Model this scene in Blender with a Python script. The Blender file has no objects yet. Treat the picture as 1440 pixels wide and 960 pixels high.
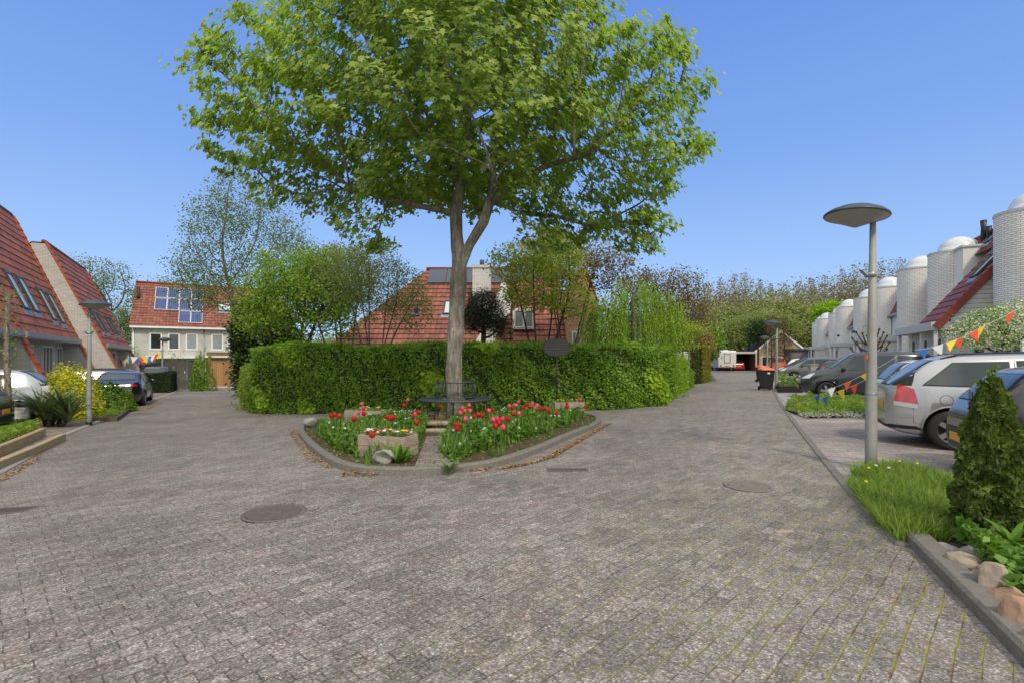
import bpy, bmesh, math, random
import numpy as np
from mathutils import Vector, Matrix
from mathutils.bvhtree import BVHTree
from mathutils.geometry import tessellate_polygon
random.seed(7); rng = np.random.default_rng(7)
scene = bpy.context.scene
C = scene.collection
R = math.radians
H = 1.5                      # eye height above the middle street

# ------------------------------------------------------------------ terrain
_bx = [-11.0, -9.5, -8.0, -6.5, -5.0, -3.5, -2.0, -1.0]
def _ss(x):
    t = min(1, max(0, (-x-1)/10)); return -0.42*t*t*(3-2*t)
_bz = [_ss(x) for x in _bx]
def G(x): return float(np.interp(x, _bx, _bz))
def P(px, py, z=0.0):
    """ground point seen at a photo pixel (used to survey the place)"""
    d = 12.0
    for _ in range(30):
        x = (px-720)/720*d
        d = (H-G(x)-z)*720/(py-505)
    x = (px-720)/720*d
    return (x, d)
def Q(px, d): return ((px-720)/720*d, d)
def Zat(py, d): return H+(505-py)*d/720

# ------------------------------------------------------------------ object helpers
def tag(o, label=None, cat=None, group=None, kind=None):
    if label: o['label'] = label
    if cat: o['category'] = cat
    if group: o['group'] = group
    if kind: o['kind'] = kind
    return o
def thing(name, label, cat, loc=(0,0,0), rz=0.0, group=None):
    o = bpy.data.objects.new(name, None); C.objects.link(o)
    o.empty_display_size = .2
    o.location = loc; o.rotation_euler = (0,0,rz)
    return tag(o, label, cat, group)
def copy_tree(o, parent=None):
    c = o.copy(); C.objects.link(c)
    if parent: c.parent = parent
    for ch in list(o.children): copy_tree(ch, c)
    return c
def auto_uv(me):
    n = len(me.loops)
    if n == 0: return
    uvl = me.uv_layers.new(name='UVMap')
    co = np.empty(len(me.vertices)*3); me.vertices.foreach_get('co', co); co = co.reshape(-1,3)
    vi = np.empty(n, dtype=np.int32); me.loops.foreach_get('vertex_index', vi)
    npoly = len(me.polygons)
    ls = np.empty(npoly, dtype=np.int32); me.polygons.foreach_get('loop_start', ls)
    lt = np.empty(npoly, dtype=np.int32); me.polygons.foreach_get('loop_total', lt)
    nr = np.empty(npoly*3); me.polygons.foreach_get('normal', nr); nr = nr.reshape(-1,3)
    fi = np.repeat(np.arange(npoly), lt)
    N = nr[fi]; p = co[vi]
    t = np.stack([-N[:,1], N[:,0], np.zeros(n)], 1)
    L = np.linalg.norm(t, axis=1)
    flat = L < 0.12
    t = t/np.maximum(L,1e-6)[:,None]
    b = np.cross(N, t)
    u = (p*t).sum(1); v = (p*b).sum(1)
    u[flat] = p[flat,0]; v[flat] = p[flat,1]
    uv = np.stack([u,v],1).astype(np.float32).ravel()
    uvl.data.foreach_set('uv', uv)

class MB:
    def __init__(s): s.v=[]; s.f=[]; s.m=[]; s.sm=[]; s.mi=0; s.smooth=False; s.M=None; s.uv={}
    def add(s, vs, fs, uvs=None):
        o = len(s.v)
        for p in vs:
            p = Vector(p)
            if s.M is not None: p = s.M @ p
            s.v.append(tuple(p))
        for i,f in enumerate(fs):
            if uvs is not None: s.uv[len(s.f)] = uvs[i]
            s.f.append([o+k for k in f]); s.m.append(s.mi); s.sm.append(s.smooth)
        return s
    def box(s, x0,x1,y0,y1,z0,z1):
        return s.add([(x0,y0,z0),(x1,y0,z0),(x1,y1,z0),(x0,y1,z0),(x0,y0,z1),(x1,y0,z1),(x1,y1,z1),(x0,y1,z1)],
              [(3,2,1,0),(4,5,6,7),(0,1,5,4),(1,2,6,5),(2,3,7,6),(3,0,4,7)])
    def hexa(s, b, t):   # bottom 4, top 4 ccw
        return s.add(list(b)+list(t), [(3,2,1,0),(4,5,6,7),(0,1,5,4),(1,2,6,5),(2,3,7,6),(3,0,4,7)])
    def prism(s, poly, axis, a0, a1):
        """poly in the plane perpendicular to axis ('x','y','z'), extruded a0..a1"""
        n=len(poly)
        def m(p,a): return {'x':(a,p[0],p[1]),'y':(p[0],a,p[1]),'z':(p[0],p[1],a)}[axis]
        area = sum(poly[i][0]*poly[(i+1)%n][1]-poly[(i+1)%n][0]*poly[i][1] for i in range(n))
        if (area<0) != (axis=='y'): poly = poly[::-1]
        vs=[m(p,a0) for p in poly]+[m(p,a1) for p in poly]
        fs=[tuple(range(n))[::-1], tuple(range(n,2*n))]+[(i,(i+1)%n,n+(i+1)%n,n+i) for i in range(n)]
        return s.add(vs,fs)
    def tube(s, pts, r, sides=8, cap=True):
        pts=[Vector(p) for p in pts]; n=len(pts)
        rs = r if isinstance(r,(list,tuple)) else [r]*n
        vs=[]; prev=None
        for i,p in enumerate(pts):
            d = (pts[min(i+1,n-1)]-pts[max(i-1,0)])
            d = d.normalized() if d.length>1e-9 else Vector((0,0,1))
            a = Vector((1,0,0)) if abs(d.x)<.9 else Vector((0,1,0))
            if prev is not None: a = prev
            e1=(a-d*a.dot(d)); e1 = e1.normalized() if e1.length>1e-6 else d.orthogonal().normalized()
            prev=e1; e2=d.cross(e1)
            for k in range(sides):
                t=2*math.pi*k/sides; vs.append(p+(e1*math.cos(t)+e2*math.sin(t))*rs[i])
        fs=[]
        for i in range(n-1):
            for k in range(sides):
                k2=(k+1)%sides; fs.append((i*sides+k,i*sides+k2,(i+1)*sides+k2,(i+1)*sides+k))
        if cap: fs.append(tuple(range(sides))[::-1]); fs.append(tuple((n-1)*sides+k for k in range(sides)))
        sm=s.smooth; s.smooth=True; s.add(vs,fs); s.smooth=sm; return s
    def lathe(s, prof, seg=24, c=(0,0,0), axis='z'):
        vs=[];fs=[]
        def m(r,t,h):
            a,b=r*math.cos(t),r*math.sin(t)
            return {'z':(c[0]+a,c[1]+b,c[2]+h),'y':(c[0]+b,c[1]+h,c[2]+a),'x':(c[0]+h,c[1]+a,c[2]+b)}[axis]
        for r,h in prof:
            for k in range(seg): vs.append(m(max(r,1e-4),2*math.pi*k/seg,h))
        n=len(prof)
        for i in range(n-1):
            for k in range(seg):
                k2=(k+1)%seg; fs.append((i*seg+k,i*seg+k2,(i+1)*seg+k2,(i+1)*seg+k))
        sm=s.smooth; s.smooth=True; s.add(vs,fs); s.smooth=sm; return s
    def build(s, name, mats, parent=None, loc=(0,0,0), rz=0.0, bevel=0, shadeflat=False):
        me=bpy.data.meshes.new(name); me.from_pydata(s.v,[],s.f)
        if not isinstance(mats,(list,tuple)): mats=[mats]
        for m in mats: me.materials.append(m)
        me.polygons.foreach_set('material_index', s.m)
        me.polygons.foreach_set('use_smooth', s.sm)
        me.update(); auto_uv(me)
        if s.uv:
            d=me.uv_layers[0].data
            for fi,us in s.uv.items():
                st=me.polygons[fi].loop_start
                for k,u in enumerate(us): d[st+k].uv=u
        o=bpy.data.objects.new(name,me); C.objects.link(o)
        o.location=loc; o.rotation_euler=(0,0,rz)
        if parent is not None: o.parent=parent
        if bevel:
            b=o.modifiers.new('b','BEVEL'); b.width=bevel; b.segments=2; b.limit_method='ANGLE'; b.angle_limit=R(40)
        return o

def np_mesh(name, V, F, mats, parent=None, loc=(0,0,0), mi=None, smooth=False):
    """V (n,3), F list of equal-length index arrays (m,k)"""
    me=bpy.data.meshes.new(name); V=np.asarray(V,dtype=np.float32)
    Fs=F if isinstance(F,list) else [F]
    me.vertices.add(len(V)); me.vertices.foreach_set('co', V.ravel())
    nl=sum(f.size for f in Fs); npol=sum(len(f) for f in Fs)
    me.loops.add(nl); me.polygons.add(npol)
    me.loops.foreach_set('vertex_index', np.concatenate([f.ravel() for f in Fs]).astype(np.int32))
    tot=np.concatenate([np.full(len(f),f.shape[1]) for f in Fs]).astype(np.int32)
    st=np.concatenate([[0],np.cumsum(tot)[:-1]]).astype(np.int32)
    me.polygons.foreach_set('loop_start', st)
    me.polygons.foreach_set('loop_total', tot)
    if not isinstance(mats,(list,tuple)): mats=[mats]
    for m in mats: me.materials.append(m)
    if mi is not None: me.polygons.foreach_set('material_index', np.asarray(mi,dtype=np.int32))
    if smooth is not False:
        me.polygons.foreach_set('use_smooth', np.full(npol, True) if smooth is True else smooth)
    me.update(calc_edges=True); me.validate()
    o=bpy.data.objects.new(name,me); C.objects.link(o); o.location=loc
    if parent is not None: o.parent=parent
    return o

def sheet(name, poly, z, m, loc=None):
    """flat polygon draped on the terrain, z above it"""
    bm=bmesh.new(); vs=[bm.verts.new((x,y,0)) for x,y in poly]
    for t in tessellate_polygon([[Vector((x,y,0)) for x,y in poly]]):
        try: bm.faces.new([vs[i] for i in t])
        except ValueError: pass
    for bx in _bx:
        bmesh.ops.bisect_plane(bm, geom=bm.verts[:]+bm.edges[:]+bm.faces[:], plane_co=(bx,0,0), plane_no=(1,0,0))
    for v in bm.verts: v.co.z=G(v.co.x)+z
    bmesh.ops.recalc_face_normals(bm, faces=bm.faces[:])
    for f in bm.faces:
        if f.normal.z<0: f.normal_flip()
    me=bpy.data.meshes.new(name); bm.to_mesh(me); bm.free(); me.materials.append(m); auto_uv(me)
    o=bpy.data.objects.new(name,me); C.objects.link(o); return o

def smooth_path(pts, n=6, closed=False):
    out=[]; N=len(pts); 
    rngi = range(N if closed else N-1)
    for i in rngi:
        p0=pts[(i-1)%N] if closed or i>0 else pts[0]; p1=pts[i]; p2=pts[(i+1)%N]
        p3=pts[(i+2)%N] if closed or i+2<N else pts[-1]
        for k in range(n):
            t=k/n
            out.append(tuple(.5*((2*p1[j])+(-p0[j]+p2[j])*t+(2*p0[j]-5*p1[j]+4*p2[j]-p3[j])*t*t+(-p0[j]+3*p1[j]-3*p2[j]+p3[j])*t**3) for j in range(2)))
    if not closed: out.append(tuple(pts[-1]))
    return out
def resample(pts, step):
    out=[pts[0]]; acc=0
    for a,b in zip(pts[:-1],pts[1:]):
        L=math.hypot(b[0]-a[0],b[1]-a[1]); n=max(1,int(round(L/step)))
        for k in range(1,n+1): out.append((a[0]+(b[0]-a[0])*k/n,a[1]+(b[1]-a[1])*k/n))
    return out
def sweep(mb, path, w, z0, z1, closed=False, joint=None, cham=.015):
    """kerb: box profile centred on path, on the terrain. joint = stone length (gaps between stones)"""
    n=len(path); L=[];Rr=[]
    for i,p in enumerate(path):
        a=path[(i-1)%n] if (closed or i>0) else p; b=path[(i+1)%n] if (closed or i<n-1) else p
        t=Vector((b[0]-a[0],b[1]-a[1])).normalized(); nn=Vector((-t.y,t.x))
        L.append((p[0]+nn.x*w/2,p[1]+nn.y*w/2)); Rr.append((p[0]-nn.x*w/2,p[1]-nn.y*w/2))
    def ring(i,e=0):
        l=L[i]; r=Rr[i]; p=path[i]; g=G(p[0])
        def lerp(a,b,t): return (a[0]+(b[0]-a[0])*t,a[1]+(b[1]-a[1])*t)
        c=cham/w; l2=lerp(l,r,c); r2=lerp(r,l,c)
        return [(l[0],l[1],g+z0),(l[0],l[1],g+z1-cham),(l2[0],l2[1],g+z1),(r2[0],r2[1],g+z1),(r[0],r[1],g+z1-cham),(r[0],r[1],g+z0)]
    segs=range(n if closed else n-1)
    for i in segs:
        j=(i+1)%n; A=ring(i);B=ring(j)
        if joint:
            def sh(A,B,t): return [tuple(a[k]+(b[k]-a[k])*t for k in range(3)) for a,b in zip(A,B)]
            le=max(1e-3,math.hypot(path[j][0]-path[i][0],path[j][1]-path[i][1])); t=.004/le
            A,B=sh(A,B,t),sh(A,B,1-t)
        k=6; fs=[(q,q+1,k+q+1,k+q) for q in range(5)]+[tuple(range(6)),tuple(range(11,5,-1))]
        mb.add(A+B,[f[::-1] for f in fs])

# ------------------------------------------------------------------ materials
class NT:
    def __init__(s,name):
        s.m=bpy.data.materials.new(name); s.m.use_nodes=True; s.t=s.m.node_tree; s.t.nodes.clear()
        s.out=s.n('ShaderNodeOutputMaterial')
    def n(s,k,**kw):
        nd=s.t.nodes.new(k)
        for a,b in kw.items():
            if a.startswith('i_'): nd.inputs[a[2:].replace('_',' ')].default_value=b
            else: setattr(nd,a,b)
        return nd
    def l(s,a,b): s.t.links.new(a,b)
    def math(s,op,a,b=None,clamp=False):
        nd=s.n('ShaderNodeMath',operation=op,use_clamp=clamp)
        for i,x in enumerate((a,b)):
            if x is None: continue
            if isinstance(x,(int,float)): nd.inputs[i].default_value=x
            else: s.l(x,nd.inputs[i])
        return nd.outputs[0]
    def mix(s,f,a,b,blend='MIX'):
        nd=s.n('ShaderNodeMix',data_type='RGBA',blend_type=blend)
        for i,x in ((0,f),(6,a),(7,b)):
            if isinstance(x,(int,float)): nd.inputs[i].default_value=x
            elif isinstance(x,tuple): nd.inputs[i].default_value=(*x[:3],1)
            else: s.l(x,nd.inputs[i])
        return nd.outputs[2]
    def noise(s,vec,scale,detail=3,rough=.5,dist=0):
        nd=s.n('ShaderNodeTexNoise'); nd.inputs['Scale'].default_value=scale; nd.inputs['Detail'].default_value=detail
        nd.inputs['Roughness'].default_value=rough; nd.inputs['Distortion'].default_value=dist
        if vec is not None: s.l(vec,nd.inputs['Vector'])
        return nd.outputs['Fac']
    def ramp(s,f,stops):
        nd=s.n('ShaderNodeValToRGB'); cr=nd.color_ramp
        while len(cr.elements)>1: cr.elements.remove(cr.elements[-1])
        for i,(p,c) in enumerate(stops):
            e=cr.elements[0] if i==0 else cr.elements.new(p)
            e.position=p; e.color=(*c,1) if isinstance(c,tuple) else (c,c,c,1)
        s.l(f,nd.inputs[0]); return nd.outputs[0]
    def coord(s,which='Object'): return s.n('ShaderNodeTexCoord').outputs[which]
    def bump(s,h,strength=.3,dist=.01,normal=None):
        nd=s.n('ShaderNodeBump'); nd.inputs['Strength'].default_value=strength; nd.inputs['Distance'].default_value=dist
        s.l(h,nd.inputs['Height'])
        if normal is not None: s.l(normal,nd.inputs['Normal'])
        return nd.outputs[0]
    def bsdf(s,col,rough=.6,metal=0,normal=None,spec=.5,coat=0,trans=None):
        b=s.n('ShaderNodeBsdfPrincipled')
        def st(nm,x):
            if isinstance(x,(int,float)): b.inputs[nm].default_value=x
            elif isinstance(x,tuple): b.inputs[nm].default_value=(*x[:3],1)
            else: s.l(x,b.inputs[nm])
        st('Base Color',col); st('Roughness',rough); st('Metallic',metal); st('Specular IOR Level',spec); st('Coat Weight',coat)
        if coat: b.inputs['Coat Roughness'].default_value=.10
        if normal is not None: s.l(normal,b.inputs['Normal'])
        s.l(b.outputs[0],s.out.inputs[0]); return b

def mat_plain(name,col,rough=.6,metal=0,var=.12,vs=6,bump=0,bs=60,spec=.5,coat=0):
    t=NT(name); co=t.coord()
    f=t.noise(co,vs,4,.6)
    lo=tuple(c*(1-var) for c in col); hi=tuple(min(1,c*(1+var)) for c in col)
    c=t.mix(t.math('MULTIPLY_ADD',f,1.0) if False else f,lo,hi)
    nrm=t.bump(t.noise(co,bs,3),bump,.01) if bump else None
    t.bsdf(c,rough,metal,nrm,spec,coat); return t.m

def mat_leaf(name,cols,trans=.35,rough=.55,clump=1.2,spec=.3):
    """cols dark->light; leaf-to-leaf variation plus drifts of hue through the plant"""
    t=NT(name); geo=t.n('ShaderNodeNewGeometry'); co=t.coord()
    a=t.math('MULTIPLY',geo.outputs['Random Per Island'],.6)
    b=t.math('MULTIPLY',t.noise(co,clump,3,.6),.75)
    f=t.math('SUBTRACT',t.math('ADD',a,b),.18,True)
    n=len(cols); c=t.ramp(f,[(i/(n-1)*.9+.05,cc) for i,cc in enumerate(cols)])
    bs=t.bsdf(c,rough,0,None,spec)
    tr=t.n('ShaderNodeBsdfTranslucent'); c2=t.mix(1.0,c,(1.0,1.12,.5),'MULTIPLY'); t.l(c2,tr.inputs[0])
    mx=t.n('ShaderNodeMixShader'); mx.inputs[0].default_value=trans
    t.l(bs.outputs[0],mx.inputs[1]); t.l(tr.outputs[0],mx.inputs[2]); t.l(mx.outputs[0],t.out.inputs[0])
    return t.m

def mat_brick(name,col,mortar,bw=.22,bh=.065,var=.18,ms=.012,stain=.25,rough=.85):
    t=NT(name); uv=t.coord('UV')
    b=t.n('ShaderNodeTexBrick'); t.l(uv,b.inputs['Vector'])
    b.inputs['Scale'].default_value=1; b.inputs['Brick Width'].default_value=bw; b.inputs['Row Height'].default_value=bh
    b.inputs['Mortar Size'].default_value=ms; b.inputs['Mortar Smooth'].default_value=.15; b.inputs['Bias'].default_value=0
    b.inputs['Color1'].default_value=(*[c*(1-var) for c in col],1); b.inputs['Color2'].default_value=(*[min(1,c*(1+var)) for c in col],1)
    b.inputs['Mortar'].default_value=(*mortar,1)
    st=t.ramp(t.noise(uv,.7,5,.65),[(.3,1-stain),(.65,1.0)])
    c=t.mix(1.0,b.outputs[0],st,'MULTIPLY')
    c=t.mix(.15,c,t.noise(uv,40,3),'OVERLAY')
    h=t.math('SUBTRACT',t.math('MULTIPLY',t.noise(uv,60,2),.3),b.outputs['Fac'])
    t.bsdf(c,rough,0,t.bump(h,.6,.008),.2); return t.m

def mat_tile(name,col,tw=.24,var=.25,rough=.7,wave=True,moss=.0):
    """tile columns; the courses themselves are geometry"""
    t=NT(name); uv=t.coord('UV')
    sp=t.n('ShaderNodeSeparateXYZ'); t.l(uv,sp.inputs[0])
    b=t.n('ShaderNodeTexBrick'); t.l(uv,b.inputs['Vector']); b.offset=0.0 if wave else .5
    b.inputs['Scale'].default_value=1; b.inputs['Brick Width'].default_value=tw; b.inputs['Row Height'].default_value=.34
    b.inputs['Mortar Size'].default_value=.004; b.inputs['Mortar Smooth'].default_value=.2
    b.inputs['Color1'].default_value=(*[c*(1-var) for c in col],1); b.inputs['Color2'].default_value=(*[min(1,c*(1+var)) for c in col],1)
    b.inputs['Mortar'].default_value=(*[c*.5 for c in col],1)
    st=t.ramp(t.noise(uv,.8,6,.7),[(.3,.62),(.7,1.12)])
    c=t.mix(1.0,b.outputs[0],st,'MULTIPLY')
    c=t.mix(t.math('MULTIPLY',t.ramp(t.noise(uv,9,4,.7),[(.55,0.),(.72,1.)]),.35),c,(.10,.09,.06))
    if moss: c=t.mix(t.math('MULTIPLY',t.ramp(t.noise(uv,3,5,.7),[(.5,0.),(.7,1.)]),moss),c,(.09,.09,.03))
    if wave:
        w=t.math('ABSOLUTE',t.math('SINE',t.math('MULTIPLY',sp.outputs[0],math.pi/tw)))
        n=t.bump(w,.9,.045)
    else: n=t.bump(t.math('SUBTRACT',t.noise(uv,20,2),b.outputs['Fac']),.5,.008)
    t.bsdf(c,rough,0,n,.3); return t.m

def mat_boards(name,col,w=.14,var=.3,axis=0,rough=.8,gap=.006):
    t=NT(name); uv=t.coord('UV')
    mp=t.n('ShaderNodeMapping'); t.l(uv,mp.inputs[0])
    if axis==0: mp.inputs['Rotation'].default_value=(0,0,R(90))
    b=t.n('ShaderNodeTexBrick'); t.l(mp.outputs[0],b.inputs['Vector'])
    b.inputs['Scale'].default_value=1; b.inputs['Brick Width'].default_value=40; b.inputs['Row Height'].default_value=w
    b.inputs['Mortar Size'].default_value=gap; b.inputs['Mortar Smooth'].default_value=.1
    b.inputs['Color1'].default_value=(*[c*(1-var) for c in col],1); b.inputs['Color2'].default_value=(*[min(1,c*(1+var)) for c in col],1)
    b.inputs['Mortar'].default_value=(*[c*.25 for c in col],1)
    m2=t.n('ShaderNodeMapping'); t.l(mp.outputs[0],m2.inputs[0]); m2.inputs['Scale'].default_value=(1.5,30,1)
    g=t.ramp(t.noise(m2.outputs[0],3,4,.6,.6),[(.3,.7),(.7,1.15)])
    c=t.mix(1.0,b.outputs[0],g,'MULTIPLY')
    t.bsdf(c,rough,0,t.bump(t.math('SUBTRACT',g,b.outputs['Fac']),.4,.006),.25); return t.m

def mat_wood(name,col,rough=.8,var=.35):
    t=NT(name); co=t.coord()
    m2=t.n('ShaderNodeMapping'); t.l(co,m2.inputs[0]); m2.inputs['Scale'].default_value=(2,2,26)
    g=t.ramp(t.noise(m2.outputs[0],2,5,.65,.8),[(.3,1-var),(.7,1.1)])
    c=t.mix(1.0,col,g,'MULTIPLY')
    s2=t.ramp(t.noise(co,7,4,.7),[(.35,.75),(.65,1.05)]); c=t.mix(1.0,c,s2,'MULTIPLY')
    t.bsdf(c,rough,0,t.bump(g,.4,.004),.2); return t.m

def mat_bark(name,col,scale=1.0):
    t=NT(name); co=t.coord()
    m2=t.n('ShaderNodeMapping'); t.l(co,m2.inputs[0]); m2.inputs['Scale'].default_value=(14*scale,14*scale,2.2*scale)
    g=t.noise(m2.outputs[0],1.0,6,.75,.8)
    g=t.ramp(g,[(.32,0.),(.68,1.)])
    c=t.mix(g,tuple(c*.42 for c in col),tuple(min(1,c*1.45) for c in col))
    big=t.ramp(t.noise(co,2.2,4,.65),[(.35,.7),(.65,1.12)]); c=t.mix(1.0,c,big,'MULTIPLY')
    lich=t.ramp(t.noise(co,5,5,.7),[(.52,0.),(.62,1.)]); c=t.mix(t.math('MULTIPLY',lich,.45),c,(.17,.16,.07))
    pl=t.ramp(t.noise(co,11,3,.6),[(.6,0.),(.7,1.)]); c=t.mix(t.math('MULTIPLY',pl,.4),c,(.34,.32,.28))
    t.bsdf(c,.9,0,t.bump(g,1.0,.06),.15); return t.m

def mat_paint(name,col,metal=.4,rough=.35):
    t=NT(name); co=t.coord()
    dirt=t.ramp(t.noise(co,3,5,.7),[(.35,.93),(.7,1.0)])
    c=t.mix(1.0,col,dirt,'MULTIPLY')
    t.bsdf(c,rough,metal,None,.5,1.0); return t.m
def mat_glass(name,col=(.02,.025,.025),rough=.03):
    t=NT(name); t.bsdf(col,rough,0,None,.9); return t.m

M={}
def pavers(name, ang, bw, bh, colA, colB, mortar, mossfn=None, agg=.5, stain=.25):
    t=NT(name); geo=t.n('ShaderNodeNewGeometry'); pos=geo.outputs['Position']
    mp=t.n('ShaderNodeMapping'); t.l(pos,mp.inputs[0]); mp.inputs['Rotation'].default_value=(0,0,ang)
    # small wobble so the courses are hand-laid
    wob=t.n('ShaderNodeTexNoise'); t.l(pos,wob.inputs['Vector']); wob.inputs['Scale'].default_value=1.1; wob.inputs['Detail'].default_value=3
    va=t.n('ShaderNodeVectorMath',operation='MULTIPLY_ADD'); t.l(wob.outputs['Color'],va.inputs[0]); va.inputs[1].default_value=(.05,.05,0); t.l(mp.outputs[0],va.inputs[2])
    def field(vec):
        b=t.n('ShaderNodeTexBrick'); t.l(vec,b.inputs['Vector'])
        b.inputs['Scale'].default_value=1; b.inputs['Brick Width'].default_value=bw; b.inputs['Row Height'].default_value=bh
        b.inputs['Mortar Size'].default_value=.0045; b.inputs['Mortar Smooth'].default_value=.6
        b.inputs['Color1'].default_value=(*colA,1); b.inputs['Color2'].default_value=(*colB,1); b.inputs['Mortar'].default_value=(*mortar,1)
        w=t.n('ShaderNodeTexBrick'); t.l(vec,w.inputs['Vector'])
        w.inputs['Scale'].default_value=1; w.inputs['Brick Width'].default_value=bw; w.inputs['Row Height'].default_value=bh
        w.inputs['Mortar Size'].default_value=.010; w.inputs['Mortar Smooth'].default_value=.8
        return b.outputs[0],b.outputs['Fac'],w.outputs['Fac']
    bc,bf,wf=field(va.outputs[0])
    if 0:   # the left lane was laid in another direction
        m3=t.n('ShaderNodeMapping'); t.l(va.outputs[0],m3.inputs[0]); m3.inputs['Rotation'].default_value=(0,0,R(-52)); m3.inputs['Location'].default_value=(.05,.03,0)
        b2,f2,w2=field(m3.outputs[0]); sp0=t.n('ShaderNodeSeparateXYZ'); t.l(pos,sp0.inputs[0])
        k=t.math('GREATER_THAN',t.math('SUBTRACT',t.math('MULTIPLY',sp0.outputs[1],-.08),sp0.outputs[0]),t.math('MULTIPLY',t.noise(pos,.8,2),1.2))
        bc=t.mix(k,bc,b2); bf=t.mix(k,bf,f2); wf=t.mix(k,wf,w2)
    flat=t.n('ShaderNodeVectorMath',operation='MULTIPLY'); t.l(pos,flat.inputs[0]); flat.inputs[1].default_value=(1,1,1)
    big=t.ramp(t.noise(pos,.35,5,.6),[(.32,1-stain),(.68,1+stain*.5)])
    c=t.mix(1.0,bc,big,'MULTIPLY')
    v=t.n('ShaderNodeTexVoronoi'); v.inputs['Scale'].default_value=105; t.l(pos,v.inputs['Vector'])
    peb=t.n('ShaderNodeSeparateColor'); t.l(v.outputs['Color'],peb.inputs[0])
    pc=t.ramp(peb.outputs[0],[(0.,.35),(.4,.76),(.75,1.2),(.93,1.6),(1.,2.6)])
    c=t.mix(agg,c,t.mix(1.0,c,pc,'MULTIPLY'))
    v2=t.n('ShaderNodeTexVoronoi'); v2.inputs['Scale'].default_value=38; t.l(pos,v2.inputs['Vector'])
    p2=t.n('ShaderNodeSeparateColor'); t.l(v2.outputs['Color'],p2.inputs[0])
    c=t.mix(agg*.45,c,t.mix(1.0,c,t.ramp(p2.outputs[1],[(0.,.55),(.6,1.0),(1.,1.6)]),'MULTIPLY'))
    dk=t.ramp(t.noise(pos,.9,6,.7),[(.30,.72),(.48,1.0),(.75,1.1)]); c=t.mix(.8,c,t.mix(1.0,c,dk,'MULTIPLY'))
    pk=t.ramp(t.noise(pos,2.6,4,.7),[(.5,0.),(.68,1.)])
    c=t.mix(t.math('MULTIPLY',pk,.35),c,t.mix(1.0,c,(1.25,.95,.88),'MULTIPLY'))
    if mossfn: c=mossfn(t,pos,wf,c)
    h=t.math('ADD',t.math('MULTIPLY',bf,-1.0),t.math('MULTIPLY',t.noise(pos,60,3,.6),.7))
    h=t.math('ADD',h,t.math('MULTIPLY',peb.outputs[0],.25))
    n=t.bump(h,.6,.011)
    t.bsdf(c,.8,0,n,.25); return t.m
def moss_main(t,pos,mort,c):
    sp=t.n('ShaderNodeSeparateXYZ'); t.l(pos,sp.inputs[0])
    # distance left of the right-hand kerb line
    e=t.math('SUBTRACT',t.math('ADD',t.math('MULTIPLY',sp.outputs[1],.44),1.35),sp.outputs[0])
    near=t.ramp(t.math('DIVIDE',e,3.6,True),[(0.,1.),(.35,.8),(.8,.25),(1.,.0)])
    patch=t.ramp(t.noise(pos,3.6,4,.6),[(.42,0.),(.54,1.)])
    f=t.math('MULTIPLY',t.math('MULTIPLY',mort,patch),near)
    mc=t.mix(t.noise(pos,9,2),(.17,.21,.03),(.36,.31,.06))
    c=t.mix(t.math('MULTIPLY',f,.95),c,mc)
    rust=t.math('MULTIPLY',t.ramp(t.noise(pos,1.7,5,.7),[(.57,0.),(.66,1.)]),t.math('MULTIPLY',near,t.math('ADD',mort,.0)))
    return t.mix(rust,c,(.16,.07,.03))
M['road']=pavers('road_pavers',R(-46),.21,.105,(.198,.181,.163),(.288,.262,.238),(.130,.117,.098),moss_main,.75,.22)
M['parking']=pavers('parking_pavers',R(24.5),.21,.105,(.30,.26,.235),(.42,.37,.34),(.10,.095,.075),None,.4,.35)
M['sidepave']=pavers('side_pavers',R(30),.21,.105,(.24,.20,.18),(.34,.28,.25),(.08,.07,.06),None,.4,.3)
M['slabs']=pavers('slab_paving',R(64),.30,.30,(.33,.33,.33),(.40,.40,.40),(.12,.12,.11),None,.25,.25)
M['kerb']=mat_plain('kerb_concrete',(.185,.172,.15),.9,0,.5,22,.8,70,.2)
M['kerb_light']=mat_plain('kerb_light',(.34,.33,.31),.9,0,.25,9,.5,90,.2)
M['block']=mat_plain('edging_block',(.40,.31,.18),.9,0,.35,7,.5,70,.2)
M['blockside']=M['block']
M['soil']=mat_plain('soil',(.10,.07,.045),.95,0,.5,6,.8,40,.1)
M['litter']=mat_leaf('dry_litter',[(.18,.09,.04),(.34,.19,.08),(.42,.29,.14)],.1,.9,2)
M['gnd']=mat_plain('field_ground',(.09,.12,.045),.95,0,.4,.3,.3,20,.1)
M['gbrick']=mat_brick('grey_white_brick',(.60,.58,.54),(.42,.405,.38),.23,.072,.09,.010,.22)
M['gbrick2']=mat_brick('light_brick',(.83,.81,.77),(.42,.41,.39),.23,.072,.06,.010,.10)
M['obrick']=mat_brick('orange_brick',(.50,.25,.12),(.55,.45,.36),.21,.065,.3,.010,.2)
M['ybrick']=mat_brick('buff_brick',(.34,.26,.16),(.3,.26,.2),.21,.065,.2,.010,.2)
M['tileA']=mat_tile('red_flat_tiles',(.40,.13,.08),.42,.22,.7,False)
M['tileB']=mat_tile('red_pantiles',(.29,.11,.08),.26,.25,.65,True,.15)
M['tileD']=mat_tile('dark_red_tiles',(.24,.072,.052),.42,.18,.6,False)
M['tileBlack']=mat_tile('black_tiles',(.035,.035,.04),.3,.2,.5,True)
M['verge']=mat_plain('orange_verge_tile',(.40,.105,.045),.7,0,.35,6,.3,30,.3)
M['verged']=mat_plain('red_verge_tile',(.20,.045,.03),.6,0,.25,6,.3,30,.3)
M['white']=mat_plain('white_paint',(.74,.74,.72),.5,0,.06,5,.05,50,.4)
M['offwhite']=mat_plain('grey_white_trim',(.52,.53,.52),.55,0,.10,5,.05,50,.4)
M['render']=mat_plain('white_render',(.72,.71,.68),.85,0,.12,2,.3,80,.2)
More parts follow.
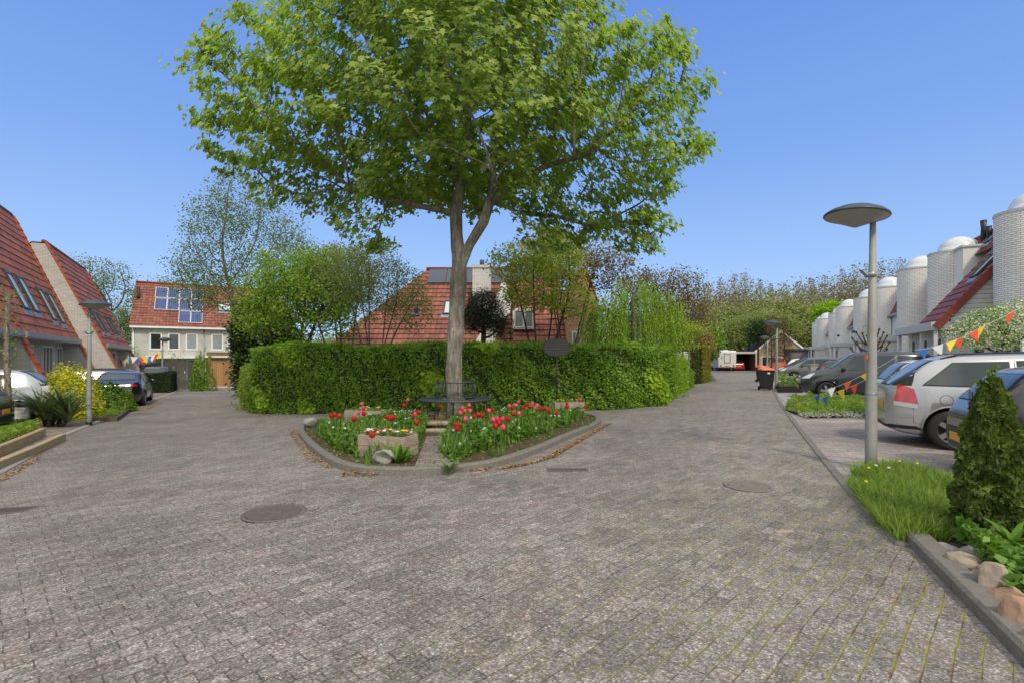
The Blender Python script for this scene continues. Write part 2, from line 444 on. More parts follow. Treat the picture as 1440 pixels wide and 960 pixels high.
M['siding']=mat_boards('white_siding',(.58,.58,.56),.17,.05,1,.7,.008)
M['zinc']=mat_plain('zinc',(.30,.33,.36),.45,.6,.2,4,.1,30)
M['frame']=mat_plain('window_frame_white',(.70,.70,.68),.4,0,.04,5)
M['darkframe']=mat_plain('dark_frame',(.045,.05,.05),.4,0,.2,8)
M['glass']=mat_glass('window_glass')
M['curtained']=mat_plain('curtained_glass',(.22,.24,.24),.08,0,.35,3,0,60,.8)
M['blind']=mat_plain('pale_curtain',(.45,.47,.45),.5,0,.15,6)
M['sky_glass']=mat_glass('roof_window_glass',(.50,.58,.58),.12)
def _pv():
    t=NT('solar_cells'); uv=t.coord('UV'); b=t.n('ShaderNodeTexBrick'); b.offset=0; t.l(uv,b.inputs['Vector'])
    b.inputs['Scale'].default_value=1; b.inputs['Brick Width'].default_value=.155; b.inputs['Row Height'].default_value=5
    b.inputs['Mortar Size'].default_value=.007; b.inputs['Color1'].default_value=(.035,.055,.16,1); b.inputs['Color2'].default_value=(.045,.07,.19,1); b.inputs['Mortar'].default_value=(.22,.27,.36,1)
    t.bsdf(b.outputs[0],.45,0,None,.3); return t.m
M['pv']=_pv()
M['pvdark']=mat_plain('solar_dark',(.05,.06,.085),.2,0,.1,5)
M['dome']=mat_plain('acrylic_dome',(.60,.63,.65),.25,0,.10,3,0,60,.6)
M['pole']=mat_plain('galvanised_pole',(.30,.30,.28),.6,.15,.22,9,.2,60)
M['lamphood']=mat_plain('lamp_hood',(.05,.065,.07),.4,.1,.2,8)
M['lampdish']=mat_plain('lamp_dish',(.30,.30,.28),.35,.1,.12,8)
M['black']=mat_plain('black_metal',(.022,.024,.026),.45,.2,.3,20)
M['blackplastic']=mat_plain('black_plastic',(.018,.018,.02),.5,0,.3,12)
M['rubber']=mat_plain('tyre_rubber',(.02,.02,.02),.85,0,.3,12)
M['alloy']=mat_plain('alloy',(.42,.43,.44),.35,.7,.1,12)
M['benchsteel']=mat_plain('bench_steel',(.075,.082,.09),.5,.5,.25,20)
M['castiron']=mat_plain('cast_iron',(.17,.14,.125),.7,.4,.4,20,.5,60)
M['orange']=mat_plain('orange_plastic',(.75,.19,.05),.5,0,.1,8)
M['plate']=mat_plain('yellow_plate',(.75,.36,.03),.4,0,.08,8)
M['tail']=mat_plain('tail_light_red',(.55,.012,.015),.15,0,.15,20,0,60,.7,1)
M['lampclear']=mat_plain('clear_lens',(.62,.64,.65),.1,.1,.25,40,0,60,.8,1)
M['planterwood']=mat_wood('weathered_planks',(.42,.33,.27))
M['greyfence']=mat_wood('grey_boards',(.125,.12,.11))
M['newwood']=mat_boards('new_larch_boards',(.46,.25,.115),.12,.15,0)
M['postwood']=mat_wood('post_wood',(.44,.26,.13))
M['rock']=mat_plain('fieldstone',(.31,.255,.195),.9,0,.55,5,.9,12,.2)
M['rockp']=mat_plain('sandstone_rock',(.34,.22,.15),.9,0,.45,6,.9,14,.2)
M['rockg']=mat_plain('grey_rock',(.30,.285,.265),.9,0,.5,6,.9,14,.2)
M['bark']=mat_bark('maple_bark',(.43,.39,.33),.9)
M['coverpale']=mat_plain('worn_cover',(.205,.18,.16),.8,.1,.35,20,.5,60)
M['barkd']=mat_bark('dark_bark',(.10,.085,.07),1.5)
M['barkp']=mat_bark('pale_bark',(.30,.27,.22),1.5)
M['flagy']=mat_plain('yellow_flag',(.80,.58,.03),.7); M['flagr']=mat_plain('red_flag',(.72,.09,.03),.7)
M['flagb']=mat_plain('blue_flag',(.04,.16,.52),.7); M['flagw']=mat_plain('white_flag',(.8,.8,.8),.7)
M['string']=mat_plain('white_string',(.6,.6,.6),.8)
# foliage
M['l_maple']=mat_leaf('maple_leaf',[(.14,.23,.045),(.27,.38,.075),(.41,.51,.12),(.58,.63,.24)],.55,.5,.9)
M['l_hedge']=mat_leaf('hornbeam_hedge_leaf',[(.05,.115,.012),(.14,.27,.025),(.24,.41,.04),(.40,.53,.09)],.4,.5,1.8)
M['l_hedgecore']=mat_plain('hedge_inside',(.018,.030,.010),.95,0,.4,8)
M['l_lime']=mat_leaf('lime_hedge_leaf',[(.17,.30,.02),(.32,.50,.035),(.46,.62,.06)],.45,.5,1.5)
M['l_yew']=mat_leaf('dark_yew_leaf',[(.012,.028,.010),(.025,.05,.015),(.045,.085,.02)],.2,.6,1.5)
M['l_gold']=mat_leaf('golden_hedge_leaf',[(.09,.10,.015),(.24,.22,.03),(.42,.36,.05)],.3,.6,1.3)
M['l_olivehedge']=mat_leaf('olive_hedge_leaf',[(.04,.06,.012),(.08,.105,.02),(.14,.15,.03)],.25,.6,1.3)
M['l_green']=mat_leaf('fresh_green_leaf',[(.10,.18,.025),(.20,.32,.045),(.32,.45,.075),(.46,.57,.14)],.55,.5,.6)
M['l_pale']=mat_leaf('pale_spring_leaf',[(.16,.19,.06),(.28,.32,.11),(.40,.44,.18)],.5,.5,.6)
M['l_birch']=mat_leaf('birch_leaf',[(.12,.17,.07),(.20,.27,.11),(.32,.38,.17)],.5,.5,.6)
M['l_willow']=mat_leaf('willow_leaf',[(.16,.26,.03),(.31,.46,.055),(.47,.61,.11)],.55,.5,.9)
M['l_yellow']=mat_leaf('yellow_green_leaf',[(.20,.25,.04),(.36,.41,.07),(.54,.55,.14)],.5,.5,.9)
M['l_bronze']=mat_leaf('bronze_leaf',[(.13,.10,.04),(.23,.17,.07),(.34,.27,.11)],.4,.6,.9)
M['l_dark']=mat_leaf('dark_shrub_leaf',[(.022,.05,.014),(.05,.095,.025),(.095,.16,.04)],.3,.4,1.2)
M['l_olive']=mat_leaf('grey_green_leaf',[(.03,.045,.03),(.06,.08,.05),(.11,.13,.09)],.2,.5,1.2)
M['l_purple']=mat_leaf('purple_shrub_leaf',[(.02,.022,.025),(.04,.04,.05),(.06,.07,.06)],.15,.5,1.2)
M['l_yvar']=mat_leaf('variegated_yellow_leaf',[(.16,.24,.02),(.48,.50,.03),(.80,.72,.05),(.85,.78,.15)],.4,.5,3.5)
M['l_thuja']=mat_leaf('thuja_spray',[(.03,.05,.012),(.075,.12,.022),(.14,.20,.035),(.22,.27,.06)],.3,.7,4)
M['l_grass']=mat_leaf('grass_blade',[(.10,.18,.025),(.20,.31,.04),(.36,.46,.09)],.4,.5,3)
M['l_bed']=mat_leaf('bed_green',[(.04,.09,.015),(.09,.19,.025),(.16,.30,.04),(.24,.36,.08)],.35,.5,3)
M['l_yucca']=mat_leaf('yucca_blade',[(.05,.08,.035),(.13,.18,.08),(.30,.36,.18)],.25,.45,3)
M['l_wood']=mat_leaf('far_wood_leaf',[(.13,.15,.045),(.23,.27,.08),(.36,.36,.14)],.35,.7,.08)
M['l_woodbrown']=mat_leaf('far_bare_twigs',[(.17,.135,.075),(.28,.225,.13),(.42,.35,.22)],.35,.8,.10)
M['l_blossom']=mat_leaf('white_blossom',[(.55,.52,.48),(.75,.72,.70),(.85,.83,.82)],.3,.6,3)
M['p_red']=mat_leaf('tulip_red',[(.30,.008,.008),(.50,.015,.012),(.62,.03,.02)],.3,.45,6)
M['p_pink']=mat_leaf('tulip_pink',[(.60,.03,.10),(.78,.07,.16),(.80,.30,.36)],.3,.45,6)
M['p_small']=mat_leaf('small_flowers',[(.35,.33,.62),(.50,.50,.72),(.75,.75,.80),(.8,.62,.05)],.3,.5,8)
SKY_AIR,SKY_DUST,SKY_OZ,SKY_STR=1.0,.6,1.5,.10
SKY_K=.68; CLOUD_FILL=1.45
SUN_STR,SUN_ANG,EXPO=1.6,9,0.62
MAPLE_LEAVES=54000
# ------------------------------------------------------------------ foliage
SH_MAPLE=np.array([(0,-.45,0),(.36,-.38,-.06),(.2,-.08,0),(.54,.10,-.12),(.2,.14,0),(0,.56,-.12),(-.2,.14,0),(-.54,.10,-.12),(-.2,-.08,0),(-.36,-.38,-.06)])
SH_LEAF=np.array([(0,-.5,0),(.33,-.05,.07),(0,.5,-.05),(-.33,-.05,.07)])
SH_NARROW=np.array([(0,-.5,0),(.11,0,.03),(0,.5,-.06),(-.11,0,.03)])
SH_ROUND=np.array([(0,-.5,0),(.38,-.15,.05),(.3,.3,.0),(0,.5,-.05),(-.3,.3,.0),(-.38,-.15,.05)])
SH_FAN=np.array([(0,-.5,0),(.5,.15,.0),(.22,.2,.05),(.25,.5,0),(0,.3,.08),(-.25,.5,0),(-.22,.2,.05),(-.5,.15,0)])
def leaf_arrays(Pn, N, size, shape, T=None):
    n=len(Pn); N=N/np.maximum(np.linalg.norm(N,axis=1),1e-6)[:,None]
    if T is None: T=rng.normal(size=(n,3))
    T=T-N*(T*N).sum(1)[:,None]; T/=np.maximum(np.linalg.norm(T,axis=1),1e-6)[:,None]
    B=np.cross(N,T)
    S=shape[None,:,:]*np.asarray(size).reshape(-1,1,1)
    V=Pn[:,None,:]+B[:,None,:]*S[:,:,0:1]+T[:,None,:]*S[:,:,1:2]+N[:,None,:]*S[:,:,2:3]
    k=shape.shape[0]
    return V.reshape(-1,3), np.arange(n*k).reshape(n,k)
def leaves(name, Pn, N, size, shape, mat, parent=None, loc=(0,0,0), T=None):
    V,F=leaf_arrays(np.asarray(Pn,float),np.asarray(N,float),size,shape,T)
    return np_mesh(name,V,F,mat,parent,loc)

def colonize(nodes, parents, att, D=.35, di=2.5, dk=.6, iters=120, up=0.0, maxn=9000):
    nodes=[np.array(p,float) for p in nodes]; parents=list(parents)
    att=np.asarray(att,float)
    A=att.copy(); best=np.full(len(A),1e9); bi=np.zeros(len(A),int)
    def upd(s):
        nonlocal best,bi
        for k in range(s,len(nodes)):
            d=np.linalg.norm(A-nodes[k],axis=1); m=d<best; best[m]=d[m]; bi[m]=k
    upd(0); kids={}
    for it in range(iters):
        if len(A)==0 or len(nodes)>maxn: break
        m=best<di
        if not m.any():
            m=best<best.min()+.5
        idx=bi[m]; V=A[m]-np.array([nodes[k] for k in idx]); V/=np.maximum(np.linalg.norm(V,axis=1),1e-6)[:,None]
        acc={}
        for k,v in zip(idx,V): acc[k]=acc.get(k,0)+v
        s=len(nodes)
        for k,v in acc.items():
            v=v+np.array([0,0,up])+rng.normal(size=3)*.12
            n=np.linalg.norm(v)
            if n<.05: continue
            q=nodes[k]+v/n*D
            if kids.get(k,0)>3: continue
            kids[k]=kids.get(k,0)+1
            nodes.append(q); parents.append(k)
        if len(nodes)==s: break
        upd(s)
        keep=best>dk; A=A[keep]; best=best[keep]; bi=bi[keep]
    return np.array(nodes), np.array(parents)
def skeleton_mesh(nodes, parents, name, mat, parent, rtip=.008, p=2.3, rmin_sides=4, trunk_r=None, loc=(0,0,0), flare=0.0, skip=0.0):
    n=len(nodes); A=np.zeros(n); kid=[[] for _ in range(n)]
    for i in range(n-1,-1,-1):
        if parents[i]>=0: kid[parents[i]].append(i)
    for i in range(n-1,-1,-1):
        if not kid[i]: A[i]=rtip**p
        if parents[i]>=0: A[parents[i]]+=A[i]
    r=A**(1/p)
    if trunk_r: 
        k=trunk_r/r[0]; w=np.clip(r/r[0],0,1)**.25; r=r*(1+(k-1)*w)
    if flare:
        z0=nodes[0][2]; r=r*(1+flare*np.exp(-(nodes[:,2]-z0)/.22)*(r>r[0]*.6))
    V=[];F=[];base=0
    ring={}
    def mkring(i,d,sides,rad):
        nonlocal base
        a=np.array([1.,0,0]) if abs(d[0])<.8 else np.array([0,1.,0])
        e1=a-d*np.dot(a,d); e1/=np.linalg.norm(e1); e2=np.cross(d,e1)
        t=np.arange(sides)*2*math.pi/sides
        V.append(nodes[i]+(np.outer(np.cos(t),e1)+np.outer(np.sin(t),e2))*rad)
        s=base; base+=sides; return s
    # chains: follow the thickest child
    starts=[(0,None)]
    while starts:
        i,par=starts.pop()
        chain=[i]
        j=i
        while kid[j]:
            ks=sorted(kid[j],key=lambda q:-r[q])
            for q in ks[1:]: starts.append((q,j))
            j=ks[0]; chain.append(j)
        pts=([par] if par is not None else [])+chain
        if len(pts)<2: continue
        rr=[min(r[k],r[chain[0]]*1.15) for k in pts]
        if max(rr)<skip: continue
        sides=14 if rr[0]>.12 else (8 if rr[0]>.05 else (5 if rr[0]>.02 else 3))
        prev=None
        for q,k in enumerate(pts):
            a=nodes[pts[max(q-1,0)]]; b=nodes[pts[min(q+1,len(pts)-1)]]
            d=b-a; L=np.linalg.norm(d); d=d/L if L>1e-6 else np.array([0,0,1.])
            rad=rr[q]*(1+.06*math.sin(q*2.1)) if rr[q]>.05 else rr[q]
            s=mkring(k,d,sides,rad)
            if prev is not None:
                for m in range(sides):
                    m2=(m+1)%sides; F.append((prev+m,prev+m2,s+m2,s+m))
            prev=s
    o=np_mesh(name,np.concatenate(V),np.array(F),mat,parent,loc,smooth=True)
    return r,kid
def tips_of(nodes, r, rmax): return np.where(r<rmax)[0]

def blob_points(n, blobs):
    """random points inside a union of ellipsoids (cx,cy,cz,rx,ry,rz), biased to the shell"""
    vol=np.array([b[3]*b[4]*b[5] for b in blobs]); w=vol/vol.sum(); out=[]
    for b,k in zip(blobs,(w*n).astype(int)+1):
        d=rng.normal(size=(k,3)); d/=np.linalg.norm(d,axis=1)[:,None]
        rr=rng.random(k)**(1/3.4)
        out.append(np.array(b[:3])+d*rr[:,None]*np.array(b[3:6]))
    return np.concatenate(out)

def tree(name,label,cat,loc,blobs,trunk_h,trunk_r,leafmat,barkmat,natt=350,D=.35,di=3,dk=.7,leaf=.12,per=6,shape=SH_LEAF,spread=.35,
         lean=(0,0),multi=1,rtip=.008,leafrmax=.03,droop=0.0,group=None,tilt=.8,up=.0,thin=1.0,crown='crown',branches=None,flat=0.6):
    """blobs relative to the tree base"""
    t=thing(name,label,cat,loc,0,group)
    nodes=[(0,0,-.1)];par=[-1]
    k=max(2,int(trunk_h/D))
    if multi==1:
        for i in range(1,k+1):
            f=i/k; nodes.append((lean[0]*f+.03*math.sin(i*1.3+loc[0]),lean[1]*f+.03*math.cos(i*1.7),trunk_h*f)); par.append(len(nodes)-2)
    else:
        for m in range(multi):
            a=2*math.pi*m/multi+loc[0]; last=0
            for i in range(1,k+1):
                f=i/k; sp=.10+.55*f*f*trunk_h*.35
                nodes.append((math.cos(a)*sp+lean[0]*f,math.sin(a)*sp+lean[1]*f,trunk_h*f)); par.append(last); last=len(nodes)-1
    att=blob_points(natt,blobs)
    nd,pr=colonize(nodes,par,att,D=D,di=di,dk=dk,up=up)
    r,kid=skeleton_mesh(nd,pr,'trunk' if not branches else branches,barkmat,t,rtip=rtip,trunk_r=trunk_r,flare=.35)
    desc=np.ones(len(nd),int)
    for i in range(len(nd)-1,0,-1):
        if pr[i]>=0: desc[pr[i]]+=desc[i]
    tip=np.where(desc<=(4 if leafrmax<=.02 else 7))[0]; tip=tip[nd[tip][:,2]>trunk_h*.55]
    n=int(len(tip)*per*thin)
    if n==0: print('NOLEAF',label,len(nd),r.min()); tip=np.arange(len(nd)); n=len(nd)*per
    n=int(natt*per*thin); n1=n//3; cen=np.concatenate([nd[rng.choice(tip,n1)],att[rng.choice(len(att),n-n1)]])
    off=rng.normal(size=(n,3))*spread*np.array([1,1,flat]); 
    Pn=cen+off; Pn[:,2]-=abs(rng.normal(size=n))*droop
    N=rng.normal(size=(n,3))*tilt+np.array([0,0,1.0])
    T=None
    if droop>.3: T=rng.normal(size=(n,3))*.25+np.array([0,0,-1.0]); N=rng.normal(size=(n,3))*np.array([1,1,.15])
    leaves(crown,Pn,N,leaf*rng.uniform(.6,1.25,n),shape,leafmat,t,T=T)
    return t

def poly_inside(poly,x,y):
    ins=np.zeros(len(x),bool); n=len(poly)
    for i in range(n):
        x0,y0=poly[i]; x1,y1=poly[(i+1)%n]
        c=((y0>y)!=(y1>y)); xs=(x1-x0)*(y-y0)/((y1-y0) if y1!=y0 else 1e-9)+x0
        ins^=(c&(x<xs))
    return ins
def sample_poly(poly,n):
    P_=np.array(poly); lo=P_.min(0); hi=P_.max(0); out=[]
    tot=0
    while tot<n:
        q=rng.uniform(lo,hi,size=(n*2,2)); q=q[poly_inside(poly,q[:,0],q[:,1])]; out.append(q); tot+=len(q)
    return np.concatenate(out)[:n]
def hedge(name,label,poly,h,leafmat,dens=900,leaf=.05,rough=.05,cat='hedge',group=None,shape=SH_LEAF,core=None,topwob=.06,inset=.06,htop=None,mixmat=None,flat=.5,toprough=None,kindleaf='foliage'):
    """clipped hedge standing on a footprint polygon (ccw)"""
    cx=sum(p[0] for p in poly)/len(poly); cy=sum(p[1] for p in poly)/len(poly)
    a=sum(poly[i][0]*poly[(i+1)%len(poly)][1]-poly[(i+1)%len(poly)][0]*poly[i][1] for i in range(len(poly)))
    if a<0: poly=poly[::-1]
    g0=G(cx); t=thing(name,label,cat,(cx,cy,g0),0,group)
    pts=[(x-cx,y-cy) for x,y in poly]; n=len(pts)
    def zb(x): return G(x+cx)-g0
    # dark inside
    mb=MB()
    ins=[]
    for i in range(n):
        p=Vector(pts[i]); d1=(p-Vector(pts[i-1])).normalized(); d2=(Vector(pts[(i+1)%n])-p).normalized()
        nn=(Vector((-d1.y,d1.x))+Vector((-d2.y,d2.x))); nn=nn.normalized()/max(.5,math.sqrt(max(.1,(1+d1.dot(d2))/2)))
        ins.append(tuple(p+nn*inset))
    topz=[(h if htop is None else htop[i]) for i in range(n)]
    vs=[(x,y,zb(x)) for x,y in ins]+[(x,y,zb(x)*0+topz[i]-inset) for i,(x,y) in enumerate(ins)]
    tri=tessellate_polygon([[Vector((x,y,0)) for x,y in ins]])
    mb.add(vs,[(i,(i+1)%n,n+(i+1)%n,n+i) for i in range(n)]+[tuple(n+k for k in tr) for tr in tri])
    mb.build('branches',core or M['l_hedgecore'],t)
    Ps=[];Ns=[]
    for i in range(n):
        x0,y0=pts[i];x1,y1=pts[(i+1)%n]; L=math.hypot(x1-x0,y1-y0); k=int(L*h*dens)
        if k<1: continue
        # leave out the faces nobody can see (turned away from the whole street)
        nx,ny=(y1-y0)/L,-(x1-x0)/L
        mx,my=(x0+x1)/2+cx,(y0+y1)/2+cy
        if nx*(0-mx)+ny*(0-my)<-.35*math.hypot(mx,my): k=k//6
        u=rng.random(k); v=rng.random(k)
        z1=topz[i]+(topz[(i+1)%n]-topz[i])*u
        x=x0+(x1-x0)*u; y=y0+(y1-y0)*u
        zb_=np.interp(x+cx,_bx,_bz)-g0
        z=zb_+.02+(z1-zb_)*v
        o=rough*(1.0*np.sin(x*2.3+y*1.7+z*2.9)+.7*np.sin(x*6.1-y*5.3+z*4.4+1)+.5*np.sin(x*13-y*9+z*11))+rng.normal(size=k)*rough*.9
        Ps.append(np.stack([x+nx*o,y+ny*o,z],1)); Ns.append(np.tile([nx,ny,.45],(k,1))+rng.normal(size=(k,3))*.8)
    area=abs(a)/2; k=int(area*dens*.9)
    q=sample_poly(pts,max(k,10)); k=len(q)
    edge=np.min([np.abs((q[:,0]-pts[i][0])*(pts[(i+1)%n][1]-pts[i][1])-(q[:,1]-pts[i][1])*(pts[(i+1)%n][0]-pts[i][0]))/max(1e-6,math.hypot(pts[(i+1)%n][0]-pts[i][0],pts[(i+1)%n][1]-pts[i][1])) for i in range(n)],axis=0)
    if htop is None: tz=np.full(k,h)
    else:
        w=np.stack([1/(.05+(q[:,0]-p[0])**2+(q[:,1]-p[1])**2) for p in pts]); tz=(w*np.array(topz)[:,None]).sum(0)/w.sum(0)
    z=tz+topwob*np.sin(q[:,0]*1.9+q[:,1]*1.3)+topwob*.6*np.sin(q[:,0]*5.1-q[:,1]*3.7)+np.abs(rng.normal(size=k))*(toprough or rough)*.9-.03
    Ps.append(np.column_stack([q,z])); Ns.append(rng.normal(size=(k,3))*.6+np.array([0,0,1]))
    Pn=np.concatenate(Ps);Nn=np.concatenate(Ns)
    if mixmat:   # another species grown into the hedge in clumps
        f=np.sin(Pn[:,0]*1.1+1.0)+np.sin(Pn[:,0]*2.7+Pn[:,2]*1.8)+.7*np.sin(Pn[:,2]*3.1+Pn[:,0]*.9)
        sel=f>mixmat[1]
        leaves('ingrown_'+kindleaf,Pn[sel]+Nn[sel]*.03,Nn[sel],leaf*1.7*rng.uniform(.6,1.3,sel.sum()),SH_MAPLE,mixmat[0],t)
    leaves(kindleaf,Pn,Nn,leaf*rng.uniform(.6,1.4,len(Pn)),shape,leafmat,t)
    return t

def shrub(name,label,loc,rad,hgt,leafmat,n=3000,leaf=.06,shape=SH_LEAF,cat='shrub',lump=.18,group=None,stems=True,blobs=None,tilt=.7,outline=.05):
    t=thing(name,label,cat,loc,0,group)
    d=rng.normal(size=(n,3)); d/=np.linalg.norm(d,axis=1)[:,None]; d[:,2]=np.abs(d[:,2])*1.0-.12
    th=np.arctan2(d[:,1],d[:,0])
    k=1+lump*np.sin(th*3+loc[0])+lump*.6*np.sin(th*7+d[:,2]*6)+lump*.5*np.sin(d[:,2]*9+th*2)
    rr=np.where(rng.random(n)<.75,1-abs(rng.normal(size=n))*.10,rng.random(n)**.4)*k
    rx=rad[0] if isinstance(rad,(tuple,list)) else rad; ry=rad[1] if isinstance(rad,(tuple,list)) else rad
    Pn=d*rr[:,None]*np.array([rx,ry,hgt*.9]); Pn[:,2]+=hgt*.08+rng.normal(size=n)*outline; Pn[:,2]=np.maximum(Pn[:,2],.01)
    N=d+rng.normal(size=(n,3))*tilt+np.array([0,0,.4])
    if stems:
        mb=MB()
        for i in range(7):
            a=i*2.4+loc[0]; mb.tube([(.04*math.cos(a),.04*math.sin(a),-.03),(.3*rx*math.cos(a),.3*ry*math.sin(a),hgt*.4),(.62*rx*math.cos(a),.62*ry*math.sin(a),hgt*.72)],[.018,.012,.005],5)
        mb.build('stem',M['barkd'],t)
    leaves('foliage',Pn,N,leaf*rng.uniform(.6,1.35,n),shape,leafmat,t)
    return t

def blades(name,pts,h,w,mat,parent=None,loc=(0,0,0),bend=.6,seg=3,kind=None,lean=.5):
    """grass / strap leaves: tapering bent strips"""
    n=len(pts); a=rng.uniform(0,2*math.pi,n); hh=h*rng.uniform(.45,1.2,n); ww=w*rng.uniform(.7,1.3,n)
    ln=rng.uniform(.05,lean,n); bd=rng.uniform(.2,1,n)*bend
    dx,dy=np.cos(a),np.sin(a); V=[];k=seg+1
    for s in range(k):
        f=s/seg
        out=(ln*f+bd*f*f)*hh; up=hh*(f-.45*bd*f*f*f)
        wd=ww*(1-f**1.6*.95)*.5
        cx=pts[:,0]+dx*out; cy=pts[:,1]+dy*out; cz=pts[:,2]+up
        V.append(np.stack([cx-dy*wd,cy+dx*wd,cz],1)); V.append(np.stack([cx+dy*wd,cy-dx*wd,cz],1))
    V=np.stack(V,1).reshape(-1,3); base=np.arange(n)*2*k
    F=np.concatenate([np.stack([base+2*s,base+2*s+1,base+2*s+3,base+2*s+2],1) for s in range(seg)])
    return np_mesh(name,V,F,mat,parent,loc)

# ------------------------------------------------------------------ vehicles
def interp_profile(pts,x):
    xs=[p[0] for p in pts]; return float(np.interp(x,xs,[p[1] for p in pts]))
def smooth_prof(pts,n=5,t=.22):
    """round the corners of a polyline"""
    out=[pts[0]]
    for a,b,c in zip(pts[:-2],pts[1:-1],pts[2:]):
        a,b,c=map(np.array,(a,b,c)); l1=np.linalg.norm(b-a); l2=np.linalg.norm(c-b); k=min(t,l1*.45,l2*.45)
        p=b-(b-a)/l1*k; q=b+(c-b)/l2*k
        for i in range(n+1):
            f=i/n; out.append(tuple((1-f)**2*p+2*f*(1-f)*b+f*f*q))
    out.append(pts[-1]); return out
def patch(bvh,quad,axis,side,off=.006,nu=10,nv=8,thick=0):
    """project a 4-corner outline onto the body. axis 'y': quad in (x,z); 'x': (y,z); 'z': (x,y)"""
    V=[];ok=[]
    for j in range(nv+1):
        for i in range(nu+1):
            u,v=i/nu,j/nv
            a=[(quad[0][k]*(1-u)+quad[1][k]*u)*(1-v)+(quad[3][k]*(1-u)+quad[2][k]*u)*v for k in range(2)]
            if axis=='y': o=Vector((a[0],side*5,a[1])); d=Vector((0,-side,0))
            elif axis=='x': o=Vector((side*9,a[0],a[1])); d=Vector((-side,0,0))
            else: o=Vector((a[0],a[1],5)); d=Vector((0,0,-1))
            h,nn,_,_=bvh.ray_cast(o,d)
            if h is None: V.append(Vector((0,0,0))); ok.append(False)
            else:
                if nn.dot(d)>0: nn=-nn
                V.append(h+nn*off); ok.append(True)
    F=[]
    w=nu+1
    for j in range(nv):
        for i in range(nu):
            f=(j*w+i,j*w+i+1,(j+1)*w+i+1,(j+1)*w+i)
            if all(ok[k] for k in f): F.append(f)
    return V,F
def add_patch(mb,bvh,quad,axis,side,off=.006,nu=10,nv=8):
    V,F=patch(bvh,quad,axis,side,off,nu,nv)
    used=sorted({k for f in F for k in f}); mp={k:i for i,k in enumerate(used)}
    sm=mb.smooth; mb.smooth=True
    if F:
        f0=F[0]; a,b,c=V[f0[0]],V[f0[1]],V[f0[2]]; nn=(b-a).cross(c-a)
        want={'y':Vector((0,side,0)),'x':Vector((side,0,0)),'z':Vector((0,0,1))}[axis]
        fl=nn.dot(want)<0
        mb.add([V[k] for k in used],[tuple(mp[k] for k in (f[::-1] if fl else f)) for f in F])
    mb.smooth=sm
def seam(mb,bvh,pts,side,r=.004):
    P3=[]
    for x,z in pts:
        h,n,_,_=bvh.ray_cast(Vector((x,side*5,z)),Vector((0,-side,0)))
        if h: P3.append(h+(n if n.y*side>0 else -n)*.001)
    if len(P3)>1: mb.tube(P3,r,4)

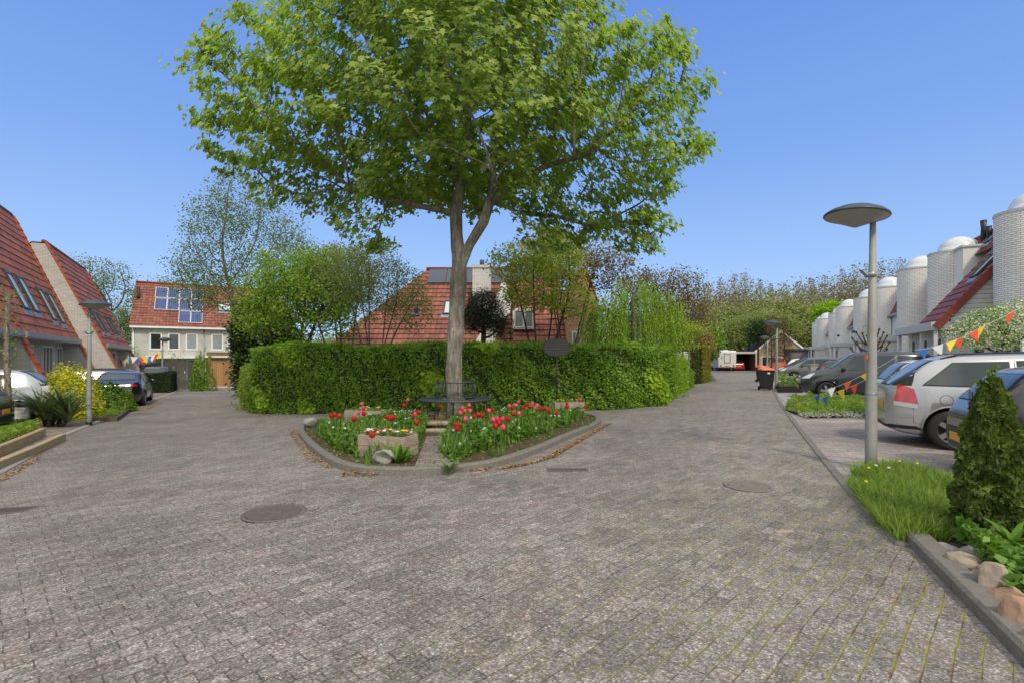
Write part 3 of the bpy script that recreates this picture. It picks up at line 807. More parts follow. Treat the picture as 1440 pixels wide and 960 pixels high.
def car(name,label,loc,heading,L,W,HT,top,belt,paint,wb,axle_r,wheel_r=.32,cat='car',group=None,front=None,rear=None,sidewin=None,ws=None,rw=None,
        sill=.20,tumble=.36,round_=.30,rails=False,clad=False,lights_front=None,tail=None,plate_rear=None,plate_front=None,grille=None,trimcol=None,seams=(),fuel=None,mirror=None,pw=7,lowfront=None,wiper=False):
    """x runs rear->front, y left, origin on the ground under the middle of the rear bumper"""
    t=thing(name,label,cat,loc,heading,group)
    prof=smooth_prof(top,5,.14)
    xs=sorted(set([round(p[0],3) for p in prof]+[round(x,3) for x in np.linspace(0,L,46)]))
    xs=[xs[0]]+[x for a,x in zip(xs[:-1],xs[1:]) if x-a>.012]
    rings=[]
    for x in xs:
        zt=interp_profile(prof,x); c=(x-L/2)/(L/2)
        w=W/2*(1-round_*abs(c)**pw-.03*c*c)
        e=min(x,L-x); zbm=sill+.11*max(0,1-e/.4)**2
        sh=min(interp_profile(belt,x),zt-.05); h=zt-sh
        ww=w*(1-.5*max(0,.10-e)/.10*.12)
        up=ww*.985
        full=min(1,h/.35)
        ring=[(0,zbm),(ww*.82,zbm),(ww*.955,zbm+.05),(ww*.985,zbm+.16),(ww,zbm+(sh-zbm)*.45),(ww*.995,zbm+(sh-zbm)*.72),(up*(.985),sh-.012),
              (up*.965-tumble*h*.02,sh+.02*full+h*.06),(up*.96-tumble*h*.45,sh+h*.45),(up*.955-tumble*h*.80,sh+h*.80),(up*.945-tumble*h*.93-.015,sh+h*.925),(up*.90-tumble*h-.06,sh+h*.98),(up*.45,zt-.003),(0,zt)]
        rings.append((x,ring))
    k=len(rings[0][1]); bm=bmesh.new(); grid=[]
    for x,ring in rings:
        row=[bm.verts.new((x,y,z)) for y,z in ring]; mir=[bm.verts.new((x,-y,z)) for y,z in ring[1:-1]]
        full=row+mir[::-1]; grid.append(full)
    m=len(grid[0])
    for a,b in zip(grid[:-1],grid[1:]):
        for i in range(m):
            j=(i+1)%m; f=bm.faces.new((a[i],a[j],b[j],b[i])); f.smooth=True
    bm.faces.new(grid[0][::-1]); bm.faces.new(grid[-1])
    bmesh.ops.recalc_face_normals(bm,faces=bm.faces[:])
    bvh=BVHTree.FromBMesh(bm)
    me=bpy.data.meshes.new('body'); bm.to_mesh(me); bm.free()
    me.materials.append(paint); me.materials.append(M['blackplastic'])
    body=bpy.data.objects.new('body',me); C.objects.link(body)
    # wheel arches
    cut=MB(); 
    ax=[axle_r,axle_r+wb]; ar=wheel_r+.055
    for a in ax:
        for s in (-1,1):
            y0=s*(W/2-.30); y1=s*(W/2+.3)
            if y0>y1: y0,y1=y1,y0
            n=28; v=[(a+ar*math.cos(2*math.pi*q/n),y,wheel_r+ar*math.sin(2*math.pi*q/n)) for y in (y0,y1) for q in range(n)]
            cut.add(v,[tuple(range(n)),tuple(range(2*n-1,n-1,-1))]+[(q,n+q,n+(q+1)%n,(q+1)%n) for q in range(n)])
    co=cut.build('cut',M['blackplastic'])
    bmc=bmesh.new(); bmc.from_mesh(co.data); bmesh.ops.recalc_face_normals(bmc,faces=bmc.faces[:]); bmc.to_mesh(co.data); bmc.free()
    md=body.modifiers.new('c','BOOLEAN'); md.operation='DIFFERENCE'; md.object=co; md.solver='EXACT'
    try: md.material_mode='TRANSFER'
    except Exception: pass
    dg=bpy.context.evaluated_depsgraph_get(); dg.update()
    nm=bpy.data.meshes.new_from_object(body.evaluated_get(dg))
    body.modifiers.clear(); body.data=nm; bpy.data.objects.remove(co)
    body.parent=t
    # arch lip
    lip=MB()
    for a in ax:
        for s in (-1,1):
            pts=[]
            for q in range(15):
                th=math.pi*(-.02+1.04*q/14); x=a+(ar+.012)*math.cos(th); z=wheel_r+(ar+.012)*math.sin(th)
                h,n,_,_=bvh.ray_cast(Vector((x,s*5,z)),Vector((0,-s,0)))
                if h: pts.append(h)
            if len(pts)>2: lip.tube(pts,.014 if not clad else .03,5)
    lip.build('wheel_arch_trim',M['blackplastic'] if clad else paint,t)
    # windows
    for s in (-1,1):
        for q in (sidewin or []):
            mb=MB(); qq=[(x,z) for x,z in q]
            cx=sum(x for x,z in q)/4; cz=sum(z for x,z in q)/4
            big=[(cx+(x-cx)*1.05,cz+(z-cz)*1.09) for x,z in q]
            mb.mi=0; add_patch(mb,bvh,big,'y',s,.004,12,6); mb.mi=1; add_patch(mb,bvh,qq,'y',s,.009,12,6)
            mb.build('side_window',[M['blackplastic'],M['carglass']],t)
    for nm_,q,sd in (('windscreen',ws,1),('rear_window',rw,-1)):
        if q:
            mb=MB(); cy=0; cz=sum(z for y,z in q)/4
            big=[(y*1.05,cz+(z-cz)*1.07) for y,z in q]
            mb.mi=0; add_patch(mb,bvh,big,'x',sd,.004,18,10); mb.mi=1; add_patch(mb,bvh,q,'x',sd,.009,18,10)
            o=mb.build(nm_,[M['blackplastic'],M['carglass']],t)
            if wiper and nm_=='rear_window':
                w=MB(); h,n,_,_=bvh.ray_cast(Vector((-9,0,q[0][1]-.01)),Vector((1,0,0)))
                h2,n2,_,_=bvh.ray_cast(Vector((-9,.32,q[0][1]+.09)),Vector((1,0,0)))
                if n.x>0: n=-n
                if n2.x>0: n2=-n2
                if h and h2: w.tube([h+n*.03,h2+n2*.03],.011,5); w.build('wiper',M['blackplastic'],o)
    def feature(nm_,items,mats):
        for it in items:
            axis,side,q=it[:3]; mt=it[3] if len(it)>3 else mats
            mb=MB(); add_patch(mb,bvh,q,axis,side,.012,8,6); mb.build(nm_,mt,t)
    for s in (-1,1):
        for q in (lights_front or []): feature('headlight',[('x',1,[(min(y,.80*W/2)*s,z) for y,z in q]),],M['lampclear'])
        for q in (tail or []):
            if q[0]=='x': feature('tail_light',[('x',-1,[(min(y,.70*W/2)*s,z) for y,z in q[1]],q[2] if len(q)>2 else M['tail'])],M['tail'])
            else: feature('tail_light',[('y',s,q[1],q[2] if len(q)>2 else M['tail'])],M['tail'])
        for q in (mirror or []):
            mb=MB(); h,n,_,_=bvh.ray_cast(Vector((q[0],s*5,q[1])),Vector((0,-s,0)))
            if h:
                y=h.y; mb.smooth=True
                mb.M=Matrix.Translation((q[0],y+s*.13,q[1]+.06))@Matrix.Diagonal((.07,.11,.075,1))
                mb.lathe([(0.01,-1),(.55,-.9),(.9,-.5),(1,0),(.9,.5),(.55,.9),(.01,1)],12); mb.M=None
                mb.tube([(q[0],y-.01*s,q[1]),(q[0],y+s*.08,q[1]+.03)],.02,6)
                mb.build('mirror',paint if q[2] else M['blackplastic'],t)
    if plate_rear:
        y,z=0,plate_rear; h,n,_,_=bvh.ray_cast(Vector((-9,.0,z)),Vector((1,0,0)))
        MB().box(h.x-.025,h.x-.004,-.26,.26,z-.055,z+.055).build('number_plate',M['plate'],t,bevel=.004)
    if plate_front:
        z=plate_front; h,n,_,_=bvh.ray_cast(Vector((9,.0,z)),Vector((-1,0,0)))
        MB().box(h.x+.004,h.x+.025,-.26,.26,z-.055,z+.055).build('number_plate',M['plate'],t,bevel=.004)
    for it in (grille or []):
        mb=MB(); add_patch(mb,bvh,it[2],it[0],it[1],.010,14,6); mb.build(it[3] if len(it)>3 else 'grille',it[4] if len(it)>4 else M['blackplastic'],t)
    if seams:
        mb=MB()
        for s in (-1,1):
            for q in seams: seam(mb,bvh,q,s)
        mb.build('door_seam',M['seam'],t)
    if fuel:
        mb=MB(); pts=[(fuel[0]+.085*math.cos(a),fuel[1]+.085*math.sin(a)) for a in np.linspace(0,2*math.pi,20)]
        seam(mb,bvh,pts,fuel[2],.0035); mb.build('fuel_flap',M['seam'],t)
    if rails:
        for s in (-1,1):
            x0,x1=rails; pts=[]
            for x in np.linspace(x0,x1,10):
                y=s*(W/2*.985*.955-tumble*(HT-.95)-.02)*.97
                h,n,_,_=bvh.ray_cast(Vector((x,y,5)),Vector((0,0,-1)))
                pts.append((x,y,h.z+(.03 if x0<x<x1 else .0)))
            MB().tube(pts,.018,6).build('roof_rail',M['blackplastic'],t)
    # wheels
    for a in ax:
        for s in (-1,1):
            wt=bpy.data.objects.new('wheel',None); C.objects.link(wt); wt.empty_display_size=.1
            wt.parent=t; wt.location=(a,s*(W/2-.115),wheel_r)
            mb=MB(); r=wheel_r; pr=[(r*.66,-.10),(r*.90,-.105),(r*.985,-.085),(r,-.05),(r,.05),(r*.985,.085),(r*.90,.105),(r*.66,.10),(r*.64,.05),(r*.64,-.05),(r*.66,-.10)]
            mb.lathe(pr,32,axis='y'); mb.build('tyre',M['rubber'],wt)
            rb=MB(); rb.mi=1; rb.lathe([(0,s*.02),(r*.65,s*.02)],24,axis='y'); rb.mi=0
            rb.lathe([(r*.60,s*.03),(r*.66,s*.095),(r*.69,s*.10),(r*.66,s*.05)],32,axis='y')
            rb.lathe([(.001,s*.085),(.05,s*.08),(.06,s*.05)],14,axis='y')
            for q in range(5):
                th=2*math.pi*q/5+.3; rb.M=Matrix.Rotation(th,4,'Y')
                rb.hexa([(-.03,s*.045,.03),(.03,s*.045,.03),(.03,s*.085,.03),(-.03,s*.085,.03)],[(-.04,s*.05,r*.66),(.04,s*.05,r*.66),(.04,s*.088,r*.66),(-.04,s*.088,r*.66)])
            rb.M=None; rb.build('rim',[M['alloy'],M['blackplastic']],wt)
    under=MB().box(.5,L-.5,-W/2+.32,W/2-.32,sill-.04,sill+.1).build('underside',M['blackplastic'],t)
    return t
M['carglass']=mat_glass('car_glass',(.03,.04,.04),.11)
M['seam']=mat_plain('panel_gap',(.015,.015,.015),.8)
# ================================================================== CAMERA, LIGHT
cam=bpy.data.cameras.new('camera'); co=bpy.data.objects.new('camera',cam); C.objects.link(co); scene.camera=co
co.location=(0,0,H); co.rotation_euler=(R(90),0,0); cam.lens=18; cam.sensor_width=36; cam.shift_y=25/1440; cam.clip_end=3000; cam.clip_start=.05
SUN_EL,SUN_AZ=46,163    # azimuth clockwise from +Y (straight ahead): behind the camera
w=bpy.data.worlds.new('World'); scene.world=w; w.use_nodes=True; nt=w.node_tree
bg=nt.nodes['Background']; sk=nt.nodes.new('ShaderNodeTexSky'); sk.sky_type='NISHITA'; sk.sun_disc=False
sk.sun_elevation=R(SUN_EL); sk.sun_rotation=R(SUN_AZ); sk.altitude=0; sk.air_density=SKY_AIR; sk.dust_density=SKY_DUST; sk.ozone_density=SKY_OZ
_w=NT.__new__(NT); _w.t=nt; _w.m=None
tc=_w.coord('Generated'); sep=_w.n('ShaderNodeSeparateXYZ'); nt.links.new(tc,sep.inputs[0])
# clear blue ahead (Nishita, tinted), broken bright cloud added out of view as fill
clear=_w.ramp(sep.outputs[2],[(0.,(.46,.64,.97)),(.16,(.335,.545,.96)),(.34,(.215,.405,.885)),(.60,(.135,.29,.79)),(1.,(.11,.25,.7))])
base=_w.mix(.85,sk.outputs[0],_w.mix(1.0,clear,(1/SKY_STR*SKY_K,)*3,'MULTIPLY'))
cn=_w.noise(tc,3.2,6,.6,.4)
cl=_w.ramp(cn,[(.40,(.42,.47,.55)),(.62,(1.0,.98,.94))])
cl=_w.mix(1.0,cl,(CLOUD_FILL/SKY_STR*SKY_K,)*3,'MULTIPLY')
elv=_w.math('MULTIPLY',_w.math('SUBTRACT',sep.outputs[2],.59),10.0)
beh=_w.math('MULTIPLY',_w.math('SUBTRACT',_w.math('MULTIPLY',_w.math('ABSOLUTE',sep.outputs[0]),.88),sep.outputs[1]),3.0)  # keeps the added fill cloud beside and behind, outside the frame
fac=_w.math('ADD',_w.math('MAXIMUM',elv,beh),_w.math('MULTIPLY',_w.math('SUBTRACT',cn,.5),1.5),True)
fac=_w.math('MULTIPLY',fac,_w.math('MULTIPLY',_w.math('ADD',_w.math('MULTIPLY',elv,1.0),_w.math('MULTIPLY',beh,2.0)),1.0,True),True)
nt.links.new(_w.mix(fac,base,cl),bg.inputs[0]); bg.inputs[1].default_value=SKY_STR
sl=bpy.data.lights.new('sun','SUN'); so=bpy.data.objects.new('sun',sl); C.objects.link(so)
sl.energy=SUN_STR; sl.angle=R(SUN_ANG); sl.color=(1.0,.90,.74)
az=R(SUN_AZ); el=R(SUN_EL); sd=Vector((math.sin(az)*math.cos(el),math.cos(az)*math.cos(el),math.sin(el)))
so.rotation_euler=sd.to_track_quat('Z','Y').to_euler()
vs=scene.view_settings; vs.view_transform='Standard'; vs.look='None'; vs.gamma=1; vs.exposure=EXPO
scene.cycles.use_denoising=True; scene.cycles.max_bounces=10; scene.cycles.transparent_max_bounces=8
scene.cycles.diffuse_bounces=6; scene.cycles.transmission_bounces=6; scene.cycles.glossy_bounces=3

# ================================================================== GROUND
ux,uy=.414,.910          # right street direction
UR=Vector((ux,uy,0)); NR=Vector((uy,-ux,0))
UL=Vector((-.5037,.8639,0)); NL=Vector((.8639,.5037,0))
tag(sheet('ground',[(-900,-60),(900,-60),(900,1500),(-900,1500)],-.006,M['gnd']),kind='structure')
KR=[(-.9,-5.5),(.35,-2.2),(2.0,1.45),(2.43,2.43),(3.14,4.1),(3.96,6.07),(5.0,8.4),(6.5,11.7),(8.76,16.6),(10.4,20.1),(12.3,24),(15.1,30),(19,38.6),(24.2,50),(29,60)]
KL=[(-1.8,-4.5),(-3.8,-.6),(-5.6,3.0),(-8.3,8.3),(-9.8,10.6),(-11.3,12.9),(-13.2,16.6),(-15.2,20.6),(-18.6,27.6),(-21.6,33.6),(-23.3,37.2)]
HF=[(6.4,20.6),(5.15,17.6),(4.6,16.9),(3,15.6),(0,15.0),(-3.5,15.5),(-6.5,16.6),(-8.9,18.1),(-9.6,20),(-13.3,28.5),(-17.2,36.4)]
road=KR+[(33,64),(44,66),(44,68.5),(24,68.5),(23.2,60),(14.4,36),(11.2,31),(9.2,27),(7.7,23.5)]+HF+[(-18.6,39.0)]+KL[::-1]
tag(sheet('road',road,.004,M['road']),kind='structure')
tag(sheet('parking_paving',KR+[(60,44),(30,-6),(14,-8)],0.0,M['parking']),kind='structure')
tag(sheet('pavement',KL+[(-40,34),(-30,4),(-14,-8)],0.0,M['sidepave']),kind='structure')
mb=MB(); sweep(mb,resample(KR[4:],.9),.12,-.05,.022,joint=1); k=mb.build('kerb',M['kerb']); tag(k,kind='structure')
kn=[(-.78,-5.4),(.47,-2.2),(2.12,1.42),(2.56,2.43),(3.30,4.15)]
mb=MB(); sweep(mb,resample(kn,.95),.17,-.05,.095,joint=1,cham=.02); tag(mb.build('kerb',M['kerb']),kind='structure')
mb=MB(); sweep(mb,resample(KL[:],.9),.13,-.05,.035,joint=1); tag(mb.build('kerb',M['kerb_light']),kind='structure')

# ================================================================== ISLAND BED
OUT=[P(*q) for q in [(424,606),(432,622),(458,645),(492,661),(545,667),(600,666),(645,663),(700,654),(755,635),(800,615),(838,598),(836,588),(800,584),(700,586),(560,588),(480,590),(440,594)]]
out=smooth_path(OUT,5,True)
mb=MB(); sweep(mb,out,.13,-.05,.105,closed=True,cham=.02); tag(mb.build('island_kerb',M['kerb']),kind='structure')
tag(sheet('bed_soil',out,.055,M['soil']),kind='structure')
# brick path through the bed, and the trodden platform round the tree
pth=[P(583,663),P(645,660),P(648,618),P(600,618)]
tag(sheet('bed_path',pth,.075,M['sidepave']),kind='structure')
TX,TY=-1.36,12.4; TG=G(TX)
plat=[(-2.5,11.0),(-.45,11.0),(.1,12.0),(.0,13.3),(-2.8,13.3),(-2.9,12.0)]
M['sand']=mat_plain('sandy_litter',(.30,.20,.11),.95,0,.35,14,.6,60,.1)
tag(sheet('tree_platform',plat,.10,M['sand']),kind='structure')
for i,(yy,z1) in enumerate(((10.2,.10),(10.9,.16))):
    mb=MB(); mb.smooth=False
    mb.tube([(-2.25+.15*i,yy,TG+z1-.03),(-1.5,yy+.02,TG+z1-.02),(-.75,yy-.02,TG+z1-.03)],[.05,.055,.05],9)
    tag(mb.build('timber_step',M['planterwood']),['lower rounded timber step edge on the path to the tree bench','upper rounded timber step edge nearest the tree bench'][i],'step','timber step edges')
# dry litter along kerbs
def litter(name,poly,n,z=.012,size=.05):
    q=sample_poly(poly,n); z=np.interp(q[:,0],_bx,_bz)+z+rng.random(n)*.02
    tag(leaves(name,np.column_stack([q,z]),rng.normal(size=(n,3))*.35+np.array([0,0,1]),size*rng.uniform(.5,1.2,n),SH_LEAF,M['litter']),kind='stuff')
litter('dry_litter',[P(690,662),P(760,648),P(835,606),P(862,594),P(852,600),P(780,643),P(740,655)],1500)
litter('dry_litter',[P(404,604),P(424,606),P(455,650),P(480,668),P(430,645)],500)
litter('dry_litter',[P(480,666),P(690,658),P(690,662),P(480,671)],500)
litter('dry_litter',[P(190,577),P(212,566),P(232,566),P(205,578)],500)
litter('dry_litter',[P(350,560),P(372,582),P(390,586),P(372,588),P(345,570)],500)
litter('dry_litter',[P(0,672),P(55,641),P(58,644),P(0,680)],250)

# bed greenery
def bedfill(name,poly,n,h,holes,sz=.09):
    q=sample_poly(poly,n); keep=np.ones(len(q),bool)
    for hx,hy,hr in holes: keep&=((q[:,0]-hx)**2+(q[:,1]-hy)**2)>hr*hr
    q=q[keep]; n=len(q)
    hh=h*(.55+.35*np.sin(q[:,0]*2.3+q[:,1]*1.7)+.25*np.sin(q[:,0]*5.7-q[:,1]*4.1)).clip(.12,1.2)
    z=np.interp(q[:,0],_bx,_bz)+.06+hh*rng.random(n)**.6
    return np.column_stack([q,z]),hh
bedL=[P(*q) for q in [(445,612),(470,637),(505,652),(560,655),(578,650),(590,625),(600,608),(604,592),(480,593),(455,600)]]
bedR=[P(*q) for q in [(634,657),(668,643),(742,622),(790,603),(822,590),(800,586),(720,588),(650,592),(632,612),(618,640)]]
bedg=[]
for nm,pl,n,hh in (('bed_greenery',bedL,13000,.25),('bed_greenery',bedR,15000,.30)):
    pts,h_=bedfill(nm,pl,n,hh,[(-1.98,7.85,.50),(-1.75,6.95,.16)])
    N=rng.normal(size=pts.shape)*.9+np.array([0,0,.6])
    o=leaves(nm,pts,N,.075*rng.uniform(.5,1.4,len(pts)),SH_LEAF,M['l_bed']); tag(o,kind='stuff')
    q=sample_poly(pl,2600); z=np.interp(q[:,0],_bx,_bz)+.05
    tag(blades('bed_blades',np.column_stack([q,z]),hh*1.15,.022,M['l_bed'],bend=.5),kind='stuff')
    k=90; sel=rng.choice(len(pts),k); pp=pts[sel]; pp[:,2]=np.interp(pp[:,0],_bx,_bz)+.1+h_[sel]*1.0
    tag(leaves('small_blossoms',pp,rng.normal(size=(k,3))*.4+np.array([0,-.7,.7]),.05*rng.uniform(.6,1.2,k),SH_ROUND,M['p_small']),kind='stuff')
q=sample_poly(out,3800); tag(leaves('bed_weeds',np.column_stack([q,np.interp(q[:,0],_bx,_bz)+.06+rng.random(len(q))*.05]),rng.normal(size=(len(q),3))*.6+np.array([0,0,1]),.045*rng.uniform(.5,1.4,len(q)),SH_LEAF,M['l_bed']),kind='stuff')
# broad-leaved weeds by the kerb
def weed(px,py,label,r=.16,n=16):
    x,y=P(px,py); g=G(x)
    pts=np.tile([0,0,.0],(n,1)).astype(float); o=blades('leafy_weed',pts,r*1.3,r*.42,M['l_bed'],loc=(x,y,g+.05),bend=.7,seg=4,lean=.9)
    tag(o,label,'weed')
weed(562,656,'broad-leaved weed in front of the wooden planter, beside the pale rock',.24,16)
weed(631,668,'small leafy weed growing at the kerb below the brick path',.16,14)

# planters
def planter(name,label,a,b,dep,h,z0=.05,soil_flowers=0,pal=None):
    """a,b = front corners left,right (world xy)"""
    dx,dy=b[0]-a[0],b[1]-a[1]; L=math.hypot(dx,dy); rz=math.atan2(dy,dx); g=G(a[0])+z0
    t=thing(name,label,'planter',(a[0],a[1],g),rz,'wooden planters on the tree island')
    th=.028; hb=h/2
    for k in range(2):
        z0_,z1_=k*hb+.003,(k+1)*hb-.003
        MB().box(0,L,0,th,z0_,z1_).build('front_board',M['planterwood'],t,bevel=.004)
        MB().box(0,L,dep-th,dep,z0_,z1_).build('back_board',M['planterwood'],t,bevel=.004)
        MB().box(.0,th,th+.001,dep-th-.001,z0_,z1_).build('side_board',M['planterwood'],t,bevel=.004)
        MB().box(L-th,L,th+.001,dep-th-.001,z0_,z1_).build('side_board',M['planterwood'],t,bevel=.004)
    for px_ in (th+.001,L-th-.05): MB().box(px_,px_+.045,th+.001,th+.045,.01,h-.02).build('corner_post',M['planterwood'],t)
    MB().box(th+.002,L-th-.002,th+.046,dep-th-.002,.02,h-.05).build('soil',M['soil'],t)
    n=220; q=rng.random((n,2))*np.array([L-.1,dep-.1])+.05
    P3=np.column_stack([q,h-.04+rng.random(n)*.09]); 
    cx,sy=math.cos(rz),math.sin(rz)
    W3=np.column_stack([a[0]+cx*P3[:,0]-sy*P3[:,1],a[1]+sy*P3[:,0]+cx*P3[:,1],P3[:,2]+g])
    o=leaves('planter_greenery',W3,rng.normal(size=(n,3))+np.array([0,0,.6]),.05*rng.uniform(.6,1.3,n),SH_LEAF,M['l_bed']); tag(o,kind='stuff')
    return t,L,rz,g
def pansies(a,rz,L,dep,z,n,cols):
    for i in range(n):
        u,v=rng.random()*(L-.12)+.06,rng.random()*(dep-.12)+.06
        x=a[0]+math.cos(rz)*u-math.sin(rz)*v; y=a[1]+math.sin(rz)*u+math.cos(rz)*v
        yield x,y,z+rng.random()*.05,cols[i%len(cols)]
t,L_,rz_,g_=planter('wooden_planter','weathered wooden planter box nearest the kerb, full of mixed flowers',(-2.36,7.83),(-1.60,7.54),.42,.33)
ps=list(pansies((-2.36,7.83),rz_,L_,.42,g_+.36,26,'wypwrpvw'))
M['p_white']=mat_leaf('white_petal',[(.6,.6,.58),(.8,.8,.78)],.3,.5); M['p_yel']=mat_leaf('yellow_petal',[(.7,.5,.03),(.8,.65,.05)],.3,.5); M['p_vio']=mat_leaf('violet_petal',[(.10,.06,.30),(.35,.28,.60)],.3,.5)
pm={'w':'p_white','y':'p_yel','p':'p_pink','r':'p_red','v':'p_vio'}
def little_flowers(ps,where):
    for x,y,z,c in ps:
        k=6; a=np.arange(k)*2*math.pi/k
        Pn=np.column_stack([np.cos(a)*.013,np.sin(a)*.013,np.zeros(k)]); N=np.column_stack([np.cos(a)*.3,np.sin(a)*.3-.6,np.ones(k)])
        o=leaves('small_flower',Pn,N,np.full(k,.038),SH_ROUND,M[pm[c]],None,(x,y,z)); tag(o,'small %s open flower growing in %s'%({'w':'white','y':'yellow','p':'pink','r':'red','v':'violet'}[c],where),'flower','small flowers in '+where)
little_flowers(ps,'the wooden planter nearest the kerb')
t,L_,rz_,g_=planter('wooden_planter','grey wooden planter at the left back edge of the flower bed',(-3.98,12.15),(-3.08,12.0),.40,.34)
little_flowers(list(pansies((-3.98,12.15),rz_,L_,.4,g_+.37,8,'vywy')),'the planter at the back left')
t,L_,rz_,g_=planter('wooden_planter','grey wooden planter beside the black sign pole',(1.13,13.5),(1.93,13.6),.40,.32)
little_flowers(list(pansies((1.13,13.5),rz_,L_,.4,g_+.35,7,'yvy')),'the planter by the sign pole')

# tulips (one thing each)
def tulip_proto(name,mat,label,group):
    s=MB(); s.tube([(0,0,-.40),(.012,0,-.2),(0,0,0)],.0045,5)
    for a,b in ((.4,.22),(2.6,.26),(4.6,.18)):
        ca,sa=math.cos(a),math.sin(a); w_=.022
        pts=[(0,0,-.40),(ca*.05,sa*.05,-.30),(ca*.09,sa*.09,-.40+b)]
        s.add([(pts[0][0]-sa*w_*.5,pts[0][1]+ca*w_*.5,pts[0][2]),(pts[0][0]+sa*w_*.5,pts[0][1]-ca*w_*.5,pts[0][2]),(pts[1][0]+sa*w_,pts[1][1]-ca*w_,pts[1][2]),(pts[2][0],pts[2][1],pts[2][2]),(pts[1][0]-sa*w_,pts[1][1]+ca*w_,pts[1][2])],[(0,1,2,4),(4,2,3)])
    root=s.build(name,M['l_bed']); tag(root,label,'tulip',group)
    f=MB(); f.smooth=True
    for k in range(6):
        a=2*math.pi*k/6; o=.0 if k%2 else .004; f.M=Matrix.Rotation(a,4,'Z')
        rr=[(.004,0,.012),(.028+o,.012,.024),(.036+o,.035,.026),(.030+o,.062,.018),(.016,.082,.003)]
        v=[]
        for r_,z_,w_ in rr: v+= [(r_,-w_,z_),(r_,w_,z_)]
        f.add(v,[(2*q,2*q+1,2*q+3,2*q+2) for q in range(4)])
    f.M=None; f.build('flower_head',mat,root); return root
TL={'r':'red tulip with an upright closed head in the round flower bed','p':'pink tulip with an upright closed head in the round flower bed'}
proto={'r':tulip_proto('tulip',M['p_red'],TL['r'],'red tulips in the flower bed'),'p':tulip_proto('tulip',M['p_pink'],TL['p'],'pink tulips in the flower bed')}
tul=[(466,587,'r'),(471,586,'r'),(477,588,'r'),(508,570,'p'),(511,576,'p'),(504,583,'p'),(512,584,'r'),(497,592,'r'),(545,589,'r'),(549,591,'r'),(553,590,'r'),(581,588,'r'),(588,582,'r'),(584,585,'p'),(568,572,'r'),(573,564,'p'),(585,597,'r'),(523,615,'r'),
 (620,574,'r'),(650,576,'p'),(660,572,'p'),(653,580,'p'),(661,580,'p'),(655,592,'p'),(666,588,'r'),(678,587,'r'),(642,606,'r'),(643,600,'r'),(684,579,'r'),(693,579,'r'),(688,580,'p'),(693,593,'p'),(699,591,'p'),(707,592,'p'),(714,592,'r'),(695,601,'r'),(697,603,'r'),(707,604,'p'),
 (717,573,'p'),(721,576,'r'),(724,572,'p'),(729,567,'p'),(730,584,'p'),(722,584,'r'),(740,572,'r'),(749,569,'p'),(745,574,'r'),(753,576,'p'),(755,572,'p'),(761,577,'r'),(766,577,'r'),(772,580,'r'),(797,570,'r'),(798,574,'r'),(815,563,'p'),(824,574,'r'),(673,586,'r'),(736,575,'r'),(648,583,'p'),(702,598,'r'),(782,583,'r')]
used=set()
for px,py,c in tul:
    d=(H-.46)*720/(py-505); d=min(d,13.4); x=(px-720)/720*d; z=Zat(py,d)
    o=proto[c] if c not in used else copy_tree(proto[c]); used.add(c)
    s=rng.uniform(.75,1.05); o.location=(x,d,z); o.rotation_euler=(rng.normal()*.12,rng.normal()*.12,rng.random()*6); o.scale=(s,s,1.1)

# rocks
def rock(label,loc,r,mat,sq=(1,1,.7),seed=0,group=None,rz=0,name='rock'):
    bm=bmesh.new(); bmesh.ops.create_icosphere(bm,subdivisions=3,radius=1)
    rg=random.Random(seed); pl=[(Vector((rg.gauss(0,1),rg.gauss(0,1),rg.gauss(0,.8))).normalized(),rg.uniform(.55,.9)) for _ in range(11)]
    for v in bm.verts:
        for n,dd in pl:
            k=v.co.dot(n)-dd
            if k>0: v.co-=n*k*.85
        v.co*=1+.03*math.sin(v.co.x*9+seed)+.02*math.sin(v.co.y*13+v.co.z*11)
        v.co=Vector((v.co.x*sq[0],v.co.y*sq[1],v.co.z*sq[2]))*r
    for f in bm.faces: f.smooth=False
    me=bpy.data.meshes.new(name); bm.to_mesh(me); bm.free(); me.materials.append(mat); auto_uv(me)
    o=bpy.data.objects.new(name,me); C.objects.link(o); o.location=(loc[0],loc[1],loc[2]+r*sq[2]*.55); o.rotation_euler=(0,0,rz)
    return tag(o,label,'rock',group)
x,y=P(541,655); rock('pale angular rock in front of the wooden planter nearest the kerb',(x,y,.04),.17,M['rockg'],(1,.7,.75),3)
x,y=P(437,604); rock('grey rock at the far left corner of the flower bed',(x,y,0),.17,M['rockg'],(1.2,.8,.7),5)

# circular tree bench
t=thing('tree_bench','round grey steel bench encircling the maple trunk','bench',(TX,TY,TG+.10),0)
BR=.88
mb=MB(); 
for r in np.linspace(.52,BR-.03,8): mb.lathe([(r,.455),(r+.03,.455),(r+.03,.467),(r,.467),(r,.455)],48)
mb.lathe([(BR-.012,.425),(BR+.012,.425),(BR+.012,.470),(BR-.012,.470),(BR-.012,.425)],48); mb.build('seat',M['benchsteel'],t)
mb=MB(); mb.lathe([(.435,.845),(.455,.845),(.455,.875),(.435,.875),(.435,.845)],40)
mb.lathe([(.49,.50),(.51,.50),(.51,.52),(.49,.52),(.49,.50)],40)
for k in range(36):
    a=2*math.pi*k/36; mb.tube([(.50*math.cos(a),.50*math.sin(a),.50),(.445*math.cos(a),.445*math.sin(a),.86)],.006 if k%6 else .013,5)
mb.build('backrest',M['benchsteel'],t)
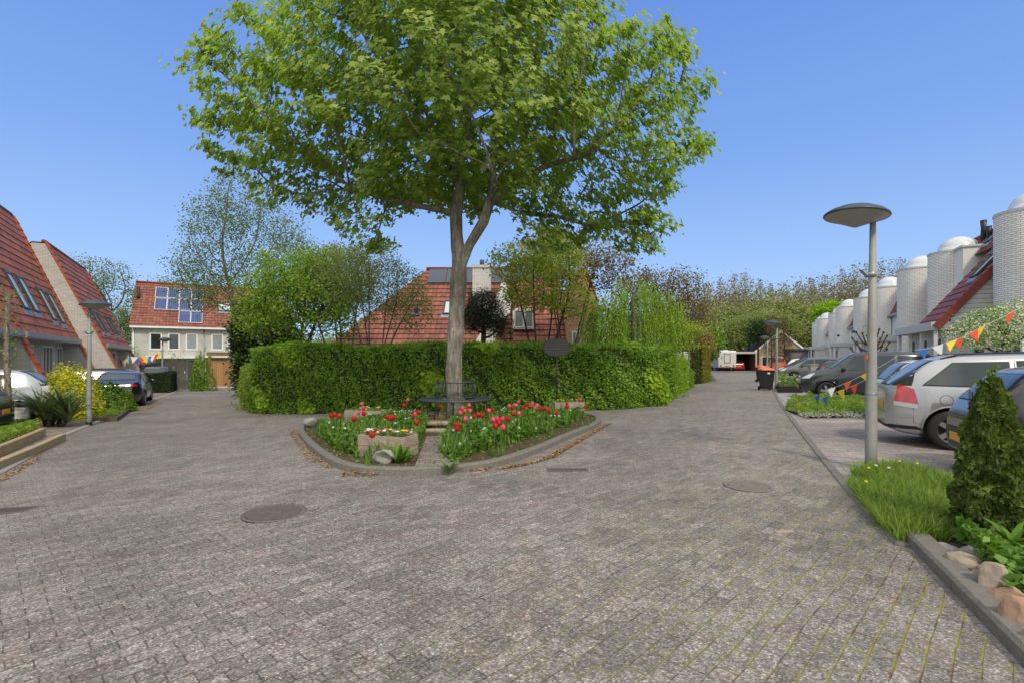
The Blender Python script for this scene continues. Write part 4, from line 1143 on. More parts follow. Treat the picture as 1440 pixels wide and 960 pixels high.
for k in range(6):
    a=2*math.pi*(k+.5)/6; ca,sa=math.cos(a),math.sin(a); mb=MB()
    mb.tube([(ca*.84,sa*.84,.44),(ca*.86,sa*.86,.22),(ca*.90,sa*.90,-.02)],.016,6)
    mb.tube([(ca*.53,sa*.53,.44),(ca*.52,sa*.52,.2),(ca*.56,sa*.56,-.02)],.016,6)
    mb.tube([(ca*.85,sa*.85,.08),(ca*.54,sa*.54,.08)],.011,6)
    mb.build('leg',M['benchsteel'],t)

# MAPLE
def px2(px,py,d=TY): return ((px-720)/720*d-TX, 0, Zat(py,d)-TG)
t=thing('maple_tree','large broad green maple growing out of the flower island, trunk forked','tree',(TX,TY,TG),0)
nodes=[(0,0,-.1)];par=[-1]
def limb(start,pts,D=.28):
    last=start; p0=np.array(nodes[start],float)
    for q in pts:
        q=np.array(q,float); L=np.linalg.norm(q-p0); n=max(1,int(L/D))
        for i in range(1,n+1):
            nodes.append(tuple(p0+(q-p0)*i/n)); par.append(last); last=len(nodes)-1
        p0=q
    return last
def pp(px,py,y=0): a=px2(px,py,TY+y); return (a[0],y,a[2])
fork=limb(0,[pp(638,520),pp(642,440),pp(646,378)])
L1=limb(fork,[pp(642,330,.05),pp(641,300,.1)])
lA=limb(L1,[pp(600,292,-.2),pp(548,281,-.5),pp(490,262,-.9)])
L2=limb(L1,[pp(648,262,.2),pp(640,235,.3)])
lB=limb(L2,[pp(612,200,.0),pp(585,160,-.3)])
lC=limb(L2,[pp(660,205,.6),pp(655,130,.9)])
lC2=limb(L2,[pp(655,220,1.2),pp(610,180,2.4)])
R1=limb(fork,[pp(660,345,-.1),pp(680,312,-.2),pp(690,282,-.25)])
rA=limb(R1,[pp(722,262,-.4),pp(765,235,-.8),pp(830,215,-1.1)])
rB=limb(R1,[pp(693,250,-.6),pp(700,190,-1.0)])
rC=limb(R1,[pp(688,240,.4),pp(720,180,1.2)])
rD=limb(R1,[pp(735,300,.5),pp(785,305,.9),pp(830,318,1.1)])
rE=limb(R1,[pp(700,262,-1.3),pp(690,235,-2.4)])
blobs=[(0,0,7.9,4.3,4.2,3.0),(-3.5,-.5,5.4,1.4,1.6,.7),(-1.9,-.3,4.5,1.0,1.2,.55),(2.6,-.2,4.5,1.2,1.4,.6),(4.4,.1,4.5,1.1,1.2,.7),(-4.9,-.4,6.6,1.3,1.4,1.0),(4.3,.2,5.4,1.3,1.4,.9),(-3.9,-.3,7.6,2.1,2.3,1.8),(-5.3,-.6,7.9,1.1,1.0,.55),(-4.0,-.5,9.0,1.2,1.3,.8),(-2.6,.2,9.6,1.7,2.0,1.5),(4.0,-.3,7.3,2.1,2.3,2.1),(5.0,-.2,6.4,1.2,1.2,1.0),(3.6,.7,5.15,1.5,1.6,.75),(4.7,0,8.7,1.0,1.2,1.2),
 (-1.6,-.9,5.3,1.2,1.5,.65),(-3.4,-.7,5.9,1.3,1.4,.7),(1.9,-.2,5.2,1.1,1.5,.55),(.2,0,10.6,3.3,3.3,2.6),(-.5,1.8,6.2,1.6,1.4,.8),(1.5,-2.2,6.6,2,1.3,1.0),(-1.8,-2.2,6.7,2,1.3,1.0)]
att=blob_points(5200,blobs)
for _v in range(34):
    vc=att[rng.integers(len(att))]+rng.normal(size=3)*.3; att=att[np.linalg.norm(att-vc,axis=1)>rng.uniform(.35,.75)]
att=att[~((np.abs(att[:,0])<1.3)&(np.abs(att[:,1])<1.6)&(att[:,2]<5.6))]
nd,pr=colonize(nodes,par,att,D=.24,di=2.6,dk=.36,maxn=9500)
r_,kid=skeleton_mesh(nd,pr,'trunk',M['bark'],t,rtip=.0065,p=2.15,trunk_r=.195,flare=.35)
tip=np.where((r_<.017)&(nd[:,2]>3.9))[0]
NLEAF=MAPLE_LEAVES; src=rng.choice(tip,NLEAF)
off=np.clip(rng.normal(size=(NLEAF,3)),-1.9,1.9)*np.array([.14,.14,.08]); Pn=nd[src]+off; Pn[:,2]+=.04
N=rng.normal(size=(NLEAF,3))*.42+np.array([0,-.15,1.0])
# leaves look outward and droop a little at the edge of the crown
outw=Pn-np.array([0,0,8.0]); outw/=np.linalg.norm(outw,axis=1)[:,None]; N+=outw*1.25*np.array([1,1,.35])
leaves('crown',Pn,N,.145*rng.uniform(.6,1.35,NLEAF),SH_MAPLE,M['l_maple'],t)

# black plaque on a pole
t=thing('plaque_sign','dark oval-cornered plaque board on a thin black pole beside the flower bed','sign',(*Q(783,13.9),0),0)
MB().tube([(0,0,0),(.01,0,.9),(.0,0,1.60)],.018,8).build('pole',M['black'],t)
w2,h2=.36,.245; pr_=[(-w2,-h2*.45),(-w2*.55,-h2*.9),(0,-h2),(w2*.55,-h2*.9),(w2,-h2*.45),(w2,h2*.45),(w2*.55,h2*.93),(0,h2),(-w2*.55,h2*.93),(-w2,h2*.45)]
mb=MB(); mb.prism([(a,b+1.82) for a,b in pr_],'y',-.02,.02); bd=mb.build('board',M['blackplastic'],t)
mb=MB()
for r in range(6):
    z=1.82-h2*.72+r*h2*.29; hw=w2*(.62 if r in(0,5) else .9)
    n=4; 
    for k in range(-n,n+1):
        xa=(k+(.5 if r%2 else 0))*.11; xb=xa+.098
        xa=max(xa,-hw);xb=min(xb,hw)
        if xb-xa>.02: mb.box(xa,xb,-.028,-.0205,z-.028,z+.028)
mb.build('raised_tiles',mat_plain('plaque_tiles',(.035,.035,.038),.6),bd)

# manhole covers and gratings
def cover(px,py,r,label,round_=True,name='manhole_cover',w=0,dd=0,rz=0,mat='castiron'):
    x,y=P(px,py); t=thing(name,label,'drain cover' if not round_ else 'manhole cover',(x,y,G(x)+.006),rz)
    if round_:
        MB().lathe([(0,.0),(r,0),(r,.012),(r-.03,.012),(r-.035,.004),(0.001,.004)],36).build('frame',M[mat],t)
        mb=MB()
        for k in range(-8,9):
            yy=k*.034; hw=math.sqrt(max(0,(r-.045)**2-yy*yy))
            if hw>.03: mb.box(-hw,hw,yy-.009,yy+.009,.0045,.012)
        mb.build('ribs',M[mat],t)
        MB().box(-.07,.07,-.03,.03,.0125,.016).build('badge',M[mat],t)
    else:
        fr=MB(); fr.box(-w/2,w/2,-dd/2,-dd/2+.03,0,.012); fr.box(-w/2,w/2,dd/2-.03,dd/2,0,.012); fr.box(-w/2,-w/2+.03,-dd/2+.031,dd/2-.031,0,.012); fr.box(w/2-.03,w/2,-dd/2+.031,dd/2-.031,0,.012); fr.build('frame',M[mat],t)
        mb=MB(); n=int(w/.035)
        for k in range(1,n): xx=-w/2+.02+k*(w-.04)/n; mb.box(xx-.008,xx+.008,-dd/2+.032,dd/2-.032,.001,.010)
        mb.build('bars',M[mat],t)
        MB().box(-w/2+.031,w/2-.031,-dd/2+.031,dd/2-.031,-.001,.0008).build('pit',M['blackplastic'],t)
cover(386,722,.30,'round ribbed iron manhole cover in the middle of the left lane')
cover(1052,684,.27,'round moss-edged manhole cover in the right lane',mat='coverpale')
cover(22,718,.3,'rectangular gully grating near the left kerb',False,'gully_grating',.62,.26,R(12))
cover(798,661,.3,'flat dark gully grating in front of the flower bed',False,'gully_grating',.55,.16,R(0))
x,y=P(1103,748); tag(MB().box(-.085,.085,-.02,.02,-.02,.009).build('road_brick',mat_plain('pale_pink_brick',(.42,.27,.25),.9),None,(x,y,.004),R(8)),'single pale pink brick strip let into the right lane','paving brick')
# ================================================================== LEFT SIDE
# local house frame: x = along the street (UL, away from us), y = back from the street, z up.   rz so that +x -> UL
def frame(loc,xdir,name,label,cat,group=None):
    """thing whose local +x is xdir; local +y = 90deg ccw of it"""
    return thing(name,label,cat,loc,math.atan2(xdir.y,xdir.x),group)
def courses(mb,x0,x1,y0,z0,y1,z1,n,lift=.03,x0b=None,x1b=None,back=True):
    """roof plane rising from (y0,z0) to (y1,z1) as n overlapping tile courses; x range may narrow to x0b,x1b at the top"""
    L=math.hypot(y1-y0,z1-z0); ty,tz=(y1-y0)/L,(z1-z0)/L; ny,nz=-tz,ty
    if nz<0: ny,nz=-ny,-nz
    x0b=x0 if x0b is None else x0b; x1b=x1 if x1b is None else x1b
    for i in range(n):
        a,b=i/n,(i+1)/n
        pa=(y0+ty*L*a+ny*lift,z0+tz*L*a+nz*lift); pb=(y0+ty*L*b+ny*.004,z0+tz*L*b+nz*.004); pc=(y0+ty*L*a,z0+tz*L*a)
        xa0,xa1=x0+(x0b-x0)*a,x1+(x1b-x1)*a; xb0,xb1=x0+(x0b-x0)*b,x1+(x1b-x1)*b
        v=[(xa0,pa[0],pa[1]),(xa1,pa[0],pa[1]),(xb1,pb[0],pb[1]),(xb0,pb[0],pb[1]),(xa0,pc[0],pc[1]),(xa1,pc[0],pc[1])]
        f=[(0,1,2,3),(4,5,1,0)]
        if y1<y0: f=[q[::-1] for q in f]
        mb.add(v,f)
def window(parent,x0,x1,z0,z1,y,fr=.06,dep=.07,mull=0,glass='glass',frame='frame',sill=True,name='window',reveal=True,trans=0,out=-1,label=None):
    """in the plane y=const facing -y (out=-1)"""
    f=MB(); yo=y+out*dep*.5; yi=y-out*.02
    a,b=min(yo,yi),max(yo,yi)
    f.box(x0,x1,a,b,z0,z0+fr); f.box(x0,x1,a,b,z1-fr,z1); f.box(x0,x0+fr,a,b,z0+fr,z1-fr); f.box(x1-fr,x1,a,b,z0+fr,z1-fr)
    for k in range(mull):
        xm=x0+(x1-x0)*(k+1)/(mull+1); f.box(xm-fr*.45,xm+fr*.45,a,b,z0+fr,z1-fr)
    if trans: zm=z0+(z1-z0)*trans; f.box(x0+fr,x1-fr,a+.004,b-.004,zm-fr*.4,zm+fr*.4)
    w=f.build(name,M[frame],parent)
    if label: w['label']=label
    yg=y+out*.006
    MB().add([(x0+fr,yg,z0+fr),(x1-fr,yg,z0+fr),(x1-fr,yg,z1-fr),(x0+fr,yg,z1-fr)],[(0,1,2,3)] if out<0 else [(3,2,1,0)]).build('pane',M[glass],w)
    if sill: MB().box(x0-.05,x1+.05,y+out*(dep*.5+.05) if out<0 else y,y if out<0 else y+out*(dep*.5+.05),z0-.05,z0-.003).build('sill',M['offwhite'],w)
    return w
def roof_window(parent,x0,x1,y0,z0,y1,z1,u0,u1,nm='roof_window',blind=False):
    """flush window on a roof plane; u0..u1 fractions up the slope"""
    L=math.hypot(y1-y0,z1-z0); ty,tz=(y1-y0)/L,(z1-z0)/L; ny,nz=-tz,ty
    if nz<0: ny,nz=-ny,-nz
    def pt(x,u,h): return (x,y0+ty*L*u+ny*h,z0+tz*L*u+nz*h)
    def slab(mb,xa,xb,ua,ub,h0,h1):
        mb.hexa([pt(xa,ua,h0),pt(xb,ua,h0),pt(xb,ub,h0),pt(xa,ub,h0)],[pt(xa,ua,h1),pt(xb,ua,h1),pt(xb,ub,h1),pt(xa,ub,h1)])
    f=MB(); e=.07; eu=e/L
    slab(f,x0,x1,u0,u0+eu,0,.11); slab(f,x0,x1,u1-eu*1.4,u1,0,.11); slab(f,x0,x0+e,u0+eu,u1-eu*1.4,0,.11); slab(f,x1-e,x1,u0+eu,u1-eu*1.4,0,.11)
    w=f.build(nm,M['darkframe'],parent)
    g=MB(); slab(g,x0+e+.001,x1-e-.001,u0+eu,u1-eu*1.4,.05,.07); g.build('pane',M['sky_glass'],w)
    a=MB(); slab(a,x0-.08,x1+.08,u0-.26/L,u0-.002,.02,.045); a.build('apron',M['zinc'],w)
    return w

# ---- A-frame terrace. local: x along UL from the near end, y = back (street side is -y)
def leaning_house(name,label,origin,Lx,gz,rz_,back,toe,wins,skys,party0=True,party1=True,ntile=18,zb=0.0,flatw=.5,number=False):
    """origin = point under the gutter at the near end; gz gutter height, rz_ ridge height, back = ridge set back"""
    t=thing(name,label,'house',origin,math.atan2(UL.y,UL.x),'leaning red-roofed terrace houses')
    # local +y = ccw 90 from UL = away from the street
    slope=(rz_-gz)/back; ty=-gz/slope
    wt=.34
    rf=MB(); courses(rf,wt if party0 else -3,Lx,-.06,gz,back,rz_,ntile,.035)
    rf.add([(-.0 if party0 else -3,back,rz_+.0),(Lx,back,rz_),(Lx,back+flatw,rz_),(-.0 if party0 else -3,back+flatw,rz_)],[(0,1,2,3)])
    courses(rf,0 if party0 else -3,Lx,back+flatw+5.5,3.2,back+flatw,rz_,14,.03)
    roof=rf.build('roof',M['tileA'],t)
    MB().tube([(0 if party0 else -3,back+.05,rz_+.04),(Lx,back+.05,rz_+.04)],.11,8).build('ridge_tiles',M['verged'],roof)
    for u0,u1,x0,x1 in skys: roof_window(roof,x0,x1,-.06,gz,back,rz_,u0,u1)
    g=MB(); xs=wt+.02 if party0 else -3
    g.box(xs,Lx-.02,-.22,.02,gz-.16,gz+.02); g.build('gutter',M['zinc'],t)
    MB().box(xs,Lx-.02,-.18,1.0,gz-.20,gz-.161).build('soffit',M['offwhite'],t)
    # recessed facade
    yf=.55
    MB().box(xs-.02,Lx,yf,yf+.2,zb-.4,gz-.2).build('wall',M['gbrick'],t)
    for x0,x1,z0,z1,mu in wins: window(t,x0,x1,z0,z1,yf,.08,.10,mu)
    # leaning party walls
    for on,x in ((party0,0.0),(party1,Lx)):
        if not on: continue
        prof=[(ty,zb-.4),(ty,.0),(back,rz_-.06),(back+flatw,rz_-.06),(back+flatw+5.5,3.1),(back+flatw+5.5,zb-.4)]
        MB().prism(prof,'x',x,x+wt).build('leaning_wall',M['gbrick'],t)
        # tile capping running right down to the ground
        v=MB(); n=26; L=math.hypot(back-ty,rz_); 
        for i in range(n):
            a,b=i/n,(i+1)/n
            def pt(q,h): 
                sy,sz=(back-ty)/L,rz_/L; return (ty+sy*L*q-sz*h,sz*L*q+sy*h)
            p1=pt(a,.09);p2=pt(b+.004,.055);p3=pt(b+.004,.0);p4=pt(a,0)
            v.prism([p1,p2,p3,p4],'x',x-.05,x+wt+.05)
        v.build('verge_tiles',M['verge'],t)
    if number:
        w=MB().box(-.03,-.012,1.2,1.75,1.75,1.95).build('number_plate',M['white'],t)
        nb=MB()
        for k,(a,b) in enumerate(((1.28,1.31),(1.42,1.52),(1.60,1.68))): nb.box(-.034,-.0305,a,b,1.79,1.91)
        nb.build('digits',M['darkframe'],w)
    return t
zl=-.42
DA=lambda s,n=0.0:(-22.7+UL.x*s+NL.x*n,26.7+UL.y*s+NL.y*n,zl)   # s from house A's far end, n towards the street
A_len=9.4
sk=[]
def skx(px,u,org,gz,rz_,back):   # unused survey helper
    pass
leaning_house('terrace_house','red-roofed leaning terrace house at the left edge with four tall roof windows',DA(-A_len),A_len,2.92,9.05,2.51,1.2,
   [(1.2,2.2,.95,2.45,0),(3.0,4.2,.15,2.55,1),(5.6,7.3,.15,2.55,2),(8.0,9.1,.15,2.55,1)],[(.16,.40,2.1,2.9),(.16,.40,3.5,4.3),(.13,.37,5.9,6.7),(.12,.36,7.4,8.2)],True,True,17)
leaning_house('terrace_house','nearest red roof slope cut off by the left picture edge',DA(-A_len-9.4),9.38,2.92,9.05,2.51,1.2,
   [(2.,3.4,.5,2.3,1),(5.0,6.4,.25,2.4,1)],[(.16,.40,6.2,7.0)],True,False,17)
leaning_house('terrace_house','second red-roofed leaning house with a tall pale brick gable wall and paired roof windows',DA(.35,1.0),9.4,2.77,7.92,2.32,1.2,
   [(.8,1.8,.3,2.4,0),(2.6,3.8,.2,2.45,1),(4.6,6.2,.3,2.45,1),(7.0,8.2,.4,2.4,0)],[(.14,.36,1.5,2.2),(.14,.36,3.0,3.7),(.14,.36,5.6,6.3),(.14,.36,7.0,7.7)],True,True,15,number=True)
# the back house across the end of the lane
BX,BY=-.743*46,46.0
t=thing('brick_house','grey brick house across the left lane, blue solar panels on its red roof','house',(BX,BY,zl),math.atan2(NL.y,NL.x))
ge=4.86; 
MB().box(0,12.5,0,8.6,-.3,ge).build('wall',M['gbrick'],t)
rf=MB(); courses(rf,-.15,12.7,-.35,ge-.05,4.3,9.36,17,.045); courses(rf,-.15,12.7,8.95,ge-.05,4.3,9.36,17,.045); roof=rf.build('roof',M['tileB'],t)
MB().tube([(-.15,4.3,9.40),(12.7,4.3,9.40)],.12,8).build('ridge_tiles',M['verged'],roof)
g=MB(); g.prism([(0,ge),(8.6,ge),(4.3,9.30)],'x',-.0,.2); g.build('gable',M['gbrick'],t)
MB().box(-.1,12.6,-.50,-.36,ge-.12,ge+.05).build('gutter',M['white'],t)
def roofp(u,h,x): 
    L=math.hypot(4.65,4.55); ty,tz=4.65/L,4.55/L; return (x,-.35+ty*L*u-tz*h,ge-.05+tz*L*u+ty*h)
def roofslab(mb,x0,x1,u0,u1,h0,h1): mb.hexa([roofp(u0,h0,x0),roofp(u0,h0,x1),roofp(u1,h0,x1),roofp(u1,h0,x0)],[roofp(u0,h1,x0),roofp(u0,h1,x1),roofp(u1,h1,x1),roofp(u1,h1,x0)])
def bx_at(px,u=0.5):
    # local x on the facade/roof for a photo column
    yy=-.35+4.65*u
    for k in range(2000):
        x=k*.01; wx=BX+NL.x*x-NL.y*yy; wy=BY+NL.y*x+NL.x*yy
        if 720+720*wx/wy>=px: return x
    return 19
for r,(u0,u1) in enumerate(((.645,.90),(.37,.64),(.10,.365))):
    cols=[218,235.5,252.5,269.5,286] 
    for c in range(4):
        if r==2 and c<2: continue
        xa,xb=bx_at(cols[c]-.6*(r),.5+.2*(1-r)),bx_at(cols[c+1]-.6*r,.5+.2*(1-r))
        f=MB(); roofslab(f,xa+.01,xb-.01,u0,u1-.01,.09,.13); p=f.build('solar_panel',M['white'],roof)
        # (panel frame with the blue cells set in)
        f=MB(); roofslab(f,xa+.045,xb-.045,u0+.007,u1-.017,.131,.137); f.build('cells',M['pv'],roof)
xs_=bx_at(306,.5); roof_window(roof,xs_,xs_+1.15,-.35,ge-.05,4.3,9.36,.40,.60)
a=roofp(.62,0,bx_at(194.5,.6)); MB().tube([a,(a[0],a[1],a[2]+.2),(a[0],a[1],a[2]+1.1)],[.14,.11,.13],8).build('vent_pipe',M['black'],roof)
for a,b in ((210,228),(236,253),(261,278),(297,314),(322,339)):
    x0,x1=bx_at(a,.075),bx_at(b,.075); window(t,x0,x1,2.78,4.35,0,.12,.12,0,glass='glass' if a<240 else 'curtained',sill=False)
for px in (187.5,287):
    x=bx_at(px,.075); MB().tube([(x,-.08,.0),(x,-.08,ge-.1)],.05,8).build('downpipe',M['white'] if px<200 else M['zinc'],t)
MB().box(bx_at(207,.0),bx_at(276,.0),-1.6,-.003,2.02,2.28).build('canopy',M['white'],t)
MB().box(bx_at(288,.0),bx_at(345,.0),-1.6,-.003,2.1,2.3).build('canopy',M['white'],t)
for a,b,z0,z1 in ((202,219,.9,1.75),(240,258,.9,1.9),(262,276,.3,1.9)):
    x0,x1=bx_at(a,.075),bx_at(b,.075); window(t,x0,x1,z0,z1,0,.1,.12,0,sill=False)
# wooden garden room beams right of the gate
# fences
FA=P(196,548); FB=(FA[0]+NL.x*9.2,FA[1]+NL.y*9.2)
def fx(px):
    for k in range(2000):
        x=k*.01
        if 720+720*(FA[0]+NL.x*x)/(FA[1]+NL.y*x)>=px: return x
    return 12
rzf=math.atan2(NL.y,NL.x)
def board_fence(label,pa,pb,h=1.75):
    x0,x1=fx(pa),fx(pb); t=thing('board_fence',label,'fence',(FA[0]+NL.x*x0,FA[1]+NL.y*x0,zl),rzf); L=x1-x0
    mb=MB(); n=11
    for k in range(n):
        z=.04+k*(h-.04)/n; o=.0 if k%2 else .03
        mb.box(0,L,o,o+.022,z,z+(h-.04)/n*1.02-.012)
    mb.build('boards',M['greyfence'],t)
    m=max(1,round(L/1.8))
    for k in range(m+1): xx=min(L-.09,k*L/m); MB().box(xx,xx+.09,-.03,.07-.101,-.1,h+.06).build('post',M['greyfence'],t) if False else MB().box(xx,xx+.09,.056,.146,-.1,h+.06).build('post',M['greyfence'],t)
    return t
board_fence('weathered grey horizontal board fence behind the clipped box hedge, left of the gate',178,242)
board_fence('weathered grey horizontal board fence between the grey gate and the climbing bush',265.5,281)
x0,x1=fx(243),fx(264); t=thing('garden_gate','weathered grey garden gate of vertical boards','gate',(FA[0]+NL.x*x0,FA[1]+NL.y*x0,zl),rzf); L=x1-x0
mb=MB(); n=9
for k in range(n): mb.box(.05+k*(L-.1)/n,.05+(k+1)*(L-.1)/n-.012,0,.022,.06,1.80+.03*math.sin(k*math.pi/n))
mb.build('boards',M['greyfence'],t)
for xx in (-.06,L-.03): MB().box(xx,xx+.09,-.03,.06,-.1,2.0).build('post',M['greyfence'],t)
for z in (.35,1.45): MB().box(.04,L-.04,.024,.06,z,z+.09).build('rail',M['greyfence'],t)
MB().box(L-.20,L-.15,-.03,-.001,1.02,1.16).build('latch',M['white'],t)
def new_panel(label,pa,pb,h=1.82):
    x0,x1=fx(pa),fx(pb); t=thing('larch_fence',label,'fence',(FA[0]+NL.x*x0,FA[1]+NL.y*x0,zl),rzf,'new larch fence panels'); L=x1-x0
    MB().box(.04,L-.04,0,.03,.12,h-.05).build('boards',M['newwood'],t)
    MB().box(-.03,L,-.02,.05,h-.048,h).build('top_rail',M['postwood'],t); MB().box(0,L,-.02,.04,.0,.118).build('plinth',M['offwhite'],t)
    for xx in (-.05,L-.045): MB().box(xx,xx+.085,-.045,.045,-.1,h+.05).build('post',M['postwood'],t)
new_panel('new orange larch fence panel, the wide one right of the climbing bush',293,321); new_panel('new orange larch fence panel, the narrow one against the tall ivy tree',322.5,345)
x0,x1=fx(290),fx(345); t=thing('veranda','raw timber veranda frame rising behind the new larch fence','veranda',(FA[0]+NL.x*x0-NL.y*1.2,FA[1]+NL.y*x0+NL.x*1.2,zl),rzf); L=x1-x0
MB().box(0,L,0,.12,2.16,2.36).build('beam',M['postwood'],t)
for xx in (.1,2.3,L-.2): MB().box(xx,xx+.14,0,.14,-.1,2.158).build('post',M['postwood'],t)
for xx,s in ((2.3,-1),(2.44,1)): MB().tube([(xx,.07,1.6),(xx+s*.5,.07,2.15)],.05,4).build('brace',M['postwood'],t)
MB().box(0,L,.13,3.0,2.37,2.42).build('roof_sheet',M['darkframe'],t)


# ================================================================== CENTRAL HOUSE (behind the hedge)
# local frame: x right, y away, z up. gently turned
t=thing('garden_house','large red-tiled house behind the hedge, white chimney and dark solar panels on top','house',(-8.6,25.0,-.1),R(0))
def HX(px,d): return (px-720)/720*d+8.6
ev=2.05; rg=6.85; yb=5.2     # eaves at y=0, ridge at y=yb
def rp(u): return (yb*u, ev+(rg-ev)*u)
W_=HX(748,25)
xl1=HX(600,25+yb); 
rf=MB(); courses(rf,HX(448,25),W_,-.3,ev-.25,yb,rg,19,.05,x0b=xl1,x1b=HX(762,30)); 
courses(rf,HX(448,25),W_,10.7,ev-.25,yb,rg,10,.05,x0b=xl1,x1b=W_)
roof=rf.build('roof',M['tileB'],t)
MB().tube([(xl1,yb,rg+.05),(HX(762,30),yb,rg+.05)],.12,8).build('ridge_tiles',M['verged'],roof)
MB().box(HX(448,25)+.3,W_-.05,.1,10.2,-.3,ev-.15).build('wall',M['render'],t)
gm=MB(); gm.add([(HX(448,25)+.15,0,ev-.1),(HX(448,25)+.15,10.4,ev-.1),(xl1+.05,yb,rg-.1)],[(0,1,2)]); gm.build('gable',M['gbrick'],t)
MB().box(HX(448,25),W_,-.46,-.30,ev-.36,ev-.22).build('gutter',M['zinc'],t)
def onroof(mb,xa,xb,u0,u1,h0,h1,y0=-.3,z0=ev-.25,y1=yb,z1=rg):
    L=math.hypot(y1-y0,z1-z0); ty,tz=(y1-y0)/L,(z1-z0)/L
    def q(x,u,h): return (x,y0+ty*L*u-tz*h,z0+tz*L*u+ty*h)
    mb.hexa([q(xa,u0,h0),q(xb,u0,h0),q(xb,u1,h0),q(xa,u1,h0)],[q(xa,u0,h1),q(xb,u0,h1),q(xb,u1,h1),q(xa,u1,h1)])
for xa in (HX(603,29.6)+k*1.05 for k in range(6)):
    mb=MB(); onroof(mb,xa,xa+1.02,.80,.985,.08,.13); mb.build('solar_panel',M['pvdark'],roof)
# vent, roof window
a=rp(.40); x=HX(585,27); MB().tube([(x,a[0],a[1]),(x,a[0]-.05,a[1]+.45)],[.13,.09],8).build('vent_pipe',M['black'],roof)
MB().box(x-.22,x+.22,a[0]-.28,a[0]+.0,a[1]-.08,a[1]+.04).build('flashing',M['zinc'],roof)
roof_window(roof,HX(624,27.4),HX(624,27.4)+1.0,-.3,ev-.25,yb,rg,.42,.58)
# white chimney
xa,xb=HX(665,27.5),HX(690,27.5); ch=MB(); ch.box(xa,xb,2.2,3.2,1.2,6.55); ch.box(xa-.05,xb+.05,2.15,3.25,6.45,6.60); c_=ch.build('chimney',mat_brick('white_chimney_brick',(.66,.65,.61),(.5,.49,.46),.22,.07,.06),t)
MB().tube([((xa+xb)/2,2.7,6.6),((xa+xb)/2,2.7,6.95)],.12,8).build('chimney_pot',M['darkframe'],c_)
# white parting wall that sweeps down the roof to the garden
xm=HX(708,26.5); ww=MB(); ww.prism([(HX(px_,25.2),Zat(py_,25.2)+.1) for px_,py_ in ((706,396),(711,398),(719,425),(717,440),(703,452),(695,487),(664,487),(677,466),(693,430))],'y',.2,.55); ww.build('parting_wall',M['render'],t)
# right-hand wing: red roof with white dormer, orange brick gable
t=thing('garden_house','red-roofed wing with an orange brick gable standing behind the black sign and trees','house',(0,24.2,-.1),0)
X=lambda px,d=25.0:(px-720)/720*d
rf=MB(); courses(rf,X(722),X(795),-.2,1.9,4.6,6.9,18,.05); rf.add([(X(722),4.6,6.9),(X(795),4.6,6.9),(X(795),9,1.9),(X(722),9,1.9)],[(0,1,2,3)]); roof=rf.build('roof',M['tileB'],t)
for k in range(4):
    mb=MB(); xa=X(724)+k*.72; onroof(mb,xa,xa+.69,.80,.985,.08,.12,-.2,1.9,4.6,6.9); mb.build('solar_panel',M['pvdark'],roof)
MB().box(X(722)+.05,X(795)-.05,.1,8.8,-.3,1.95).build('wall',M['render'],t)
MB().box(X(722),X(795),-.36,-.2,1.78,1.92).build('gutter',M['zinc'],t)
d_=MB(); d_.prism([(X(721),3.05),(X(752),3.05),(X(752),4.05),(X(721),4.05)],'y',.6,2.4); d_=d_.build('dormer',M['white'],t)
window(d_,X(723),X(736.5),3.12,3.98,.598,.06,.08,0,glass='curtained',sill=False); window(d_,X(737),X(750),3.12,3.98,.598,.06,.08,0,glass='curtained',sill=False)
ob=MB(); ob.prism([(X(795),-.3),(X(834),-.3),(X(834),4.3),(X(817),5.9),(X(795),4.2)],'y',-.35,8.5); ob.build('brick_gable',M['obrick'],t)
cp=MB(); 
for (a,b) in (((X(794),4.2),(X(817),5.93)),((X(817),5.93),(X(835),4.3))): cp.prism([a,b,(b[0],b[1]+.14),(a[0],a[1]+.14)],'y',-.42,8.5)
cp.build('coping',mat_plain('orange_coping',(.52,.24,.12),.8),t)
window(t,X(800),X(812),1.7,2.9,-.352,.07,.1,1,glass='curtained')
# far dark-roofed house
t=thing('far_house','buff brick house with a steep dark roof far behind the willow','house',(*Q(934,60),0),R(-20))
MB().box(-4.2,4.2,0,8,-.3,3.3).build('wall',M['ybrick'],t)
rf=MB(); courses(rf,-4.5,4.5,-.4,3.1,4,7.0,12,.04); courses(rf,-4.5,4.5,8.4,3.1,4,7.0,8,.04); rf.build('roof',M['tileBlack'],t)
MB().prism([(0,3.2),(8,3.2),(4,6.8)],'x',4.0,4.2).build('gable',M['ybrick'],t)
for x in (-3.1,-.6,1.9): window(t,x,x+1.2,1.2,2.5,0,.09,.1)
MB().box(1.2,1.9,3.2,3.9,5.6,7.9).build('chimney',M['ybrick'],t)

